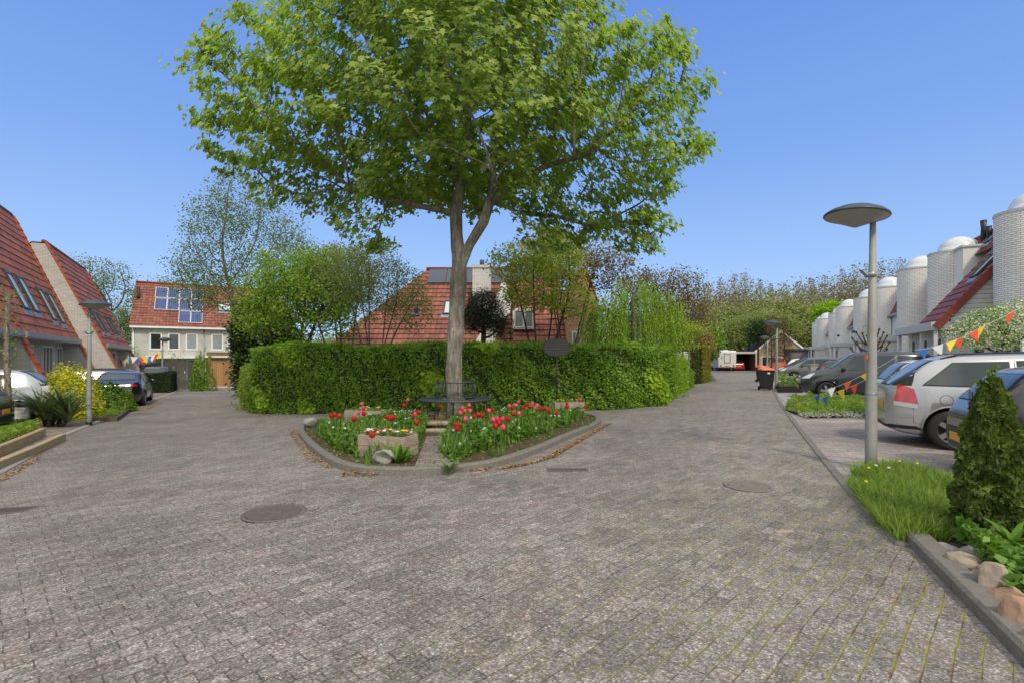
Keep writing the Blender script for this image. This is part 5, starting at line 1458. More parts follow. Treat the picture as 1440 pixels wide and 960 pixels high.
# ================================================================== RIGHT TERRACE
T1=Vector((18.05,17.75,0))
def tower(parent,c,r,h,dome=True,dz=.0,depth=2.6,win=False,bmat='gbrick2'):
    """round stair tower: half-round front to the street, straight sides running back into the house. c local (x,y)"""
    mb=MB(); seg=28; pts=[]
    for k in range(seg+1):
        a=math.pi+math.pi*k/seg-math.pi/2   # from +... half circle facing -y
        a=math.pi+math.pi*k/seg
        pts.append((c[0]+r*math.cos(a),c[1]+r*math.sin(a)))
    pts=[(c[0]-r,c[1]+depth)]+pts+[(c[0]+r,c[1]+depth)]
    s=0; vs=[];fs=[];uvs=[]; acc=[0]
    for a,b in zip(pts[:-1],pts[1:]): acc.append(acc[-1]+math.hypot(b[0]-a[0],b[1]-a[1]))
    for p in pts: vs+= [(p[0],p[1],-.3),(p[0],p[1],h)]
    for i in range(len(pts)-1):
        fs.append((2*i,2*i+2,2*i+3,2*i+1)); uvs.append([(acc[i],-.3),(acc[i+1],-.3),(acc[i+1],h),(acc[i],h)])
    mb.smooth=True; mb.add(vs,fs,uvs); mb.smooth=False
    mb.add([(c[0]-r,c[1]+depth,-.3),(c[0]+r,c[1]+depth,-.3),(c[0]+r,c[1]+depth,h),(c[0]-r,c[1]+depth,h)],[(1,0,3,2)])
    tw=mb.build('round_tower',M[bmat],parent)
    cp=MB(); o=[(c[0]+(p[0]-c[0])*1.025,c[1]+(p[1]-c[1])*1.02,) for p in pts]
    cp.prism(o,'z',h-.02,h+.07); cp.build('coping',M['offwhite'],tw)
    if dome:
        mb=MB(); R_=r*.80; prof=[(R_,0),(R_,.10)]+[(R_*.97*math.cos(q*math.pi/2/7),.10+R_*.80*math.sin(q*math.pi/2/7)) for q in range(8)]
        mb.lathe([(a,b+h+.071) for a,b in prof],10,(c[0],c[1]+.15,0)); 
        for q in range(len(mb.sm)): mb.sm[q]=(q%10)%1==0
        d=mb.build('dome',M['dome'],tw)
    return tw
def rhouse(name,label,s,tower_s,h,Lx,body0,body1,eave=2.75,ridge=8.9,setb=6.6,gable=False,front_y=0.0,roofmat='tileD',porch=None,lamp=False,box=False,tside=None,wins=()):
    """local x along UR from s, local y away from street (NR). origin under T1 line shifted by s"""
    o=T1+UR*s
    t=thing(name,label,'house',(o.x,o.y,0),math.atan2(UR.y,UR.x),'white houses with round towers')
    # local +y is to the LEFT of UR -> street side; flip so that back = -y
    return t
# mirrored helper frame: build with x along -UR so that +y (ccw) points away from the street
def rframe(name,label,s_end,group='white houses with round towers'):
    """origin at distance s_end along the row; local +x runs back TOWARDS the camera, +y away from the street"""
    o=T1+UR*s_end
    t=thing(name,label,'house',(o.x,o.y,0),math.atan2(-UR.y,-UR.x),group); return t
# -UR rotated ccw 90: (-ux,-uy)->(uy,-ux) = NR : away from street. good.
RN=1.1
def white_house(label,s0,s1,tws,h,eave=2.75,gable_near=False,fascia=None,raised=False,lamp=False,doors=(),mat='gbrick2',ridge=7.25,setb=6.5,rn=None):
    """row section from s0 (near) to s1 (far); tws = tower positions (s) inside it"""
    t=rframe('tower_house',label,s1); L=s1-s0
    ln=lambda s:s1-s
    y0=-.55   # facade line, behind the tower fronts
    e0=.2 if rn is None else rn; sb=RN-e0
    MB().box(0,L-.3,y0+.6,y0+8.8,-.3,2.6).build('wall',M[mat],t)
    if rn is None: rf=MB(); courses(rf,0,L,e0 if not raised else y0+.5,eave,RN,ridge,20,.03)
    else:
        rf=MB(); courses(rf,L-2.6,L,rn,eave,RN,ridge,17,.03); k=.74; courses(rf,1.7,L-2.602,rn+(RN-rn)*k,eave+(ridge-eave)*k,RN,ridge,10,.03)
    roof=rf.build('roof',M['tileD'],t)
    rb=MB(); rb.add([(0,RN,ridge),(L,RN,ridge),(L,8.4,3.3),(0,8.4,3.3)],[(0,1,2,3)]); rb.build('back_roof',M['tileD'],roof)
    MB().tube([(0,RN,ridge+.03),(L,RN,ridge+.03)],.10,8).build('ridge_tiles',M['verged'],roof)
    if gable_near:
        x=L; yy0=e0; setb=sb
        g=MB(); g.prism([(yy0+.5,2.6),(yy0+.5,eave+.25),(setb+yy0,ridge-.1),(8.3,3.2),(8.3,2.6)],'x',x-.25,x-.04); g.build('gable',M['siding'],t)
        v=MB(); n=20; Ls=math.hypot(setb,ridge-eave); sy,sz=setb/Ls,(ridge-eave)/Ls
        for i in range(n):
            def q(k,hh): return (yy0+sy*Ls*k-sz*hh,eave+sz*Ls*k+sy*hh)
            a,b=i/n,(i+1)/n; v.prism([q(a,.075),q(b+.003,.045),q(b+.003,-.2),q(a,-.2)],'x',x-.04,x+.07)
        v.build('verge_tiles',M['verged'],roof)
        roof_window(roof,L-1.35,L-.65,yy0,eave,RN,ridge,.42,.62)
        roof_window(roof,L-4.6,L-4.0,yy0,eave,RN,ridge,.84,.93)
        a=(yy0+sy*Ls*.93,eave+sz*Ls*.93); MB().tube([(L-5.8,a[0],a[1]),(L-5.8,a[0],a[1]+.55),(L-5.8,a[0],a[1]+.9)],[.12,.10,.13],8).build('vent_pipe',M['black'],roof)
        MB().tube([(L-5.2,a[0],a[1]),(L-5.2,a[0],a[1]+.5)],.10,8).build('vent_pipe',M['black'],roof)
    if raised:
        MB().box(0,L,y0+.62,y0+.9,2.6,eave+.1).build('upper_wall',M[mat],t)
        MB().box(0,L,y0+.35,y0+.5,eave-.14,eave+.02).build('gutter',M['zinc'],t)
        MB().tube([(L*.55,y0+.5,2.3),(L*.55,y0+.5,eave-.1)],.05,8).build('downpipe',M['white'],t)
    if rn is not None:
        bx=MB(); bx.box(3.54,4.5,-.25,1.3,4.0,6.47); bx.build('dormer_wall',M['render'],t); MB().box(3.5,4.56,-.32,1.32,6.471,6.56).build('dormer_coping',M['offwhite'],t)
    for s in tws:
        tower(t,(ln(s),0.0),1.0,h,True,depth=1.2)
        bx=MB(); xx=ln(s); bx.box(xx-.92,xx+.92,1.202,3.6,2.6,h-.03); bx.build('stair_wall',M['render'],t)
    for (sa,sb,dp,z) in doors:    # flat canopy with white fascia, posts, glazed front
        xa,xb=ln(sb),ln(sa)
        cn=MB().box(xa,xb,-dp,y0+.7,z-.02,z+.30).build('canopy',M['offwhite'],t,bevel=.01)
        n=max(1,int((xb-xa)/1.7))
        for k in range(n+1):
            xx=xa+.08+k*(xb-xa-.28)/n; MB().box(xx,xx+.12,-dp+.12,-dp+.24,-.1,z-.022).build('post',M['white'],cn)
        MB().box(xa+.1,xb-.1,-dp+.5,y0+.599,-.2,z-.03).build('entrance',M[mat],t)
        for k in range(n):
            xx=xa+.3+k*(xb-xa-.28)/n; window(t,xx,xx+1.15,.9 if k%2 else .1,z-.25,-dp+.499,.07,.08,k%2,sill=False)
    if lamp:
        MB().lathe([(0,0),(.12,.03),(.10,.2),(0.02,.25)],10,(L*.6,-1.1,3.6)).build('wall_lamp',M['darkframe'],t)
    return t
# near house (mostly outside the frame): its tower closes the right edge
h1=6.55
white_house('nearest house at the right edge, its brick tower cut by the picture edge',-6.5,.78,[0.0],h1,doors=[(-6,-1.3,2.6,2.62)])
white_house('white house with the big dome, long slanting dark red verge and plank gable',0.8,9.9,[7.3],6.5,gable_near=True,rn=-2.5,doors=[(.85,6.1,2.6,2.62)])
white_house('tower house just beyond the big dome, tower half hidden by its neighbour',9.9,15.7,[12.8],6.6,doors=[(13.8,15.6,2.4,2.6)])
white_house('tower house seen left of the street lamp, with a small red eave and downpipe',15.7,22.8,[20.0],6.45,eave=4.5,raised=True,doors=[(15.8,18.6,2.3,2.6)])
white_house('tower house directly left of the lamp pole, fifth tower along the row',22.8,29.5,[26.1],6.4,doors=[(27.5,29.3,2.3,2.6)],lamp=True)
white_house('sixth tower house along the row, wall lamp on its side',29.5,38.0,[35.2],6.5,eave=4.5,raised=True,doors=[(30,33.6,2.3,2.6)],lamp=True)
white_house('seventh and smaller looking tower house before the low white porch',38.0,44.5,[39.9],6.3,doors=[(41.5,44,2.6,2.6)])
white_house('eighth tower house near the far end of the row',44.5,52.5,[49.7],6.4,eave=4.5,raised=True,doors=[(45.2,48.2,2.6,2.6)])
white_house('farthest tower house at the end of the white row',52.5,58,[54.6],6.3,doors=[(56,57.5,2.6,2.6)])

# ================================================================== LAMPS
def street_lamp(name,label,x,y,h=3.58,side=-1,rz=0.0,s=1.0):
    t=thing(name,label,'street lamp',(x,y,G(x)),rz,'grey street lamps with dish heads')
    hb=h-.10
    mb=MB(); mb.tube([(0,0,-.2),(0,0,.32),(0,0,1.05),(.01,0,1.35),(.015,0,h*.55),(.025,0,hb)],[.072,.072,.070,.060,.055,.035],14); mb.build('pole',M['pole'],t)
    MB().lathe([(.074,0),(.078,.02),(.078,.10),(.074,.12)],16,(0,0,-.005)).build('base_band',M['black'],t)
    MB().box(.02,.073,-.045,.045,.38,.95).build('access_door',M['pole'],t) if False else MB().lathe([(.0715,1.02),(.0735,1.03),(.0735,1.045),(.0715,1.05)],16).build('band',M['zinc'],t)
    c=MB(); zc=h*.74; c.lathe([(.058,zc-.03),(.068,zc-.025),(.068,zc+.025),(.056,zc+.03)],14); 
    for sg in (-1,1): c.hexa([(sg*.05,-.03,zc-.03),(sg*.09,-.03,zc-.0),(sg*.09,.03,zc-.0),(sg*.05,.03,zc-.03)],[(sg*.05,-.03,zc+.02),(sg*.14,-.03,zc+.06),(sg*.14,.03,zc+.06),(sg*.05,.03,zc+.02)])
    c.build('bracket',M['zinc'],t)
    MB().box(-.078,-.068,-.03,.03,h*.42,h*.435).build('sticker',M['orange'],t) if h>3.5 and abs(x)<6 else None
    hd=bpy.data.objects.new('lamp_head',None); C.objects.link(hd); hd.parent=t; hd.location=(side*.20,0,hb-.02); hd.rotation_euler=(0,R(6 if x>0 else -2),0); hd.empty_display_size=.2
    MB().lathe([(.0,.13),(.10,.125),(.22,.095),(.33,.045),(.385,.0),(.392,-.012),(.385,-.026),(.36,-.03)],36).build('hood',M['lamphood'],hd)
    MB().lathe([(.372,-.028),(.25,-.075),(.13,-.125),(.04,-.165),(.0,-.178)],36).build('dish',M['lampdish'],hd)
    return t
x,y=P(1225,660); street_lamp('street_lamp','nearest grey street lamp with dark dish head, standing in the grass on the right',x,y)
x,y=P(1092,546); street_lamp('street_lamp','street lamp by the grey cars and the small walled bed, second on the right',x,y,3.48)
x,y=Q(1079,44); street_lamp('street_lamp','distant street lamp behind the orange-lidded bins',x,y,3.5)
x,y=P(125,598); street_lamp('street_lamp','street lamp at the left kerb beside the yellow bush',x,y,3.62,side=1)
x,y=Q(228,32.6); street_lamp('street_lamp','street lamp behind the clipped box hedge in front of the back house',x,y,3.3,side=1)

# ================================================================== WHEELIE BINS
def bin_(label,x,y,rz):
    t=thing('wheelie_bin',label,'wheelie bin',(x,y,G(x)),rz,'black bins with orange lids')
    mb=MB(); b=[(-.22,-.24),(.22,-.24),(.22,.24),(-.22,.24)]; u=[(-.29,-.34),(.29,-.34),(.29,.36),(-.29,.36)]
    mb.hexa([(p[0],p[1],.06) for p in b],[(p[0],p[1],.98) for p in u]); mb.build('body',M['blackplastic'],t,bevel=.02)
    MB().hexa([(-.31,-.38,.985),(.31,-.38,.985),(.31,.38,.985),(-.31,.38,.985)],[(-.27,-.32,1.04),(.27,-.32,1.04),(.27,.34,1.10),(-.27,.34,1.10)]).build('lid',M['orange'],t,bevel=.015)
    MB().tube([(-.25,.42,1.0),(.25,.42,1.0)],.018,8).build('handle',M['blackplastic'],t)
    for s in (-1,1): MB().lathe([(.0,-.03),(.10,-.03),(.10,.03),(0,.03)],18,(s*.25,.26,.10),'x').build('wheel',M['rubber'],t)
    MB().box(-.06,.06,-.352,-.325,.80,.87).build('sticker',M['white'],t)
x,y=P(1077.5,548); bin_('near black wheelie bin with an orange lid standing on the right kerb',x,y,R(-8))
x,y=P(1072,537); bin_('farther black wheelie bin with an orange lid, half hidden behind the near one',x,y,R(5))
# ================================================================== HEDGES
HG=[(6.4,20.4),(6.2,22.0),(5.2,20.2),(4.0,18.4),(2.6,17.2),(0,16.4),(-3.5,16.9),(-6.3,18.0),(-8.1,19.4),(-9.6,22.2),(-12.6,28.6),(-14.0,28.4),(-9.9,20),(-9.0,17.9),(-6.5,16.3),(-3.5,15.2),(0,14.7),(3,15.2),(4.7,16.5),(5.3,17.6)]
hedge('hedge','long tall clipped green hedge wrapping the corner behind the flower island',HG,1.90,M['l_hedge'],1650,.068,.065,htop=None,mixmat=(M['l_lime'],1.55))
def boxpoly(a,b,w):
    """strip from a to b with width w to the left"""
    d=Vector((b[0]-a[0],b[1]-a[1])).normalized(); n=Vector((-d.y,d.x))*w
    return [a,b,(b[0]+n.x,b[1]+n.y),(a[0]+n.x,a[1]+n.y)]
a,b=P(947,557),P(966,549); hedge('hedge','bright lime clipped hedge just beyond the long hedge',boxpoly(a,b,1.2),1.5,M['l_lime'],1100,.07,.04)
a,b=P(968,548),P(976,543.5); hedge('hedge','low green clipped hedge at the far end of the lime hedge',boxpoly(a,b,1.2),.82,M['l_hedge'],1000,.07,.03)
a,b=P(973,539),P(994,534.5); a=Q(967,32.3); b=Q(993,35.2)
hedge('hedge','tall block-shaped olive hedge with a golden right face',[Q(966,31.2),Q(986,31.8),Q(996,36.5),Q(978,36.0)],2.3,M['l_olivehedge'],620,.09,.04)
hedge('hedge','golden yellow hedge against the end of the olive block hedge',[Q(986.5,31.7),Q(988.5,31.7),Q(998,36.5),Q(996.3,36.5)],2.32,M['l_gold'],800,.09,.04)
hedge('hedge','dark hedge with a yellow top running behind the lime hedge',[Q(946,33),Q(966,33),Q(972,37),Q(950,37)],2.35,M['l_olivehedge'],420,.09,.04)
a=P(203,552); hedge('box_hedge','squared dark green box hedge at the left lane end behind the black saloon',[(a[0],a[1]),(a[0]+NL.x*1.35+.25,a[1]+.2),(a[0]+NL.x*1.35-1.0,a[1]+2.6),(a[0]-1.3,a[1]+2.3)],1.12,M['l_yew'],1400,.055,.02)
hedge('hedge','lower hedge end, lighter green, left of the long hedge beside the lane',[(-9.15,18.0),(-8.9,17.8),(-9.2,19.5),(-11.2,23.6),(-12.2,23.4),(-10.1,19.4)],1.62,M['l_green'],1000,.075,.07)

# ================================================================== TREES AND SHRUBS
def T_at(px,d): x,y=Q(px,d); return (x,y,G(x))
tree('dense_tree','bright green leafy tree behind the left end of the long hedge','tree',T_at(413,21),[(0,0,4.0,1.9,1.8,1.5),(-1.5,.2,3.5,1.0,1.2,.9),(1.2,.2,4.6,1.3,1.4,1.4),(-.4,0,5.4,1.3,1.3,1.0),(2.0,.1,3.4,.8,.9,.8),(.9,0,5.9,.8,.9,.7),(-1.6,0,4.9,.7,.8,.5)],1.5,.10,M['l_green'],M['barkd'],900,.28,3,.45,.13,14,SH_LEAF,.20,multi=3,leafrmax=.02)
tree('birch_tree','tall pale airy birch rising behind the left trees','tree',T_at(335,34),[(-1.6,0,9.5,2.2,2,3.6),(1.6,0,9.5,3.0,2,3.2),(-2.8,0,7.2,1.8,1.8,2.2),(3.6,0,8,2,2,2.6),(-.5,0,12.6,1.4,1.4,2.4),(0,0,6.4,4,2,1.6)],3.0,.16,M['l_birch'],M['barkp'],1500,.42,4,.62,.15,13,SH_LEAF,.34,leafrmax=.02,rtip=.009,up=.12)
tree('bare_tree','sparse twiggy tree behind the second leaning house','tree',T_at(148,48),[(0,0,8.8,3,2.4,2.6),(-2.4,0,9.8,2.2,2,2.0),(1.5,0,6,1.8,1.8,2)],3,.16,M['l_birch'],M['barkd'],420,.5,5,.8,.17,12,SH_LEAF,.4,leafrmax=.03,rtip=.012,up=.1)
tree('bare_tree','low sparse tree showing above the ridge of the back house','tree',T_at(235,62),[(0,0,9.8,4.5,2.4,2.2),(-3,0,9.2,2.2,2,1.6)],4,.16,M['l_birch'],M['barkd'],350,.55,5,.9,.2,12,SH_LEAF,.45,leafrmax=.03,rtip=.014)
tree('bare_tree','rounded pale tree between the second house and the back house','tree',T_at(168,66),[(0,0,6.0,2.4,2.4,2.6)],2.5,.16,M['l_birch'],M['barkd'],260,.55,5,.8,.2,30,SH_LEAF,.35,leafrmax=.03,rtip=.014)
tree('multistem_tree','slender many-stemmed tree with pale spring leaves before the red roof','tree',T_at(529,18.5),[(-.2,0,4.6,1.5,1.2,1.4),(.6,0,3.9,1.5,1.2,1.2),(-1.1,0,4.6,1.1,1,1.1),(1.3,0,3.3,.8,.8,.8)],2.2,.06,M['l_pale'],M['barkp'],1100,.2,3,.30,.07,13,SH_LEAF,.13,multi=6,leafrmax=.02,rtip=.005,up=.25)
tree('multistem_tree','fuller pale green tree left of the slender stems','tree',T_at(478,22),[(0,0,5.2,1.7,1.5,1.6),(-.8,0,4.3,1.4,1.3,1.1)],2.0,.07,M['l_pale'],M['barkp'],900,.25,3,.38,.095,16,SH_LEAF,.17,multi=4,leafrmax=.02,rtip=.006,up=.15)
tree('ivy_tree','dark ivy-clad evergreen column at the mouth of the left lane','tree',T_at(364,26.8),[(0,0,2.3,1.1,1.1,2.3),(.2,0,3.9,1.2,1.1,1.1),(1.0,0,3.0,.9,.9,1.9),(-.35,0,1.2,.8,.9,1.3),(-.5,0,3.2,.7,.8,1.1)],2.5,.12,M['l_dark'],M['barkd'],700,.3,3,.4,.15,70,SH_ROUND,.22,leafrmax=.04)
shrub('dark_shrub','purple-black leafy shrub between the ivy tree and the green tree',T_at(394,22.5),(1.25,1.0),3.1,M['l_purple'],6500,.085,SH_ROUND,cat='shrub')
shrub('green_shrub','mid green shrub poking above the hedge under the bright tree',T_at(470,18.5),(1.1,.8),2.35,M['l_green'],3000,.07)
shrub('green_shrub','light green shrub at the near end of the left lane hedge',T_at(377,19.6),(1.0,.8),2.1,M['l_green'],3000,.075)
shrub('green_shrub','bushy growth above the hedge, right under the left tree stems',T_at(437,18.4),(1.2,.8),2.3,M['l_hedge'],3000,.07)
tree('olive_tree','small grey-green olive tree in front of the white chimney','tree',T_at(680,18.2),[(0,0,3.2,.75,.7,.75),(-.35,0,2.9,.5,.5,.5),(.45,0,2.75,.5,.5,.5)],1.9,.09,M['l_olive'],M['barkd'],330,.18,2.5,.26,.10,48,SH_NARROW,.14,leafrmax=.03)
shrub('dark_shrub','dark red-tinged shrub beside the olive tree above the hedge',T_at(706,18.8),(.65,.6),2.9,M['l_bronze'],2200,.07)
tree('yellow_maple','yellow-green spreading ornamental tree above the black sign','tree',T_at(762,18.5),[(0,0,4.3,1.6,1.5,1.1),(-.9,0,5.0,1.1,1.1,.8),(1.0,0,3.5,1.3,1.2,.6),(.5,.2,5.4,1.2,1.2,.8),(-.7,0,3.6,.9,.9,.5)],1.9,.07,M['l_yellow'],M['barkd'],800,.22,3,.34,.10,10,SH_MAPLE,.16,multi=4,leafrmax=.02,flat=.35,rtip=.006)
tree('bronze_maple','thin bronze-leaved tree between the sign and the willow','tree',T_at(800,21.5),[(0,0,5.6,2.0,1.5,1.3),(1.4,0,5.2,1.5,1.2,1.1),(-1,0,6.0,1.2,1.2,.9)],2.4,.07,M['l_bronze'],M['barkd'],700,.26,3,.4,.11,12,SH_LEAF,.2,multi=4,leafrmax=.02,rtip=.006,up=.15)
wx=T_at(893,18.6); wt=thing('willow_tree','weeping willow with trailing fresh green curtains','tree',wx,0)
nb=[(0,0,-.1)]; pb=[-1]
for i_ in range(1,7): nb.append((.05*math.sin(i_),0,1.7*i_/6)); pb.append(i_-1)
top_=blob_points(260,[(0,0,4.15,.8,.7,.5),(-.9,0,3.5,.8,.8,.4),(.8,0,3.75,.7,.7,.4),(1.4,0,3.1,.5,.5,.35),(-1.4,0,3.0,.4,.5,.3)])
nd_,pr_w=colonize(nb,pb,top_,D=.2,di=3,dk=.3); skeleton_mesh(nd_,pr_w,'trunk',M['barkp'],wt,rtip=.006,trunk_r=.11,flare=.3)
ns=560; st=nd_[rng.choice(np.where(nd_[:,2]>2.3)[0],ns)]+rng.normal(size=(ns,3))*np.array([.16,.16,.08]); oo=st[:,:2]/np.maximum(np.linalg.norm(st[:,:2],axis=1),.2)[:,None]
ln_=rng.uniform(.5,1.45,ns)*np.clip(st[:,2]-1.4,.3,2); Pw=[];Tw=[]
for q_ in range(30):
    f_=(q_+rng.random(ns))/30; l_=ln_*f_; Pw.append(np.column_stack([st[:,0]+oo[:,0]*.22*np.sqrt(f_),st[:,1]+oo[:,1]*.22*np.sqrt(f_),st[:,2]+.10*np.sin(f_*3)-l_])+rng.normal(size=(ns,3))*.018)
    Tw.append(np.column_stack([oo[:,0]*.3,oo[:,1]*.3,-np.ones(ns)])+rng.normal(size=(ns,3))*.35)
Pw=np.concatenate(Pw);Tw=np.concatenate(Tw); leaves('crown',Pw,rng.normal(size=Pw.shape)*np.array([1,1,.2])+np.array([0,-.5,.3]),.10*rng.uniform(.6,1.3,len(Pw)),SH_NARROW*np.array([1.6,1,1]),M['l_willow'],wt,T=Tw)
shrub('dark_shrub','dark leafy shrub below the willow just above the hedge',T_at(848,18.9),(1.0,.8),2.7,M['l_dark'],4500,.08,SH_ROUND)
shrub('green_shrub','green shrub right of the sign above the hedge',T_at(820,18.2),(.8,.7),2.3,M['l_green'],2200,.07)
shrub('dark_shrub','bushy olive green shrub under the right part of the willow',T_at(925,20.6),(1.2,.9),2.55,M['l_hedge'],3500,.08)
tree('bronze_tree','bronze leaved tree standing behind and right of the willow','tree',T_at(938,27),[(0,0,4.6,2.0,1.6,1.6),(1.0,0,3.7,1.4,1.3,1.3),(-1,0,5.3,1.5,1.3,1.0),(.9,0,5.4,.9,.9,1.0)],2.0,.10,M['l_bronze'],M['barkd'],800,.3,3.5,.45,.12,10,SH_LEAF,.24,multi=3,leafrmax=.02,up=.15)
tree('yellow_maple','tiered yellow-green tree at the right edge of the garden','tree',T_at(955,24.5),[(0,0,2.9,1.2,1.0,.5),(-.7,0,3.3,.9,.9,.4),(.1,0,2.2,.9,.8,.35)],1.4,.06,M['l_yellow'],M['barkd'],350,.22,3,.36,.11,16,SH_LEAF,.18,flat=.3,multi=2,leafrmax=.03)
tree('orange_shrub_tree','pale orange-leaved tree in front of the far buff house','tree',T_at(958,38),[(0,0,3.2,1.9,1.5,1.1),(1.6,0,2.6,1.0,1.0,.8)],1.4,.07,mat_leaf('apricot_leaf',[(.22,.13,.05),(.36,.24,.09),(.45,.33,.15)],.35),M['barkd'],350,.3,3,.5,.14,24,SH_LEAF,.25,multi=3,leafrmax=.03)
# far end greenery
tree('broad_green_tree','broad fresh green tree over the motorhome and the garage','tree',T_at(1052,80),[(0,0,6.0,5.2,3,2.0),(-4.2,0,5.0,3.2,3,1.7),(4.6,0,6.2,3.6,3,2.2),(2.2,0,7.6,3.4,2.6,1.3)],2.4,.22,M['l_pale'],M['barkd'],1100,.65,6,.95,.32,15,SH_LEAF,.55,multi=3,leafrmax=.05,rtip=.016)
tree('round_green_tree','rounded vivid green tree rising behind the far white towers','tree',T_at(1172,92),[(0,0,9.3,3.6,3,2.6),(1.8,0,8.0,3,3,2.4)],4.,.25,M['l_lime'],M['barkd'],520,.7,6,.95,.36,40,SH_LEAF,.5,leafrmax=.05,rtip=.016)
tree('green_tree','mid green tree left of the far end, behind the golden hedge','tree',T_at(984,62),[(0,0,3.4,2.6,2,2.0)],1.4,.12,M['l_hedge'],M['barkd'],260,.5,4,.7,.28,44,SH_LEAF,.4,leafrmax=.05,rtip=.014)
tree('dark_tree','dark small tree with pale blossom next to the open garage','tree',T_at(1066,58),[(0,0,4.6,1.2,1.1,1.3)],1.8,.10,M['l_dark'],M['barkd'],260,.35,4,.5,.17,18,SH_LEAF,.28,leafrmax=.04)
for i,(px,d,lab) in enumerate(((1085,56,'columnar reddish-brown tree directly behind the distant lamp'),(1103,60,'columnar reddish-brown tree in front of the white barge board gable'))):
    tree('column_tree',lab,'tree',T_at(px,d),[(0,0,3.0,.9,.9,2.6),(0,0,5.2,.6,.6,1.4)],2,.07,mat_leaf('copper_leaf',[(.08,.045,.03),(.15,.09,.06),(.20,.15,.10)],.3) if i==0 else bpy.data.materials['copper_leaf'],M['barkd'],260,.3,4,.42,.12,11,SH_LEAF,.2,leafrmax=.04,up=.3)
# the wood on the horizon: one mass, with some stems standing proud of it
def wood(name,x0,x1,dep0,dep1,hfun,n,mat,leaf,twigs=0,clump=3.0):
    m=int(n/260); cx=rng.uniform(x0,x1,m); cd=rng.uniform(dep0,dep1,m)
    Pn=[];Nn=[]
    for a,b in zip(cx,cd):
        px=720+720*a/b; h=hfun(px)*b/720+H; h*=rng.uniform(.82,1.04)
        k=260; rad=rng.uniform(.8,1.35)*clump
        d=rng.normal(size=(k,3)); d/=np.linalg.norm(d,axis=1)[:,None]; rr=rng.random(k)**.45
        hh=h*.5
        p=np.column_stack([a+d[:,0]*rr*rad,b+d[:,1]*rr*rad,hh*1.02+d[:,2]*rr*hh])
        Pn.append(p); Nn.append(d+rng.normal(size=(k,3))*.6+np.array([0,-.2,.3]))
    Pn=np.concatenate(Pn);Nn=np.concatenate(Nn); Pn[:,2]=np.maximum(Pn[:,2],.1)
    o=leaves(name,Pn,Nn,leaf*rng.uniform(.5,1.3,len(Pn)),SH_FAN,mat); tag(o,kind='stuff'); return o
hB=lambda px: float(np.interp(px,[930,975,1010,1050,1080,1120,1160,1200,1240,1300,1400],[75,100,118,126,110,112,122,135,140,145,150]))
hW=lambda px: float(np.interp(px,[960,1000,1060,1100,1140,1180],[60,85,95,112,92,75]))
wood('far_wood',26,95,118,140,hB,95000,M['l_woodbrown'],.46,clump=3.8)
wood('far_wood',26,66,100,114,hW,52000,M['l_wood'],.46,clump=3.6)
wood('far_wood',-95,-20,120,150,lambda px:42,26000,M['l_wood'],.5)
stems=[]
for i in range(16):
    px=990+i*19+rng.uniform(-6,6); d=rng.uniform(112,118); x,y=Q(px,d); h=hB(px)*d/720*.97
    t=thing('poplar_tree','bare-topped tall tree standing in front of the far wood','tree',(x,y,0),0,'tall thin trees along the far wood')
    mb=MB(); mb.tube([(0,0,-.2),(.2,0,h*.4),(-.1,0,h*.8),(.1,0,h*1.02)],[.22,.16,.09,.03],5)
    for k in range(22):
        z=h*rng.uniform(.35,.98); a=rng.uniform(0,6.3); l=h*.16*(1.25-z/h); mb.tube([(0,0,z),(math.cos(a)*l,math.sin(a)*l,z+l*1.3)],[.05,.015],3)
    mb.build('trunk',M['barkp'],t)
    n=420; z=h*(.35+.72*rng.random(n)**.8); a=rng.uniform(0,6.3,n); l=h*.19*(1.18-z/h)*rng.random(n)**.5
    leaves('crown',np.column_stack([np.cos(a)*l,np.sin(a)*l,z+l*.8]),rng.normal(size=(n,3)),.30*rng.uniform(.5,1.3,n),SH_LEAF,M['l_bronze'] if i%3 else M['l_wood'],t)
    stems.append(t)
# left garden plants
shrub('yellow_bush','rounded bright yellow variegated bush between silver hatchback and lamp',(*P(99,588),G(-11)),(.92,.8),1.88,M['l_yvar'],9000,.075,SH_LEAF,lump=.10)
x,y=P(143,582); shrub('green_shrub','glossy dark green shrub in the brick-edged bed right of the left lamp',(x-.1,y+.3,G(x)),(.62,.6),1.15,M['l_bed'],4800,.085,SH_ROUND)
x,y=P(163,580); shrub('green_shrub','lower light green shrub at the right end of the brick-edged bed',(x-.0,y+.3,G(x)),(.36,.4),.85,M['l_green'],2600,.08,SH_LEAF)
x,y=P(122,586); shrub('green_shrub','low spreading greens at the foot of the yellow bush',(x-.2,y+.3,G(x)),(.7,.5),.55,M['l_bed'],2600,.08)
x,y=P(284,549); shrub('climbing_bush','loose green climbing bush covering the fence by the larch panels',(x,y+.0,G(x)),(.72,.55),2.5,M['l_hedge'],3600,.10,cat='climbing plant')
x,y=Q(172,43); shrub('round_bush','big rounded bush behind the end of the second leaning house',(x,y,G(x)),(1.6,1.2),3.4,M['l_hedge'],3200,.13)
x,y=Q(248,37); shrub('brown_shrub','thin reddish shrub showing above the grey gate',(x,y,G(x)),(.8,.5),2.9,M['l_bronze'],700,.09)
# yucca
x,y=P(72,599); t=thing('yucca','large spiky yucca with drooping sword leaves beside the white board','yucca',(x,y,G(x)),0)
for (ox,oy,z,s) in ((-.25,0,.35,1.0),(.25,.1,.42,1.05),(.55,-.1,.2,.9),(-.05,.1,.15,.95),(.1,-.2,.25,.9)):
    MB().tube([(ox*.5,oy*.5,-.05),(ox,oy,z)],[.06,.05],7).build('stem',M['barkd'],t)
    blades('leaf_rosette',np.tile([ox,oy,z],(95,1))+rng.normal(size=(95,3))*.03,.80*s,.062,M['l_yucca'],t,bend=.8,seg=4,lean=1.15)
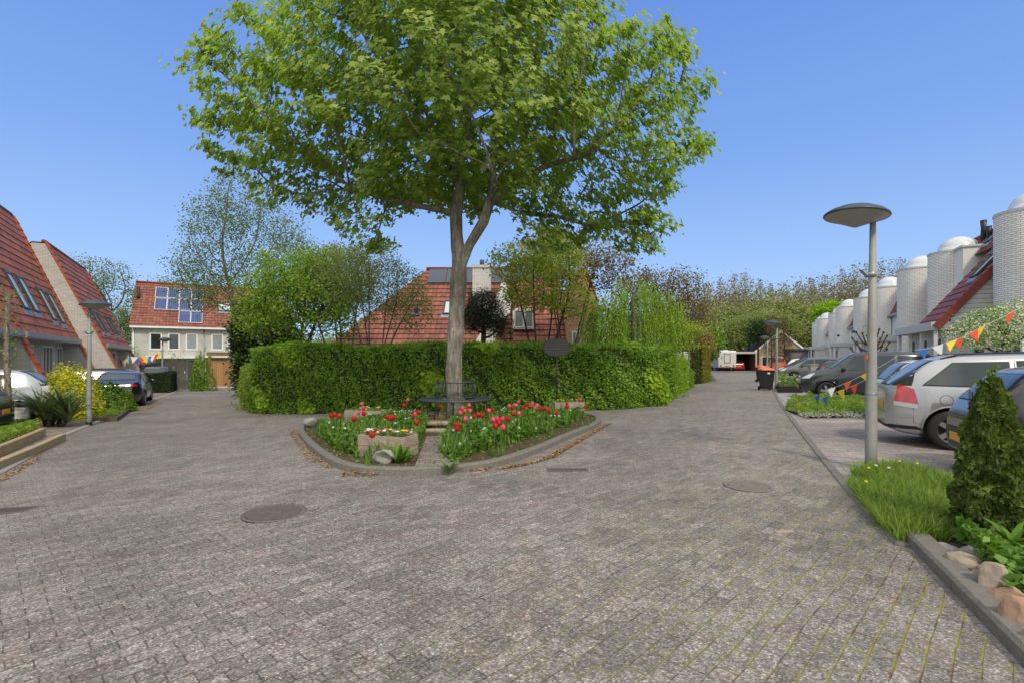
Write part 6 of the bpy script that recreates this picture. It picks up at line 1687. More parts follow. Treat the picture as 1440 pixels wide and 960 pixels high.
# espalier sapling at the left edge
x,y=P(10,606); t=thing('young_tree','pruned sapling with yellow-green shoots close to the left picture edge','tree',(x,y,G(x)+.16),0)
hh=Zat(413,y)-G(x)-.16; mb=MB(); mb.tube([(0,0,-.1),(.02,0,hh*.3),(-.02,0,hh*.6),(.03,0,hh)],[.085,.075,.06,.045],10)
sp=[]
for k in range(26):
    z=hh*(.12+.88*k/25); a=k*2.4; l=.16+.06*math.sin(k*3); mb.tube([(0,0,z),(math.cos(a)*l*.7,math.sin(a)*l*.7,z+.03),(math.cos(a)*l,math.sin(a)*l,z+.12)],[.018,.014,.008],5)
    sp.append((math.cos(a)*l,math.sin(a)*l,z+.12))
mb.build('trunk',M['bark'],t)
sp=np.array(sp); src=rng.choice(len(sp),560); q=sp[src]+rng.normal(size=(560,3))*.055
leaves('crown',q,rng.normal(size=(560,3))+np.array([0,0,.7]),.055*rng.uniform(.6,1.3,560),SH_LEAF,M['l_yellow'],t)

# left raised edging beds
def strip(name,pts,w,z0,z1,mat,label,cat='edging',joint=1,step=.5):
    mb=MB(); sweep(mb,resample(pts,step),w,z0,z1,joint=joint,cham=.012); o=mb.build(name,mat); return tag(o,label,cat)
strip('block_edging',[P(-70,700),P(-10,664),P(88,619)],.12,-.05,.17,M['block'],'lower row of beige edging blocks along the left kerb')
a_=[P(-70,668),P(0,640),P(60,613)]; strip('block_edging',a_,.12,.0,.21,M['block'],'upper row of beige edging blocks holding the green bed')
bedpoly=[P(-70,664),P(0,637),P(58,611),P(40,600),P(-60,612)]
tag(sheet('left_bed_soil',bedpoly,.13,M['soil']),kind='structure')
def cover_bed(poly,n,h,mat,leaf=.07,z0=.1,name='ground_cover',hfun=None):
    q=sample_poly(poly,n); hh=h*(.6+.3*np.sin(q[:,0]*2.9+q[:,1]*1.3)+.25*np.sin(q[:,0]*6.1-q[:,1]*4.7)).clip(.15,1.3)
    z=np.interp(q[:,0],_bx,_bz)+z0+hh*rng.random(n)**.5
    o=leaves(name,np.column_stack([q,z]),rng.normal(size=(n,3))*.7+np.array([0,0,.9]),leaf*rng.uniform(.5,1.4,n),SH_LEAF,mat); return tag(o,kind='stuff')
cover_bed(bedpoly,7000,.30,M['l_green'],.06,.12)
# brick-edged bed with the shrubs
be=[P(120,589),P(165,590),P(186,575),P(176,568),P(120,572)]
strip('brick_edging',[P(122,592),P(163,592),P(187,574)],.10,-.05,.13,mat_brick('edging_brick',(.16,.11,.085),(.1,.09,.08),.07,.3,.2),'dark brick edging round the shrub bed by the left lamp',joint=None)
tag(sheet('shrub_bed_soil',be,.07,M['soil']),kind='structure'); cover_bed(be,3500,.22,M['l_green'],.06,.06)
# white board on two legs (its writing is too faint to read: pale blue and red lines)
x,y=P(31,600); t=thing('garden_sign','small white board on two white legs beside the yucca','sign',(x,y,G(x)+.1),R(20))
MB().box(-.16,.16,-.012,.012,.10,.46).build('board',M['white'],t)
for s in (-1,1): MB().box(s*.14-.02,s*.14+.02,.013,.035,-.15,.40).build('leg',M['white'],t)
mb=MB(); mb.box(-.10,.08,-.0145,-.0125,.30,.315); mb.box(-.10,.02,-.0145,-.0125,.27,.28); mb.build('print',mat_plain('pale_blue_print',(.35,.42,.6),.6),t)
MB().box(-.11,.10,-.0145,-.0125,.20,.212).build('print_line',mat_plain('pale_red_print',(.6,.35,.33),.6),t)

# ---------------- right side beds
bedA=[P(1104,577),P(1135,588),P(1225,586),P(1250,568),P(1140,559),P(1112,566)]
tag(sheet('right_bed_soil',bedA,.05,M['soil']),kind='structure'); cover_bed(bedA,9000,.24,M['l_green'],.065,.04); cover_bed(bedA,2500,.16,M['l_hedge'],.06,.04)
st=[P(1126,587),P(1160,590),P(1190,589),P(1222,587)]
q=sample_poly([P(1122,583),P(1124,590),P(1222,590),P(1220,583)],900); tag(leaves('silver_edging_plants',np.column_stack([q,.06+rng.random(len(q))*.09]),rng.normal(size=(len(q),3))+np.array([0,0,1]),.05*np.ones(len(q)),SH_LEAF,mat_leaf('silver_leaf',[(.25,.28,.24),(.40,.43,.38),(.5,.52,.48)],.2)),kind='stuff')
bedB=[P(1094,550),P(1125,551),P(1160,547),P(1150,541),P(1094,541)]
strip('garden_wall',[P(1094,551.5),P(1128,551.5)],.12,-.05,.30,M['black'],'low dark plastic edging wall at the foot of the second right lamp',joint=None)
tag(sheet('lamp_bed_soil',bedB,.26,M['soil']),kind='structure'); cover_bed(bedB,2600,.35,M['l_bed'],.10,.24); cover_bed(bedB,260,.40,M['l_blossom'],.09,.3,'white_flowers')
bedC=[P(1082,534),P(1092,538),P(1110,537),P(1105,530)]; cover_bed(bedC,1200,.5,M['l_yellow'],.12,.1)
tag(sheet('slab_paving',[P(1094,556),P(1110,568),P(1160,560),P(1200,552),P(1130,553)],.006,M['slabs']),kind='structure')
# grass patch round the lamp, running on to the rock bed
gp=[P(1192,684),P(1204,700),P(1232,738),P(1262,765),P(1330,768),P(1400,740),P(1400,700),P(1345,676),P(1300,668),P(1235,658),P(1200,668)]
tag(sheet('grass_soil',gp,.02,M['soil']),kind='structure')
q=sample_poly(gp,15000); hf=1.0
cl=(np.sin(q[:,0]*4.1+1)*np.sin(q[:,1]*3.3)); q=np.column_stack([q,np.full(len(q),.02)])
tag(blades('grass',q[cl>-.3],.20,.009,M['l_grass'],bend=.75,seg=3,lean=.5),kind='stuff'); tag(blades('grass',q[cl<=-.3],.10,.008,M['l_grass'],bend=.6,seg=3,lean=.5),kind='stuff')
for i,(px,py,c) in enumerate(((1265,657,'y'),(1222,668,'y'),(1290,661,'y'),(1343,655,'y'),(1218,690,'y'),(1250,668,'w'),(1232,664,'w'))):
    x,y=P(px,py+12); k=9; a=np.arange(k)*.7; o=leaves('dandelion' if c=='y' else 'daisy',np.column_stack([np.cos(a)*.007,np.sin(a)*.007,a*0]),np.column_stack([np.cos(a)*.5,np.sin(a)*.5-.5,np.ones(k)]),np.full(k,.028),SH_ROUND,M['p_yel' if c=='y' else 'p_white'],None,(x,y,.20)); tag(o,'yellow dandelion flower open in the long grass by the right lamp' if c=='y' else 'tiny white flower in the long grass by the right lamp','flower','flowers in the right-hand grass')
# rock-edged bed with thuja
rb=[P(1290,768),P(1330,800),P(1385,860),P(1440,935),(3.6,2.3),(5.2,3.6),(5.3,5.0),P(1380,740)]
tag(sheet('rock_bed_soil',rb,.03,M['soil']),kind='structure')
rbg=[P(1345,776),P(1385,810),P(1440,880),(3.6,2.4),(5.0,3.8),(5.0,4.6),P(1370,748)]
cover_bed(rbg,7500,.26,M['l_bed'],.085,.05)
pts=np.array([[*P(1420,800),.1]]); blades('broad_leaves',np.tile([*P(1425,790),.12],(14,1)),.19,.08,M['l_bed'],bend=.7,seg=4,lean=.8)
tag(bpy.data.objects['broad_leaves'],'clump of broad upright leaves at the right edge behind the rocks','plant')
rk=[(1326,784,.09,'rockg',(1.5,.8,.6),'flat grey stone, the farthest of the rocks edging the right bed'),(1352,790,.085,'rockg',(1.1,.9,.9),'grey knobbly stone second from the far end of the rock edging'),(1343,806,.11,'rock',(1.2,.9,.8),'wide brownish stone leaning on the dark kerb near the thuja'),(1357,822,.055,'rockg',(.9,.8,.9),'smallest grey stone wedged in the rock edging'),
 (1382,842,.125,'rock',(1.0,.8,.95),'tan upright rock in the middle of the rock edging'),(1402,862,.11,'rockp',(1.5,.8,.8),'long low brown rock before the big rust-coloured one'),(1420,893,.125,'rockp',(1.0,.9,1.0),'big rust-coloured rock at the right picture edge'),(1441,925,.10,'rock',(.9,.8,.9),'pale sandy rock cut by the right picture edge')]
for i,(px,py,r,m_,sq,lab) in enumerate(rk):
    x,y=P(px,py); rock(lab,(x+.07,y,.02),r,M[m_],(sq[0]*.85,sq[1],sq[2]*1.15),20+i,'rocks edging the right bed',rz=-.9)
# thuja
x,y=P(1396,765); t=thing('thuja','small conical thuja conifer in front of the black hatchback','conifer',(x,y,0),0)
MB().tube([(0,0,-.05),(0,0,.5),(0,0,1.15)],[.035,.025,.008],8).build('trunk',M['barkd'],t)
n=20000; z=rng.random(n)**.85*1.30; a=rng.uniform(0,6.283,n); prof=np.interp(z,[0,.15,.4,.8,1.1,1.30],[.18,.235,.235,.18,.105,.03])
lob=1+.14*np.sin(a*5+z*9)+.09*np.sin(a*9-z*17)+.07*np.sin(z*31+a*2); rr=prof*lob*(1-np.abs(rng.normal(size=n))*.16)
Pn=np.column_stack([np.cos(a)*rr,np.sin(a)*rr,z+.04]); out_=np.column_stack([np.cos(a),np.sin(a),np.full(n,.25)])
T_=np.column_stack([np.cos(a)*.55,np.sin(a)*.55,np.full(n,.8)])+rng.normal(size=(n,3))*.35
N_=np.column_stack([-np.sin(a),np.cos(a),np.zeros(n)])*rng.choice([-1,1],n)[:,None]*.7+out_*.5+rng.normal(size=(n,3))*.4
leaves('foliage',Pn,N_,.042*rng.uniform(.5,1.4,n),SH_FAN,M['l_thuja'],t,T=T_)
# spires of the thuja
n=500; k=rng.integers(0,6,n); cx=np.array([0,.06,-.07,.04,-.03,.1])[k]; cy=np.array([0,.05,.02,-.06,.07,-.02])[k]; zt=np.array([1.46,1.30,1.34,1.25,1.28,1.15])[k]; z=1.0+(zt-1.0)*rng.random(n)
leaves('tip_sprays',np.column_stack([cx+rng.normal(size=n)*.018,cy+rng.normal(size=n)*.018,z]),rng.normal(size=(n,3))*np.array([1,1,.3]),.045*rng.uniform(.6,1.2,n),SH_FAN,M['l_thuja'],t,T=rng.normal(size=(n,3))*.3+np.array([0,0,1]))
# blossom tree, pollard
tree('blossom_tree','small tree full of white blossom behind the silver car','tree',T_at(1405,12.6),[(0,0,2.25,1.0,.8,.55),(.7,0,2.5,.8,.8,.5),(-.7,0,2.1,.6,.5,.35)],1.2,.05,M['l_green'],M['barkd'],380,.16,2.5,.22,.05,18,SH_LEAF,.12,leafrmax=.03)
bt=bpy.context.scene.objects[-1] if False else [o for o in bpy.data.objects if o.get('label','').startswith('small tree full of white blossom')][0]
q=blob_points(3600,[(0,0,2.25,1.0,.8,.55),(.7,0,2.5,.8,.8,.5),(-.7,0,2.1,.6,.5,.35)]); leaves('blossom',q,rng.normal(size=q.shape)+np.array([0,-.5,.5]),.045*rng.uniform(.6,1.3,len(q)),SH_ROUND,M['l_blossom'],bt)
for px,d,lab,hs in ((1226,20.5,'knobbly pollarded tree behind the nearest lamp pole',1.0),):
    x,y=Q(px,d); t=thing('pollard_tree',lab,'tree',(x,y,0),0); mb=MB(); mb.tube([(0,0,-.1),(.02,0,1.2),(0,0,2.0)],[.09,.075,.06],8)
    for k in range(16):
        a=k*2.4; l=rng.uniform(.4,.75); zz=1.25+.05*k; mb.tube([(0,0,zz),(math.cos(a)*l*.6,math.sin(a)*l*.6,zz+.25),(math.cos(a)*l,math.sin(a)*l,zz+.65)],[.035,.03,.022],5)
        mb.lathe([(0,-.05),(.045,-.02),(.045,.03),(0,.05)],6,(math.cos(a)*l,math.sin(a)*l,zz+.66))
    mb.build('trunk',mat_bark('pollard_bark',(.16,.10,.085),1.5),t)
    q=rng.normal(size=(260,3))*np.array([.35,.35,.3])+np.array([0,0,2.3]); leaves('crown',q,rng.normal(size=(260,3)),.05*np.ones(260),SH_LEAF,M['l_yellow'],t)

# ================================================================== BUNTING
def bunting(label,pts,flags,sag=.12,size=.19):
    """pts world polyline anchors; flags list of (t 0..1, colour)"""
    pts=[Vector(p) for p in pts]; c=[]
    for i in range(len(pts)-1):
        for k in range(12):
            f=k/12; p=pts[i].lerp(pts[i+1],f); p.z-=sag*4*f*(1-f); c.append(p)
    c.append(pts[-1].copy()); o=c[0].copy(); t=thing('bunting',label,'bunting',tuple(o),0)
    MB().tube([p-o for p in c],.005,4).build('string',M['string'],t)
    for tt,col in flags:
        f=tt*(len(c)-1); i=min(int(f),len(c)-2); p=c[i].lerp(c[i+1],f-i)-o; d=(c[i+1]-c[i]).normalized()*size*.5
        sw=Vector((rng.normal()*.04,rng.normal()*.04,-size*1.15)); q=Vector((0,0,.004)); e=Vector((-d.y,d.x,0)).normalized()*.004
        mb=MB(); a,b,cc=p-d,p+d,p+sw; mb.add([a+e,b+e,cc+e,a-e,b-e,cc-e],[(0,1,2),(5,4,3),(0,3,4,1),(1,4,5,2),(2,5,3,0)])
        mb.build('flag',M['flag'+col],t)
def W3(px,py,d): return ((px-720)/720*d,d,Zat(py,d))
bunting('low string of coloured pennants running from the right lamp pole down to the flower bed',[W3(1128,563,15.2),W3(1218,548,9.5)],[(.06,'y')],.05) if False else None
bunting('upper string of pennants before the dark grey van, passing behind the nearest lamp pole',[W3(1120,567,14.6),W3(1165,547,13.4),W3(1222,522,12.6),W3(1262,500,12.2)],[(.03,'y'),(.22,'b'),(.36,'w'),(.50,'r'),(.63,'y')],.03,.20)
bunting('lower string of pennants sagging across the front wheel of the dark grey van',[W3(1134,566,14.2),W3(1180,549,13.2),W3(1235,524,12.3)],[(.30,'b'),(.52,'y'),(.70,'r')],.03,.20)
bunting('string of pennants above the silver car, rising to the blossom tree',[W3(1285,492,11.5),W3(1330,482,11.2),W3(1372,464,11.0),W3(1475,410,10.6)],[(.10,'b'),(.25,'w'),(.40,'y'),(.47,'r'),(.64,'r'),(.69,'y'),(.83,'r'),(.93,'y'),(.97,'y')],.03,.20)
bunting('string of small pennants from the second leaning house to the far left lamp',[W3(168,504,31.5),W3(180,500,31.5),W3(228,494,32.4)],[(.08,'r'),(.28,'w'),(.45,'y'),(.52,'b'),(.59,'w'),(.65,'b'),(.70,'r'),(.75,'y'),(.80,'b'),(.85,'w'),(.90,'r'),(.95,'y')],.22,.36)
bunting('string of small pennants hanging in front of the grey board fence',[W3(196,514,33.0),W3(245,514,35.4)],[(.15,'w'),(.34,'r'),(.50,'y'),(.68,'b'),(.84,'r'),(.95,'w')],.25,.34)
# ================================================================== VEHICLES
silver=mat_paint('silver_paint',(.50,.50,.51),.5,.32); palesilver=mat_paint('pale_blue_silver_paint',(.50,.54,.58),.45,.32)
blackp=mat_paint('black_paint',(.012,.012,.014),.1,.25); dgrey=mat_paint('dark_grey_paint',(.042,.047,.05),.35,.3); mgrey=mat_paint('brownish_grey_paint',(.16,.155,.16),.5,.3)
whitep=mat_paint('white_car_paint',(.72,.72,.71),.0,.3); redp=mat_paint('red_paint',(.42,.02,.025),.1,.3); orangep=mat_paint('orange_paint',(.70,.14,.03),.1,.3)
dblue=mat_paint('dark_blue_paint',(.02,.03,.055),.3,.3)
LC=M['lampclear']
# silver MPV estate
car('parked_car','silver people carrier with large red tail lights parked behind the nearest lamp pole',(6.92,9.60,0),R(-28),4.47,1.78,1.62,
 top=[(0,.92),(.04,1.05),(.16,1.14),(.62,1.50),(.95,1.585),(2.1,1.62),(2.9,1.585),(3.75,1.10),(4.2,.98),(4.42,.80),(4.47,.55)],
 belt=[(0,.95),(.5,1.02),(2,1.0),(3.4,.97),(4.2,.85),(4.47,.7)],paint=silver,wb=2.70,axle_r=.86,wheel_r=.325,
 sidewin=[[(.50,1.07),(1.58,1.055),(1.58,1.45),(.90,1.43)],[(1.70,1.05),(2.42,1.04),(2.40,1.49),(1.70,1.46)],[(2.50,1.04),(3.28,1.03),(2.86,1.46),(2.49,1.49)]],
 ws=[(-.66,1.10),(.66,1.10),(.52,1.50),(-.52,1.50)],rw=[(-.63,1.06),(.63,1.06),(.50,1.47),(-.50,1.47)],round_=.42,pw=5,
 tail=[('y',[(.11,.78),(.42,.745),(.37,.99),(.17,1.07)]),('y',[(.11,.70),(.425,.665),(.42,.735),(.11,.772)],LC)],
 lights_front=[[(.45,.70),(.80,.72),(.78,.88),(.50,.84)]],plate_rear=.70,rails=(.75,2.9),wiper=True,
 grille=[('x',-1,[(-.70,.50),(.70,.50),(.70,.56),(-.70,.56)],'bumper_strip',silver),('x',-1,[(-.75,.30),(.75,.30),(.72,.36),(-.72,.36)],'bumper_foot')],
 seams=[[(.36,.70),(.36,.42),(.52,.38)],[(1.65,.36),(1.66,1.03),(1.66,1.48)],[(1.15,.72),(1.22,.60),(1.65,.36)],[(2.46,.36),(2.46,1.50)],[(3.42,.34),(3.42,.96)],[(1.3,.30),(3.45,.30)]],fuel=(.78,.82,-1),mirror=[(3.15,1.02,True)])
# black three-door hatchback
car('parked_car','black hatchback parked behind the small conifer at the right edge',(5.93,6.80,0),R(-25),3.82,1.65,1.44,
 top=[(0,.72),(.03,.84),(.12,.94),(.48,1.33),(.72,1.41),(1.5,1.44),(2.2,1.40),(3.0,1.00),(3.55,.86),(3.78,.68),(3.82,.5)],
 belt=[(0,.84),(.5,.94),(2,.90),(3.0,.86),(3.82,.6)],paint=blackp,wb=2.49,axle_r=.62,wheel_r=.29,
 sidewin=[[(.72,.99),(1.42,.95),(1.42,1.28),(1.02,1.29)],[(1.52,.94),(2.62,.90),(2.16,1.28),(1.50,1.31)]],
 ws=[(-.6,.98),(.6,.98),(.5,1.32),(-.5,1.32)],rw=[(-.60,.97),(.60,.97),(.46,1.31),(-.46,1.31)],round_=.38,pw=5,
 tail=[('y',[(.10,.80),(.17,.80),(.30,1.12),(.24,1.14)])],plate_rear=.47,wiper=True,
 grille=[('x',-1,[(-.80,.30),(.80,.30),(.80,.60),(-.80,.60)],'bumper',mat_plain('dark_bumper',(.045,.047,.05),.5))],lights_front=[[(.4,.62),(.72,.62),(.7,.78),(.5,.76)]],
 seams=[[(1.46,.30),(1.46,.92)],[(2.7,.30),(2.72,.86)]],mirror=[(2.5,.92,False)])
# white small hatch behind the lamp
car('parked_car','white small hatchback with tall red tail lights, mostly hidden behind the silver people carrier',(9.15,12.85,0),R(-24),3.9,1.70,1.52,
 top=[(0,.55),(.03,.85),(.12,1.05),(.40,1.38),(.70,1.49),(1.6,1.52),(2.3,1.47),(3.1,1.05),(3.6,.9),(3.86,.7),(3.9,.5)],
 belt=[(0,.92),(.5,.98),(2,.94),(3,.9),(3.9,.6)],paint=whitep,wb=2.46,axle_r=.66,wheel_r=.3,sidewin=[[(.7,1.0),(1.5,.98),(1.5,1.36),(.95,1.36)],[(1.6,.98),(2.6,.95),(2.2,1.36),(1.6,1.38)]],
 rw=[(-.62,1.02),(.62,1.02),(.52,1.40),(-.52,1.40)],tail=[('y',[(.09,.90),(.24,.9),(.30,1.28),(.24,1.3)])],plate_rear=.62,round_=.38,pw=5)
# dark grey van-like car with its nose to the street
car('parked_car','dark grey tall people carrier with its nose to the street beyond the lamp pole',(15.46,18.72,0),R(155.5),4.38,1.81,1.80,
 top=[(0,.60),(.03,1.1),(.10,1.55),(.30,1.74),(1.2,1.80),(2.2,1.80),(2.62,1.74),(3.36,1.16),(3.95,.99),(4.30,.78),(4.38,.55)],
 belt=[(0,1.12),(1,1.12),(2.5,1.08),(3.3,1.0),(3.9,.86),(4.38,.66)],paint=dgrey,wb=2.73,axle_r=.76,wheel_r=.325,
 sidewin=[[(.30,1.16),(1.25,1.16),(1.25,1.62),(.36,1.60)],[(1.38,1.16),(2.20,1.14),(2.18,1.63),(1.38,1.63)],[(2.30,1.13),(3.02,1.08),(2.60,1.60),(2.29,1.63)],[(3.07,1.075),(3.26,1.06),(3.05,1.28),(2.98,1.33)]],
 ws=[(-.70,1.18),(.70,1.18),(.56,1.66),(-.56,1.66)],rw=[(-.6,1.2),(.6,1.2),(.55,1.6),(-.55,1.6)],round_=.36,pw=5,
 lights_front=[[(.42,.74),(.80,.78),(.78,.97),(.50,.88)]],plate_front=.44,tail=[('y',[(.02,.8),(.12,.8),(.12,1.3),(.05,1.3)])],
 grille=[('x',1,[(-.40,.72),(.40,.72),(.36,.80),(-.36,.80)],'grille',LC),('x',1,[(-.55,.30),(.55,.30),(.5,.58),(-.5,.58)],'air_intake')],
 seams=[[(1.30,.32),(1.30,1.65)],[(2.24,.32),(2.24,1.65)],[(3.12,.32),(3.14,1.02)],[(1.2,.60),(3.2,.58)]],mirror=[(2.98,1.08,False)])
# small grey hatch
car('parked_car','small dark grey hatchback with red and white tail lights behind the tall dark grey car',(15.35,25.9,0),R(-24.5),3.7,1.66,1.47,
 top=[(0,.55),(.03,.9),(.12,1.05),(.42,1.36),(.7,1.44),(1.6,1.47),(2.3,1.42),(3,1.02),(3.5,.88),(3.67,.7),(3.7,.5)],belt=[(0,.92),(2,.94),(3,.88),(3.7,.6)],paint=dgrey,wb=2.4,axle_r=.6,wheel_r=.29,
 sidewin=[[(.75,.99),(1.5,.97),(1.5,1.31),(1.0,1.31)],[(1.6,.97),(2.5,.93),(2.1,1.3),(1.6,1.32)]],rw=[(-.6,1.0),(.6,1.0),(.5,1.34),(-.5,1.34)],
 tail=[('y',[(.08,.80),(.24,.80),(.32,1.22),(.24,1.24)])],plate_rear=.6)
def mpv(label,loc,hd,paint,H_=1.66,L=4.47):
    return car('parked_car',label,loc,hd,L,1.83,H_,top=[(0,.60),(.03,1.0),(.12,1.15),(.40,H_-.14),(.8,H_-.03),(1.9,H_),(2.6,H_-.04),(3.7,1.04),(4.2,.88),(4.42,.70),(4.47,.5)],
     belt=[(0,1.0),(2,.99),(3.6,.94),(4.47,.6)],paint=paint,wb=2.73,axle_r=.78,wheel_r=.32,
     sidewin=[[(.6,1.06),(1.35,1.05),(1.35,H_-.18),(.75,H_-.2)],[(1.45,1.04),(2.25,1.03),(2.25,H_-.16),(1.45,H_-.16)],[(2.35,1.03),(3.3,1.0),(2.75,H_-.2),(2.35,H_-.16)]],
     ws=[(-.68,1.08),(.68,1.08),(.54,H_-.12),(-.54,H_-.12)],rw=[(-.6,1.1),(.6,1.1),(.5,H_-.2),(-.5,H_-.2)],lights_front=[[(.45,.66),(.82,.72),(.80,.90),(.52,.80)]],plate_front=.42,
     grille=[('x',1,[(-.5,.32),(.5,.32),(.45,.6),(-.45,.6)],'air_intake')],tail=[('y',[(.02,.8),(.15,.8),(.15,1.2),(.08,1.2)])],mirror=[(3.05,1.0,False)],round_=.36,pw=5)
mpv('brownish grey people carrier nose-out beside the second right lamp',(23.2,34.95,0),R(155.5),mgrey)
mpv('dark blue-grey people carrier directly behind the brownish grey one',(25.5,39.6,0),R(155.5),dblue,1.70)
car('parked_car','white car with its tail to the road, far down the right row',(28.1,52.6,0),R(-24.5),4.2,1.8,1.6,top=[(0,.6),(.04,1.0),(.15,1.1),(.5,1.5),(.9,1.58),(2,1.6),(2.6,1.55),(3.4,1.05),(3.9,.92),(4.15,.75),(4.2,.5)],belt=[(0,1.0),(2,1.0),(3.4,.95),(4.2,.6)],paint=whitep,wb=2.6,axle_r=.75,
 sidewin=[[(.7,1.06),(1.5,1.05),(1.5,1.44),(.9,1.44)],[(1.6,1.05),(2.9,1.02),(2.5,1.42),(1.6,1.45)]],rw=[(-.6,1.1),(.6,1.1),(.5,1.48),(-.5,1.48)],tail=[('x',[(.6,.8),(.8,.8),(.8,1.1),(.6,1.1)]),('y',[(.02,.8),(.2,.8),(.2,1.1),(.1,1.1)])])
car('parked_van','orange van at the far end of the right row',(29.6,57,0),R(65),4.2,1.8,1.85,top=[(0,.6),(.04,1.3),(.1,1.75),(.5,1.84),(2,1.85),(2.7,1.78),(3.3,1.2),(3.9,1.0),(4.15,.8),(4.2,.5)],belt=[(0,1.15),(2,1.15),(3.3,1.1),(4.2,.7)],paint=orangep,wb=2.7,axle_r=.75,cat='van',
 sidewin=[[(.5,1.2),(1.5,1.2),(1.5,1.66),(.5,1.66)],[(1.6,1.2),(2.9,1.18),(2.5,1.62),(1.6,1.66)]],rw=[(-.6,1.2),(.6,1.2),(.55,1.66),(-.55,1.66)],tail=[('x',[(.7,.8),(.82,.8),(.82,1.1),(.7,1.1)])])
car('parked_car','red car standing inside the open garage',(30.0,67.6,0),R(82),4.0,1.75,1.48,top=[(0,.55),(.03,.9),(.15,1.02),(.5,1.38),(.8,1.46),(1.7,1.48),(2.4,1.42),(3.2,1.0),(3.8,.86),(3.97,.7),(4.0,.5)],belt=[(0,.92),(2,.94),(3,.88),(4,.6)],paint=redp,wb=2.5,axle_r=.7,
 sidewin=[[(.7,1.0),(1.5,.98),(1.5,1.32),(.95,1.32)]],rw=[(-.6,1.0),(.6,1.0),(.5,1.36),(-.5,1.36)],tail=[('x',[(.6,.75),(.8,.75),(.8,.95),(.6,.95)])],plate_rear=.62)
# left side cars
car('parked_saloon','black saloon parked along the left lane, rear towards us',(-15.62,20.2,zl),math.atan2(UL.y,UL.x),4.43,1.76,1.42,
 top=[(0,.60),(.03,.90),(.10,1.00),(.62,1.06),(1.30,1.36),(1.75,1.42),(2.4,1.38),(3.2,.96),(4.1,.80),(4.38,.64),(4.43,.45)],
 belt=[(0,.94),(1,.95),(2,.90),(3.2,.86),(4.43,.55)],paint=blackp,wb=2.6,axle_r=.93,wheel_r=.315,cat='car',
 sidewin=[[(1.05,1.0),(1.75,.97),(1.75,1.29),(1.42,1.28)],[(1.84,.97),(2.95,.92),(2.45,1.27),(1.84,1.30)]],ws=[(-.6,.96),(.6,.96),(.5,1.3),(-.5,1.3)],rw=[(-.56,1.10),(.56,1.10),(.46,1.34),(-.46,1.34)],
 tail=[('x',[(.28,.84),(.80,.84),(.80,.92),(.30,.91)]),('y',[(.02,.84),(.22,.84),(.18,.92),(.04,.92)])],plate_rear=.50,
 grille=[('x',-1,[(-.06,.84),(.06,.84),(.06,.93),(-.06,.93)],'badge',LC)],seams=[[(1.80,.3),(1.80,.95)],[(1.1,.6),(1.2,.94)],[(2.8,.3),(2.85,.9)]],mirror=[(2.72,.92,True)],round_=.36,pw=5)
car('parked_car','pale blue-silver hatchback parked in front of the first leaning house',(-14.75,16.65,zl),R(210),4.1,1.72,1.66,
 top=[(0,.6),(.03,1.0),(.12,1.12),(.62,1.52),(.95,1.61),(1.8,1.66),(2.5,1.60),(3.4,1.06),(3.85,.92),(4.07,.72),(4.1,.5)],belt=[(0,1.0),(.6,1.06),(2,1.02),(3.3,.96),(4.1,.6)],paint=palesilver,wb=2.6,axle_r=.78,wheel_r=.31,
 sidewin=[[(.78,1.16),(1.35,1.08),(1.35,1.46),(1.05,1.46)],[(1.42,1.07),(2.1,1.06),(2.1,1.48),(1.42,1.47)],[(2.18,1.06),(3.0,1.03),(2.55,1.46),(2.18,1.48)]],rw=[(-.60,1.12),(.60,1.12),(.5,1.54),(-.5,1.54)],
 tail=[('x',[(.52,.86),(.80,.86),(.80,1.08),(.60,1.1)],LC),('y',[(.02,.84),(.28,.90),(.36,1.06),(.08,1.1)],LC)],plate_rear=.62,fuel=(.85,.86,-1),seams=[[(1.38,.3),(1.38,1.05)],[(2.14,.3),(2.14,1.05)]],wiper=True,round_=.38,pw=5)
bpy.data.objects['parked_car'] if False else None
car('parked_car','dark hatchback with a red tail light cut by the left picture edge',(-12.95,13.1,zl),R(210),3.9,1.7,1.45,top=[(0,.55),(.03,.88),(.12,1.0),(.45,1.34),(.7,1.42),(1.6,1.45),(2.3,1.4),(3.1,.98),(3.6,.86),(3.86,.7),(3.9,.5)],belt=[(0,.9),(2,.92),(3,.86),(3.9,.6)],paint=dblue,wb=2.5,axle_r=.66,wheel_r=.3,
 sidewin=[[(.75,.98),(1.5,.96),(1.5,1.3),(1.0,1.3)],[(1.6,.96),(2.6,.92),(2.2,1.29),(1.6,1.3)]],rw=[(-.6,1.0),(.6,1.0),(.5,1.32),(-.5,1.32)],tail=[('x',[(.58,.72),(.8,.72),(.8,.98),(.62,.98)]),('y',[(.02,.72),(.28,.74),(.30,.98),(.1,1.0)])],plate_rear=.6,
 grille=[('x',-1,[(-.78,.50),(.78,.50),(.78,.55),(-.78,.55)],'bumper_strip',M['alloy'])])
car('parked_estate','dark estate car with roof rails hidden behind the shrubs left of the black saloon',(-18.2,25.6,zl),R(210),4.6,1.78,1.48,top=[(0,.6),(.03,.95),(.15,1.08),(.55,1.38),(.9,1.46),(2,1.48),(2.8,1.42),(3.6,1.0),(4.3,.86),(4.57,.7),(4.6,.5)],belt=[(0,.95),(2,.95),(3.5,.9),(4.6,.6)],paint=dgrey,wb=2.7,axle_r=.9,wheel_r=.31,
 sidewin=[[(.7,1.02),(1.5,1.0),(1.5,1.34),(.95,1.34)],[(1.6,1.0),(2.35,.99),(2.35,1.36),(1.6,1.36)],[(2.45,.99),(3.3,.96),(2.85,1.33),(2.45,1.36)]],rw=[(-.6,1.04),(.6,1.04),(.5,1.36),(-.5,1.36)],tail=[('x',[(.6,.75),(.8,.75),(.8,1.0),(.6,1.0)])],rails=(.7,2.9),plate_rear=.6,cat='estate car')
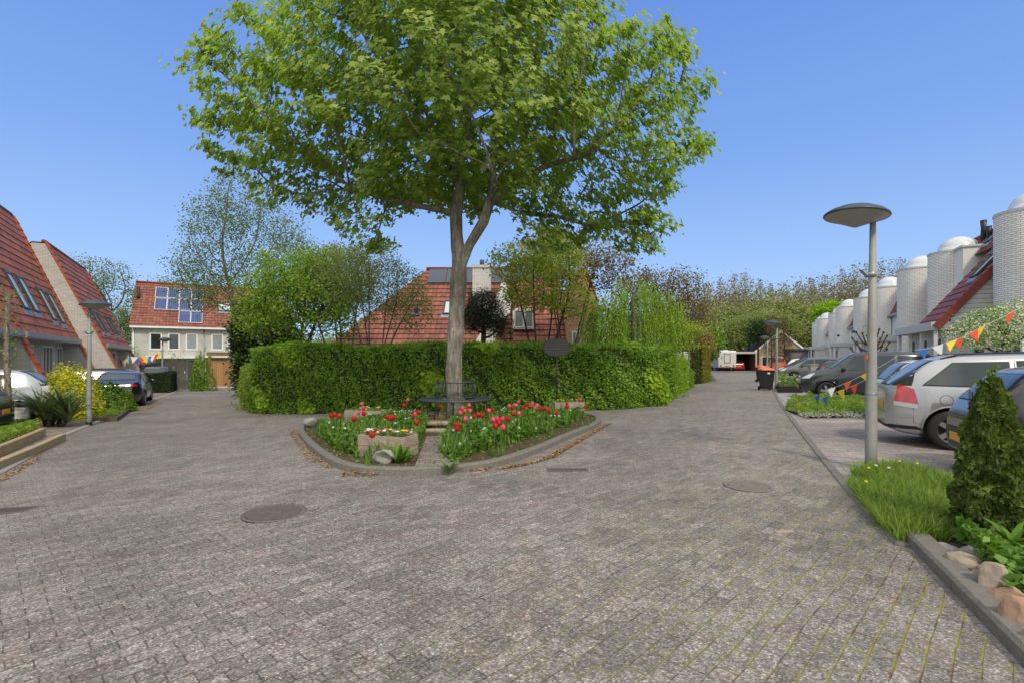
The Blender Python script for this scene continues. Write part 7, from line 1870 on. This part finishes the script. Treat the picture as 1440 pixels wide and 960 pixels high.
car('parked_car','grey car parked behind the squared box hedge',(-21.55,30.9,zl),math.atan2(UL.y,UL.x),3.9,1.68,1.5,top=[(0,.55),(.03,.88),(.12,1.02),(.45,1.38),(.7,1.47),(1.6,1.5),(2.3,1.44),(3.1,1.0),(3.6,.86),(3.86,.7),(3.9,.5)],belt=[(0,.92),(2,.94),(3,.88),(3.9,.6)],paint=mgrey,wb=2.5,axle_r=.66,wheel_r=.3,
 sidewin=[[(.75,1.0),(1.5,.98),(1.5,1.34),(1.0,1.34)],[(1.6,.98),(2.6,.94),(2.2,1.33),(1.6,1.34)]],rw=[(-.6,1.0),(.6,1.0),(.5,1.36),(-.5,1.36)],tail=[('x',[(.62,.75),(.8,.75),(.8,1.1),(.66,1.1)])],plate_rear=.6)
# motorhome: x rear->front
t=thing('motorhome','white motorhome with a rack on its rear at the far street end','motorhome',(27.75,66.0,0),R(77))
b=MB(); b.prism([(0,.55),(0,2.45),(.15,2.62),(4.6,2.66),(5.3,2.45),(5.6,2.0),(5.45,1.75),(5.75,1.2),(6.6,1.02),(6.75,.45),(.2,.42)],'y',-1.08,1.08); b.build('body',whitep,t,bevel=.05)
MB().box(5.2,5.75,-1.095,-.0,1.2,1.25) 
for s in (-1,1):
    w=MB(); w.box(4.0,4.8,s*1.081 if s>0 else s*1.10,s*1.10 if s>0 else s*1.081,1.35,1.85); w.box(5.05,5.55,s*1.081 if s>0 else s*1.10,s*1.10 if s>0 else s*1.081,1.25,1.75); w.box(1.4,2.4,s*1.081 if s>0 else s*1.10,s*1.10 if s>0 else s*1.081,1.45,1.95); w.build('side_window',M['carglass'],t)
    MB().box(-.03,-.002,s*.78-.09,s*.78+.09,.62,.80).build('tail_light',M['tail'],t)
    MB().box(.3,6.0,s*1.082 if s>0 else s*1.092,s*1.092 if s>0 else s*1.082,.80,.86).build('stripe',M['offwhite'],t)
    for ax in (1.3,5.7): 
        w=MB(); w.lathe([(.2,-.1),(.34,-.1),(.36,-.05),(.36,.08),(.34,.1),(.2,.1)],24,(ax,s*.96,.36),'y'); w.lathe([(.0,s*.06),(.22,s*.08)],16,(ax,s*.96,.36),'y'); w.build('wheel',[M['rubber']],t)
mb=MB()
for yy in (-.35,.35): mb.tube([(-.06,yy,1.05),(-.06,yy,2.25)],.02,6)
for zz in (1.1,2.2): mb.tube([(-.06,-.35,zz),(-.06,.35,zz)],.02,6)
mb.tube([(-.4,-.35,1.05),(-.4,.35,1.05)],.02,6); mb.build('rack',M['darkframe'],t)
MB().box(-.03,-.002,-.26,.26,.62,.74).build('number_plate',M['plate'],t)
MB().box(1.0,1.6,-.3,.3,2.62,2.74).build('roof_hatch',whitep,t)
MB().lathe([(0,0),(.3,.02),(.25,.16),(0,.2)],16,(3.2,0,2.63)).build('roof_dome',M['dome'],t)
# open garage
t=thing('garage','open flat-roofed garage with a dark interior and a pale beige surround','garage',(28.75,66.9,0),R(-4))
g=MB(); W,D,Hh=2.95,6.5,2.45
g.box(-.16,0,0,D,-.1,Hh-.2); g.box(W,W+.16,0,D,-.1,Hh-.2); g.box(0,W,D-.15,D,-.1,Hh-.2); g.build('wall',mat_plain('dark_garage_brick',(.10,.06,.055),.9),t)
f=MB(); f.box(-.30,W+.30,-.06,D,Hh-.199,Hh+.06); f.build('roof',mat_plain('beige_fascia',(.50,.46,.36),.7),t)
f=MB(); f.box(-.18,-.02,-.05,-.002,-.1,Hh-.2); f.box(W+.02,W+.18,-.05,-.002,-.1,Hh-.2); f.build('door_frame',bpy.data.materials['beige_fascia'],t)
MB().box(W+.45,W+3.2,.3,.55,-.1,2.0).build('side_wall',M['obrick'],t)
w=MB(); window(t,W+.9,W+2.0,.5,1.9,.298,.10,.08,0,sill=False)
# grey garages and the white barge-board gable far right
t=thing('garage','low grey garage block with closed doors at the end of the white row','garage',(*Q(1106,60),0),R(-24.5))
MB().box(0,6.5,0,5,-.1,2.5).build('wall',mat_plain('grey_garage_wall',(.16,.165,.17),.8),t); MB().box(-.15,6.65,-.15,5.1,2.5,2.72).build('roof',M['darkframe'],t)
for k in range(2): MB().box(.35+k*3.1,2.95+k*3.1,-.05,-.002,-.05,2.15).build('door',M['offwhite'] if k else mat_plain('grey_door',(.20,.205,.21),.6),t)
t=thing('gable_house','buff gable with a slanting white barge board behind the far garages','house',(*Q(1098,78),0),R(-10))
MB().prism([(-4,-.1),(4,-.1),(4,2.2),(0,5.6),(-4,2.2)],'y',0,7).build('wall',M['ybrick'],t)
cp=MB(); cp.prism([(0,5.62),(4.2,2.05),(4.2,2.4),(0,5.95)],'y',-.15,.0); cp.prism([(0,5.62),(-4.2,2.05),(-4.2,2.4),(0,5.95)],'y',-.15,-.001); cp.build('barge_board',M['white'],t)
rf=MB(); rf.prism([(0,5.96),(4.3,2.35),(4.3,2.5),(0,6.1),(-4.3,2.5),(-4.3,2.35)],'y',-.1,7.1); rf.build('roof',M['tileBlack'],t)
window(t,-.8,.8,1.0,2.3,0,.1,.1,1)
# small things by the right-hand beds
t=thing('stone_pillar','short grey stone pillar standing in the small walled bed','pillar',(*P(1143,541),.1),0)
MB().box(-.22,.22,-.18,.18,-.1,1.05).build('shaft',M['kerb_light'],t,bevel=.02); MB().box(-.26,.26,-.22,.22,1.052,1.12).build('cap',M['kerb_light'],t,bevel=.02)
# trailer-like white board behind the lime hedge
t=thing('white_van','white van roof and rear showing above the lime hedge','van',(*Q(944,29.5),0),R(68))
b=MB(); b.prism([(0,.4),(0,1.75),(.12,1.95),(3.4,1.98),(4.2,1.25),(4.9,1.05),(5.0,.4)],'y',-.9,.9); b.build('body',whitep,t,bevel=.05)
MB().box(-.02,-.002,-.62,.62,1.15,1.65).build('rear_window',M['carglass'],t)
for s in (-1,1):
    MB().box(-.025,-.002,s*.8-.06,s*.8+.06,.8,1.2).build('tail_light',M['tail'],t)
    for ax in (.9,4.1): w=MB(); w.lathe([(.0,-.1),(.33,-.1),(.34,.1),(.0,.1)],20,(ax,s*.82,.34),'y'); w.build('wheel',M['rubber'],t)
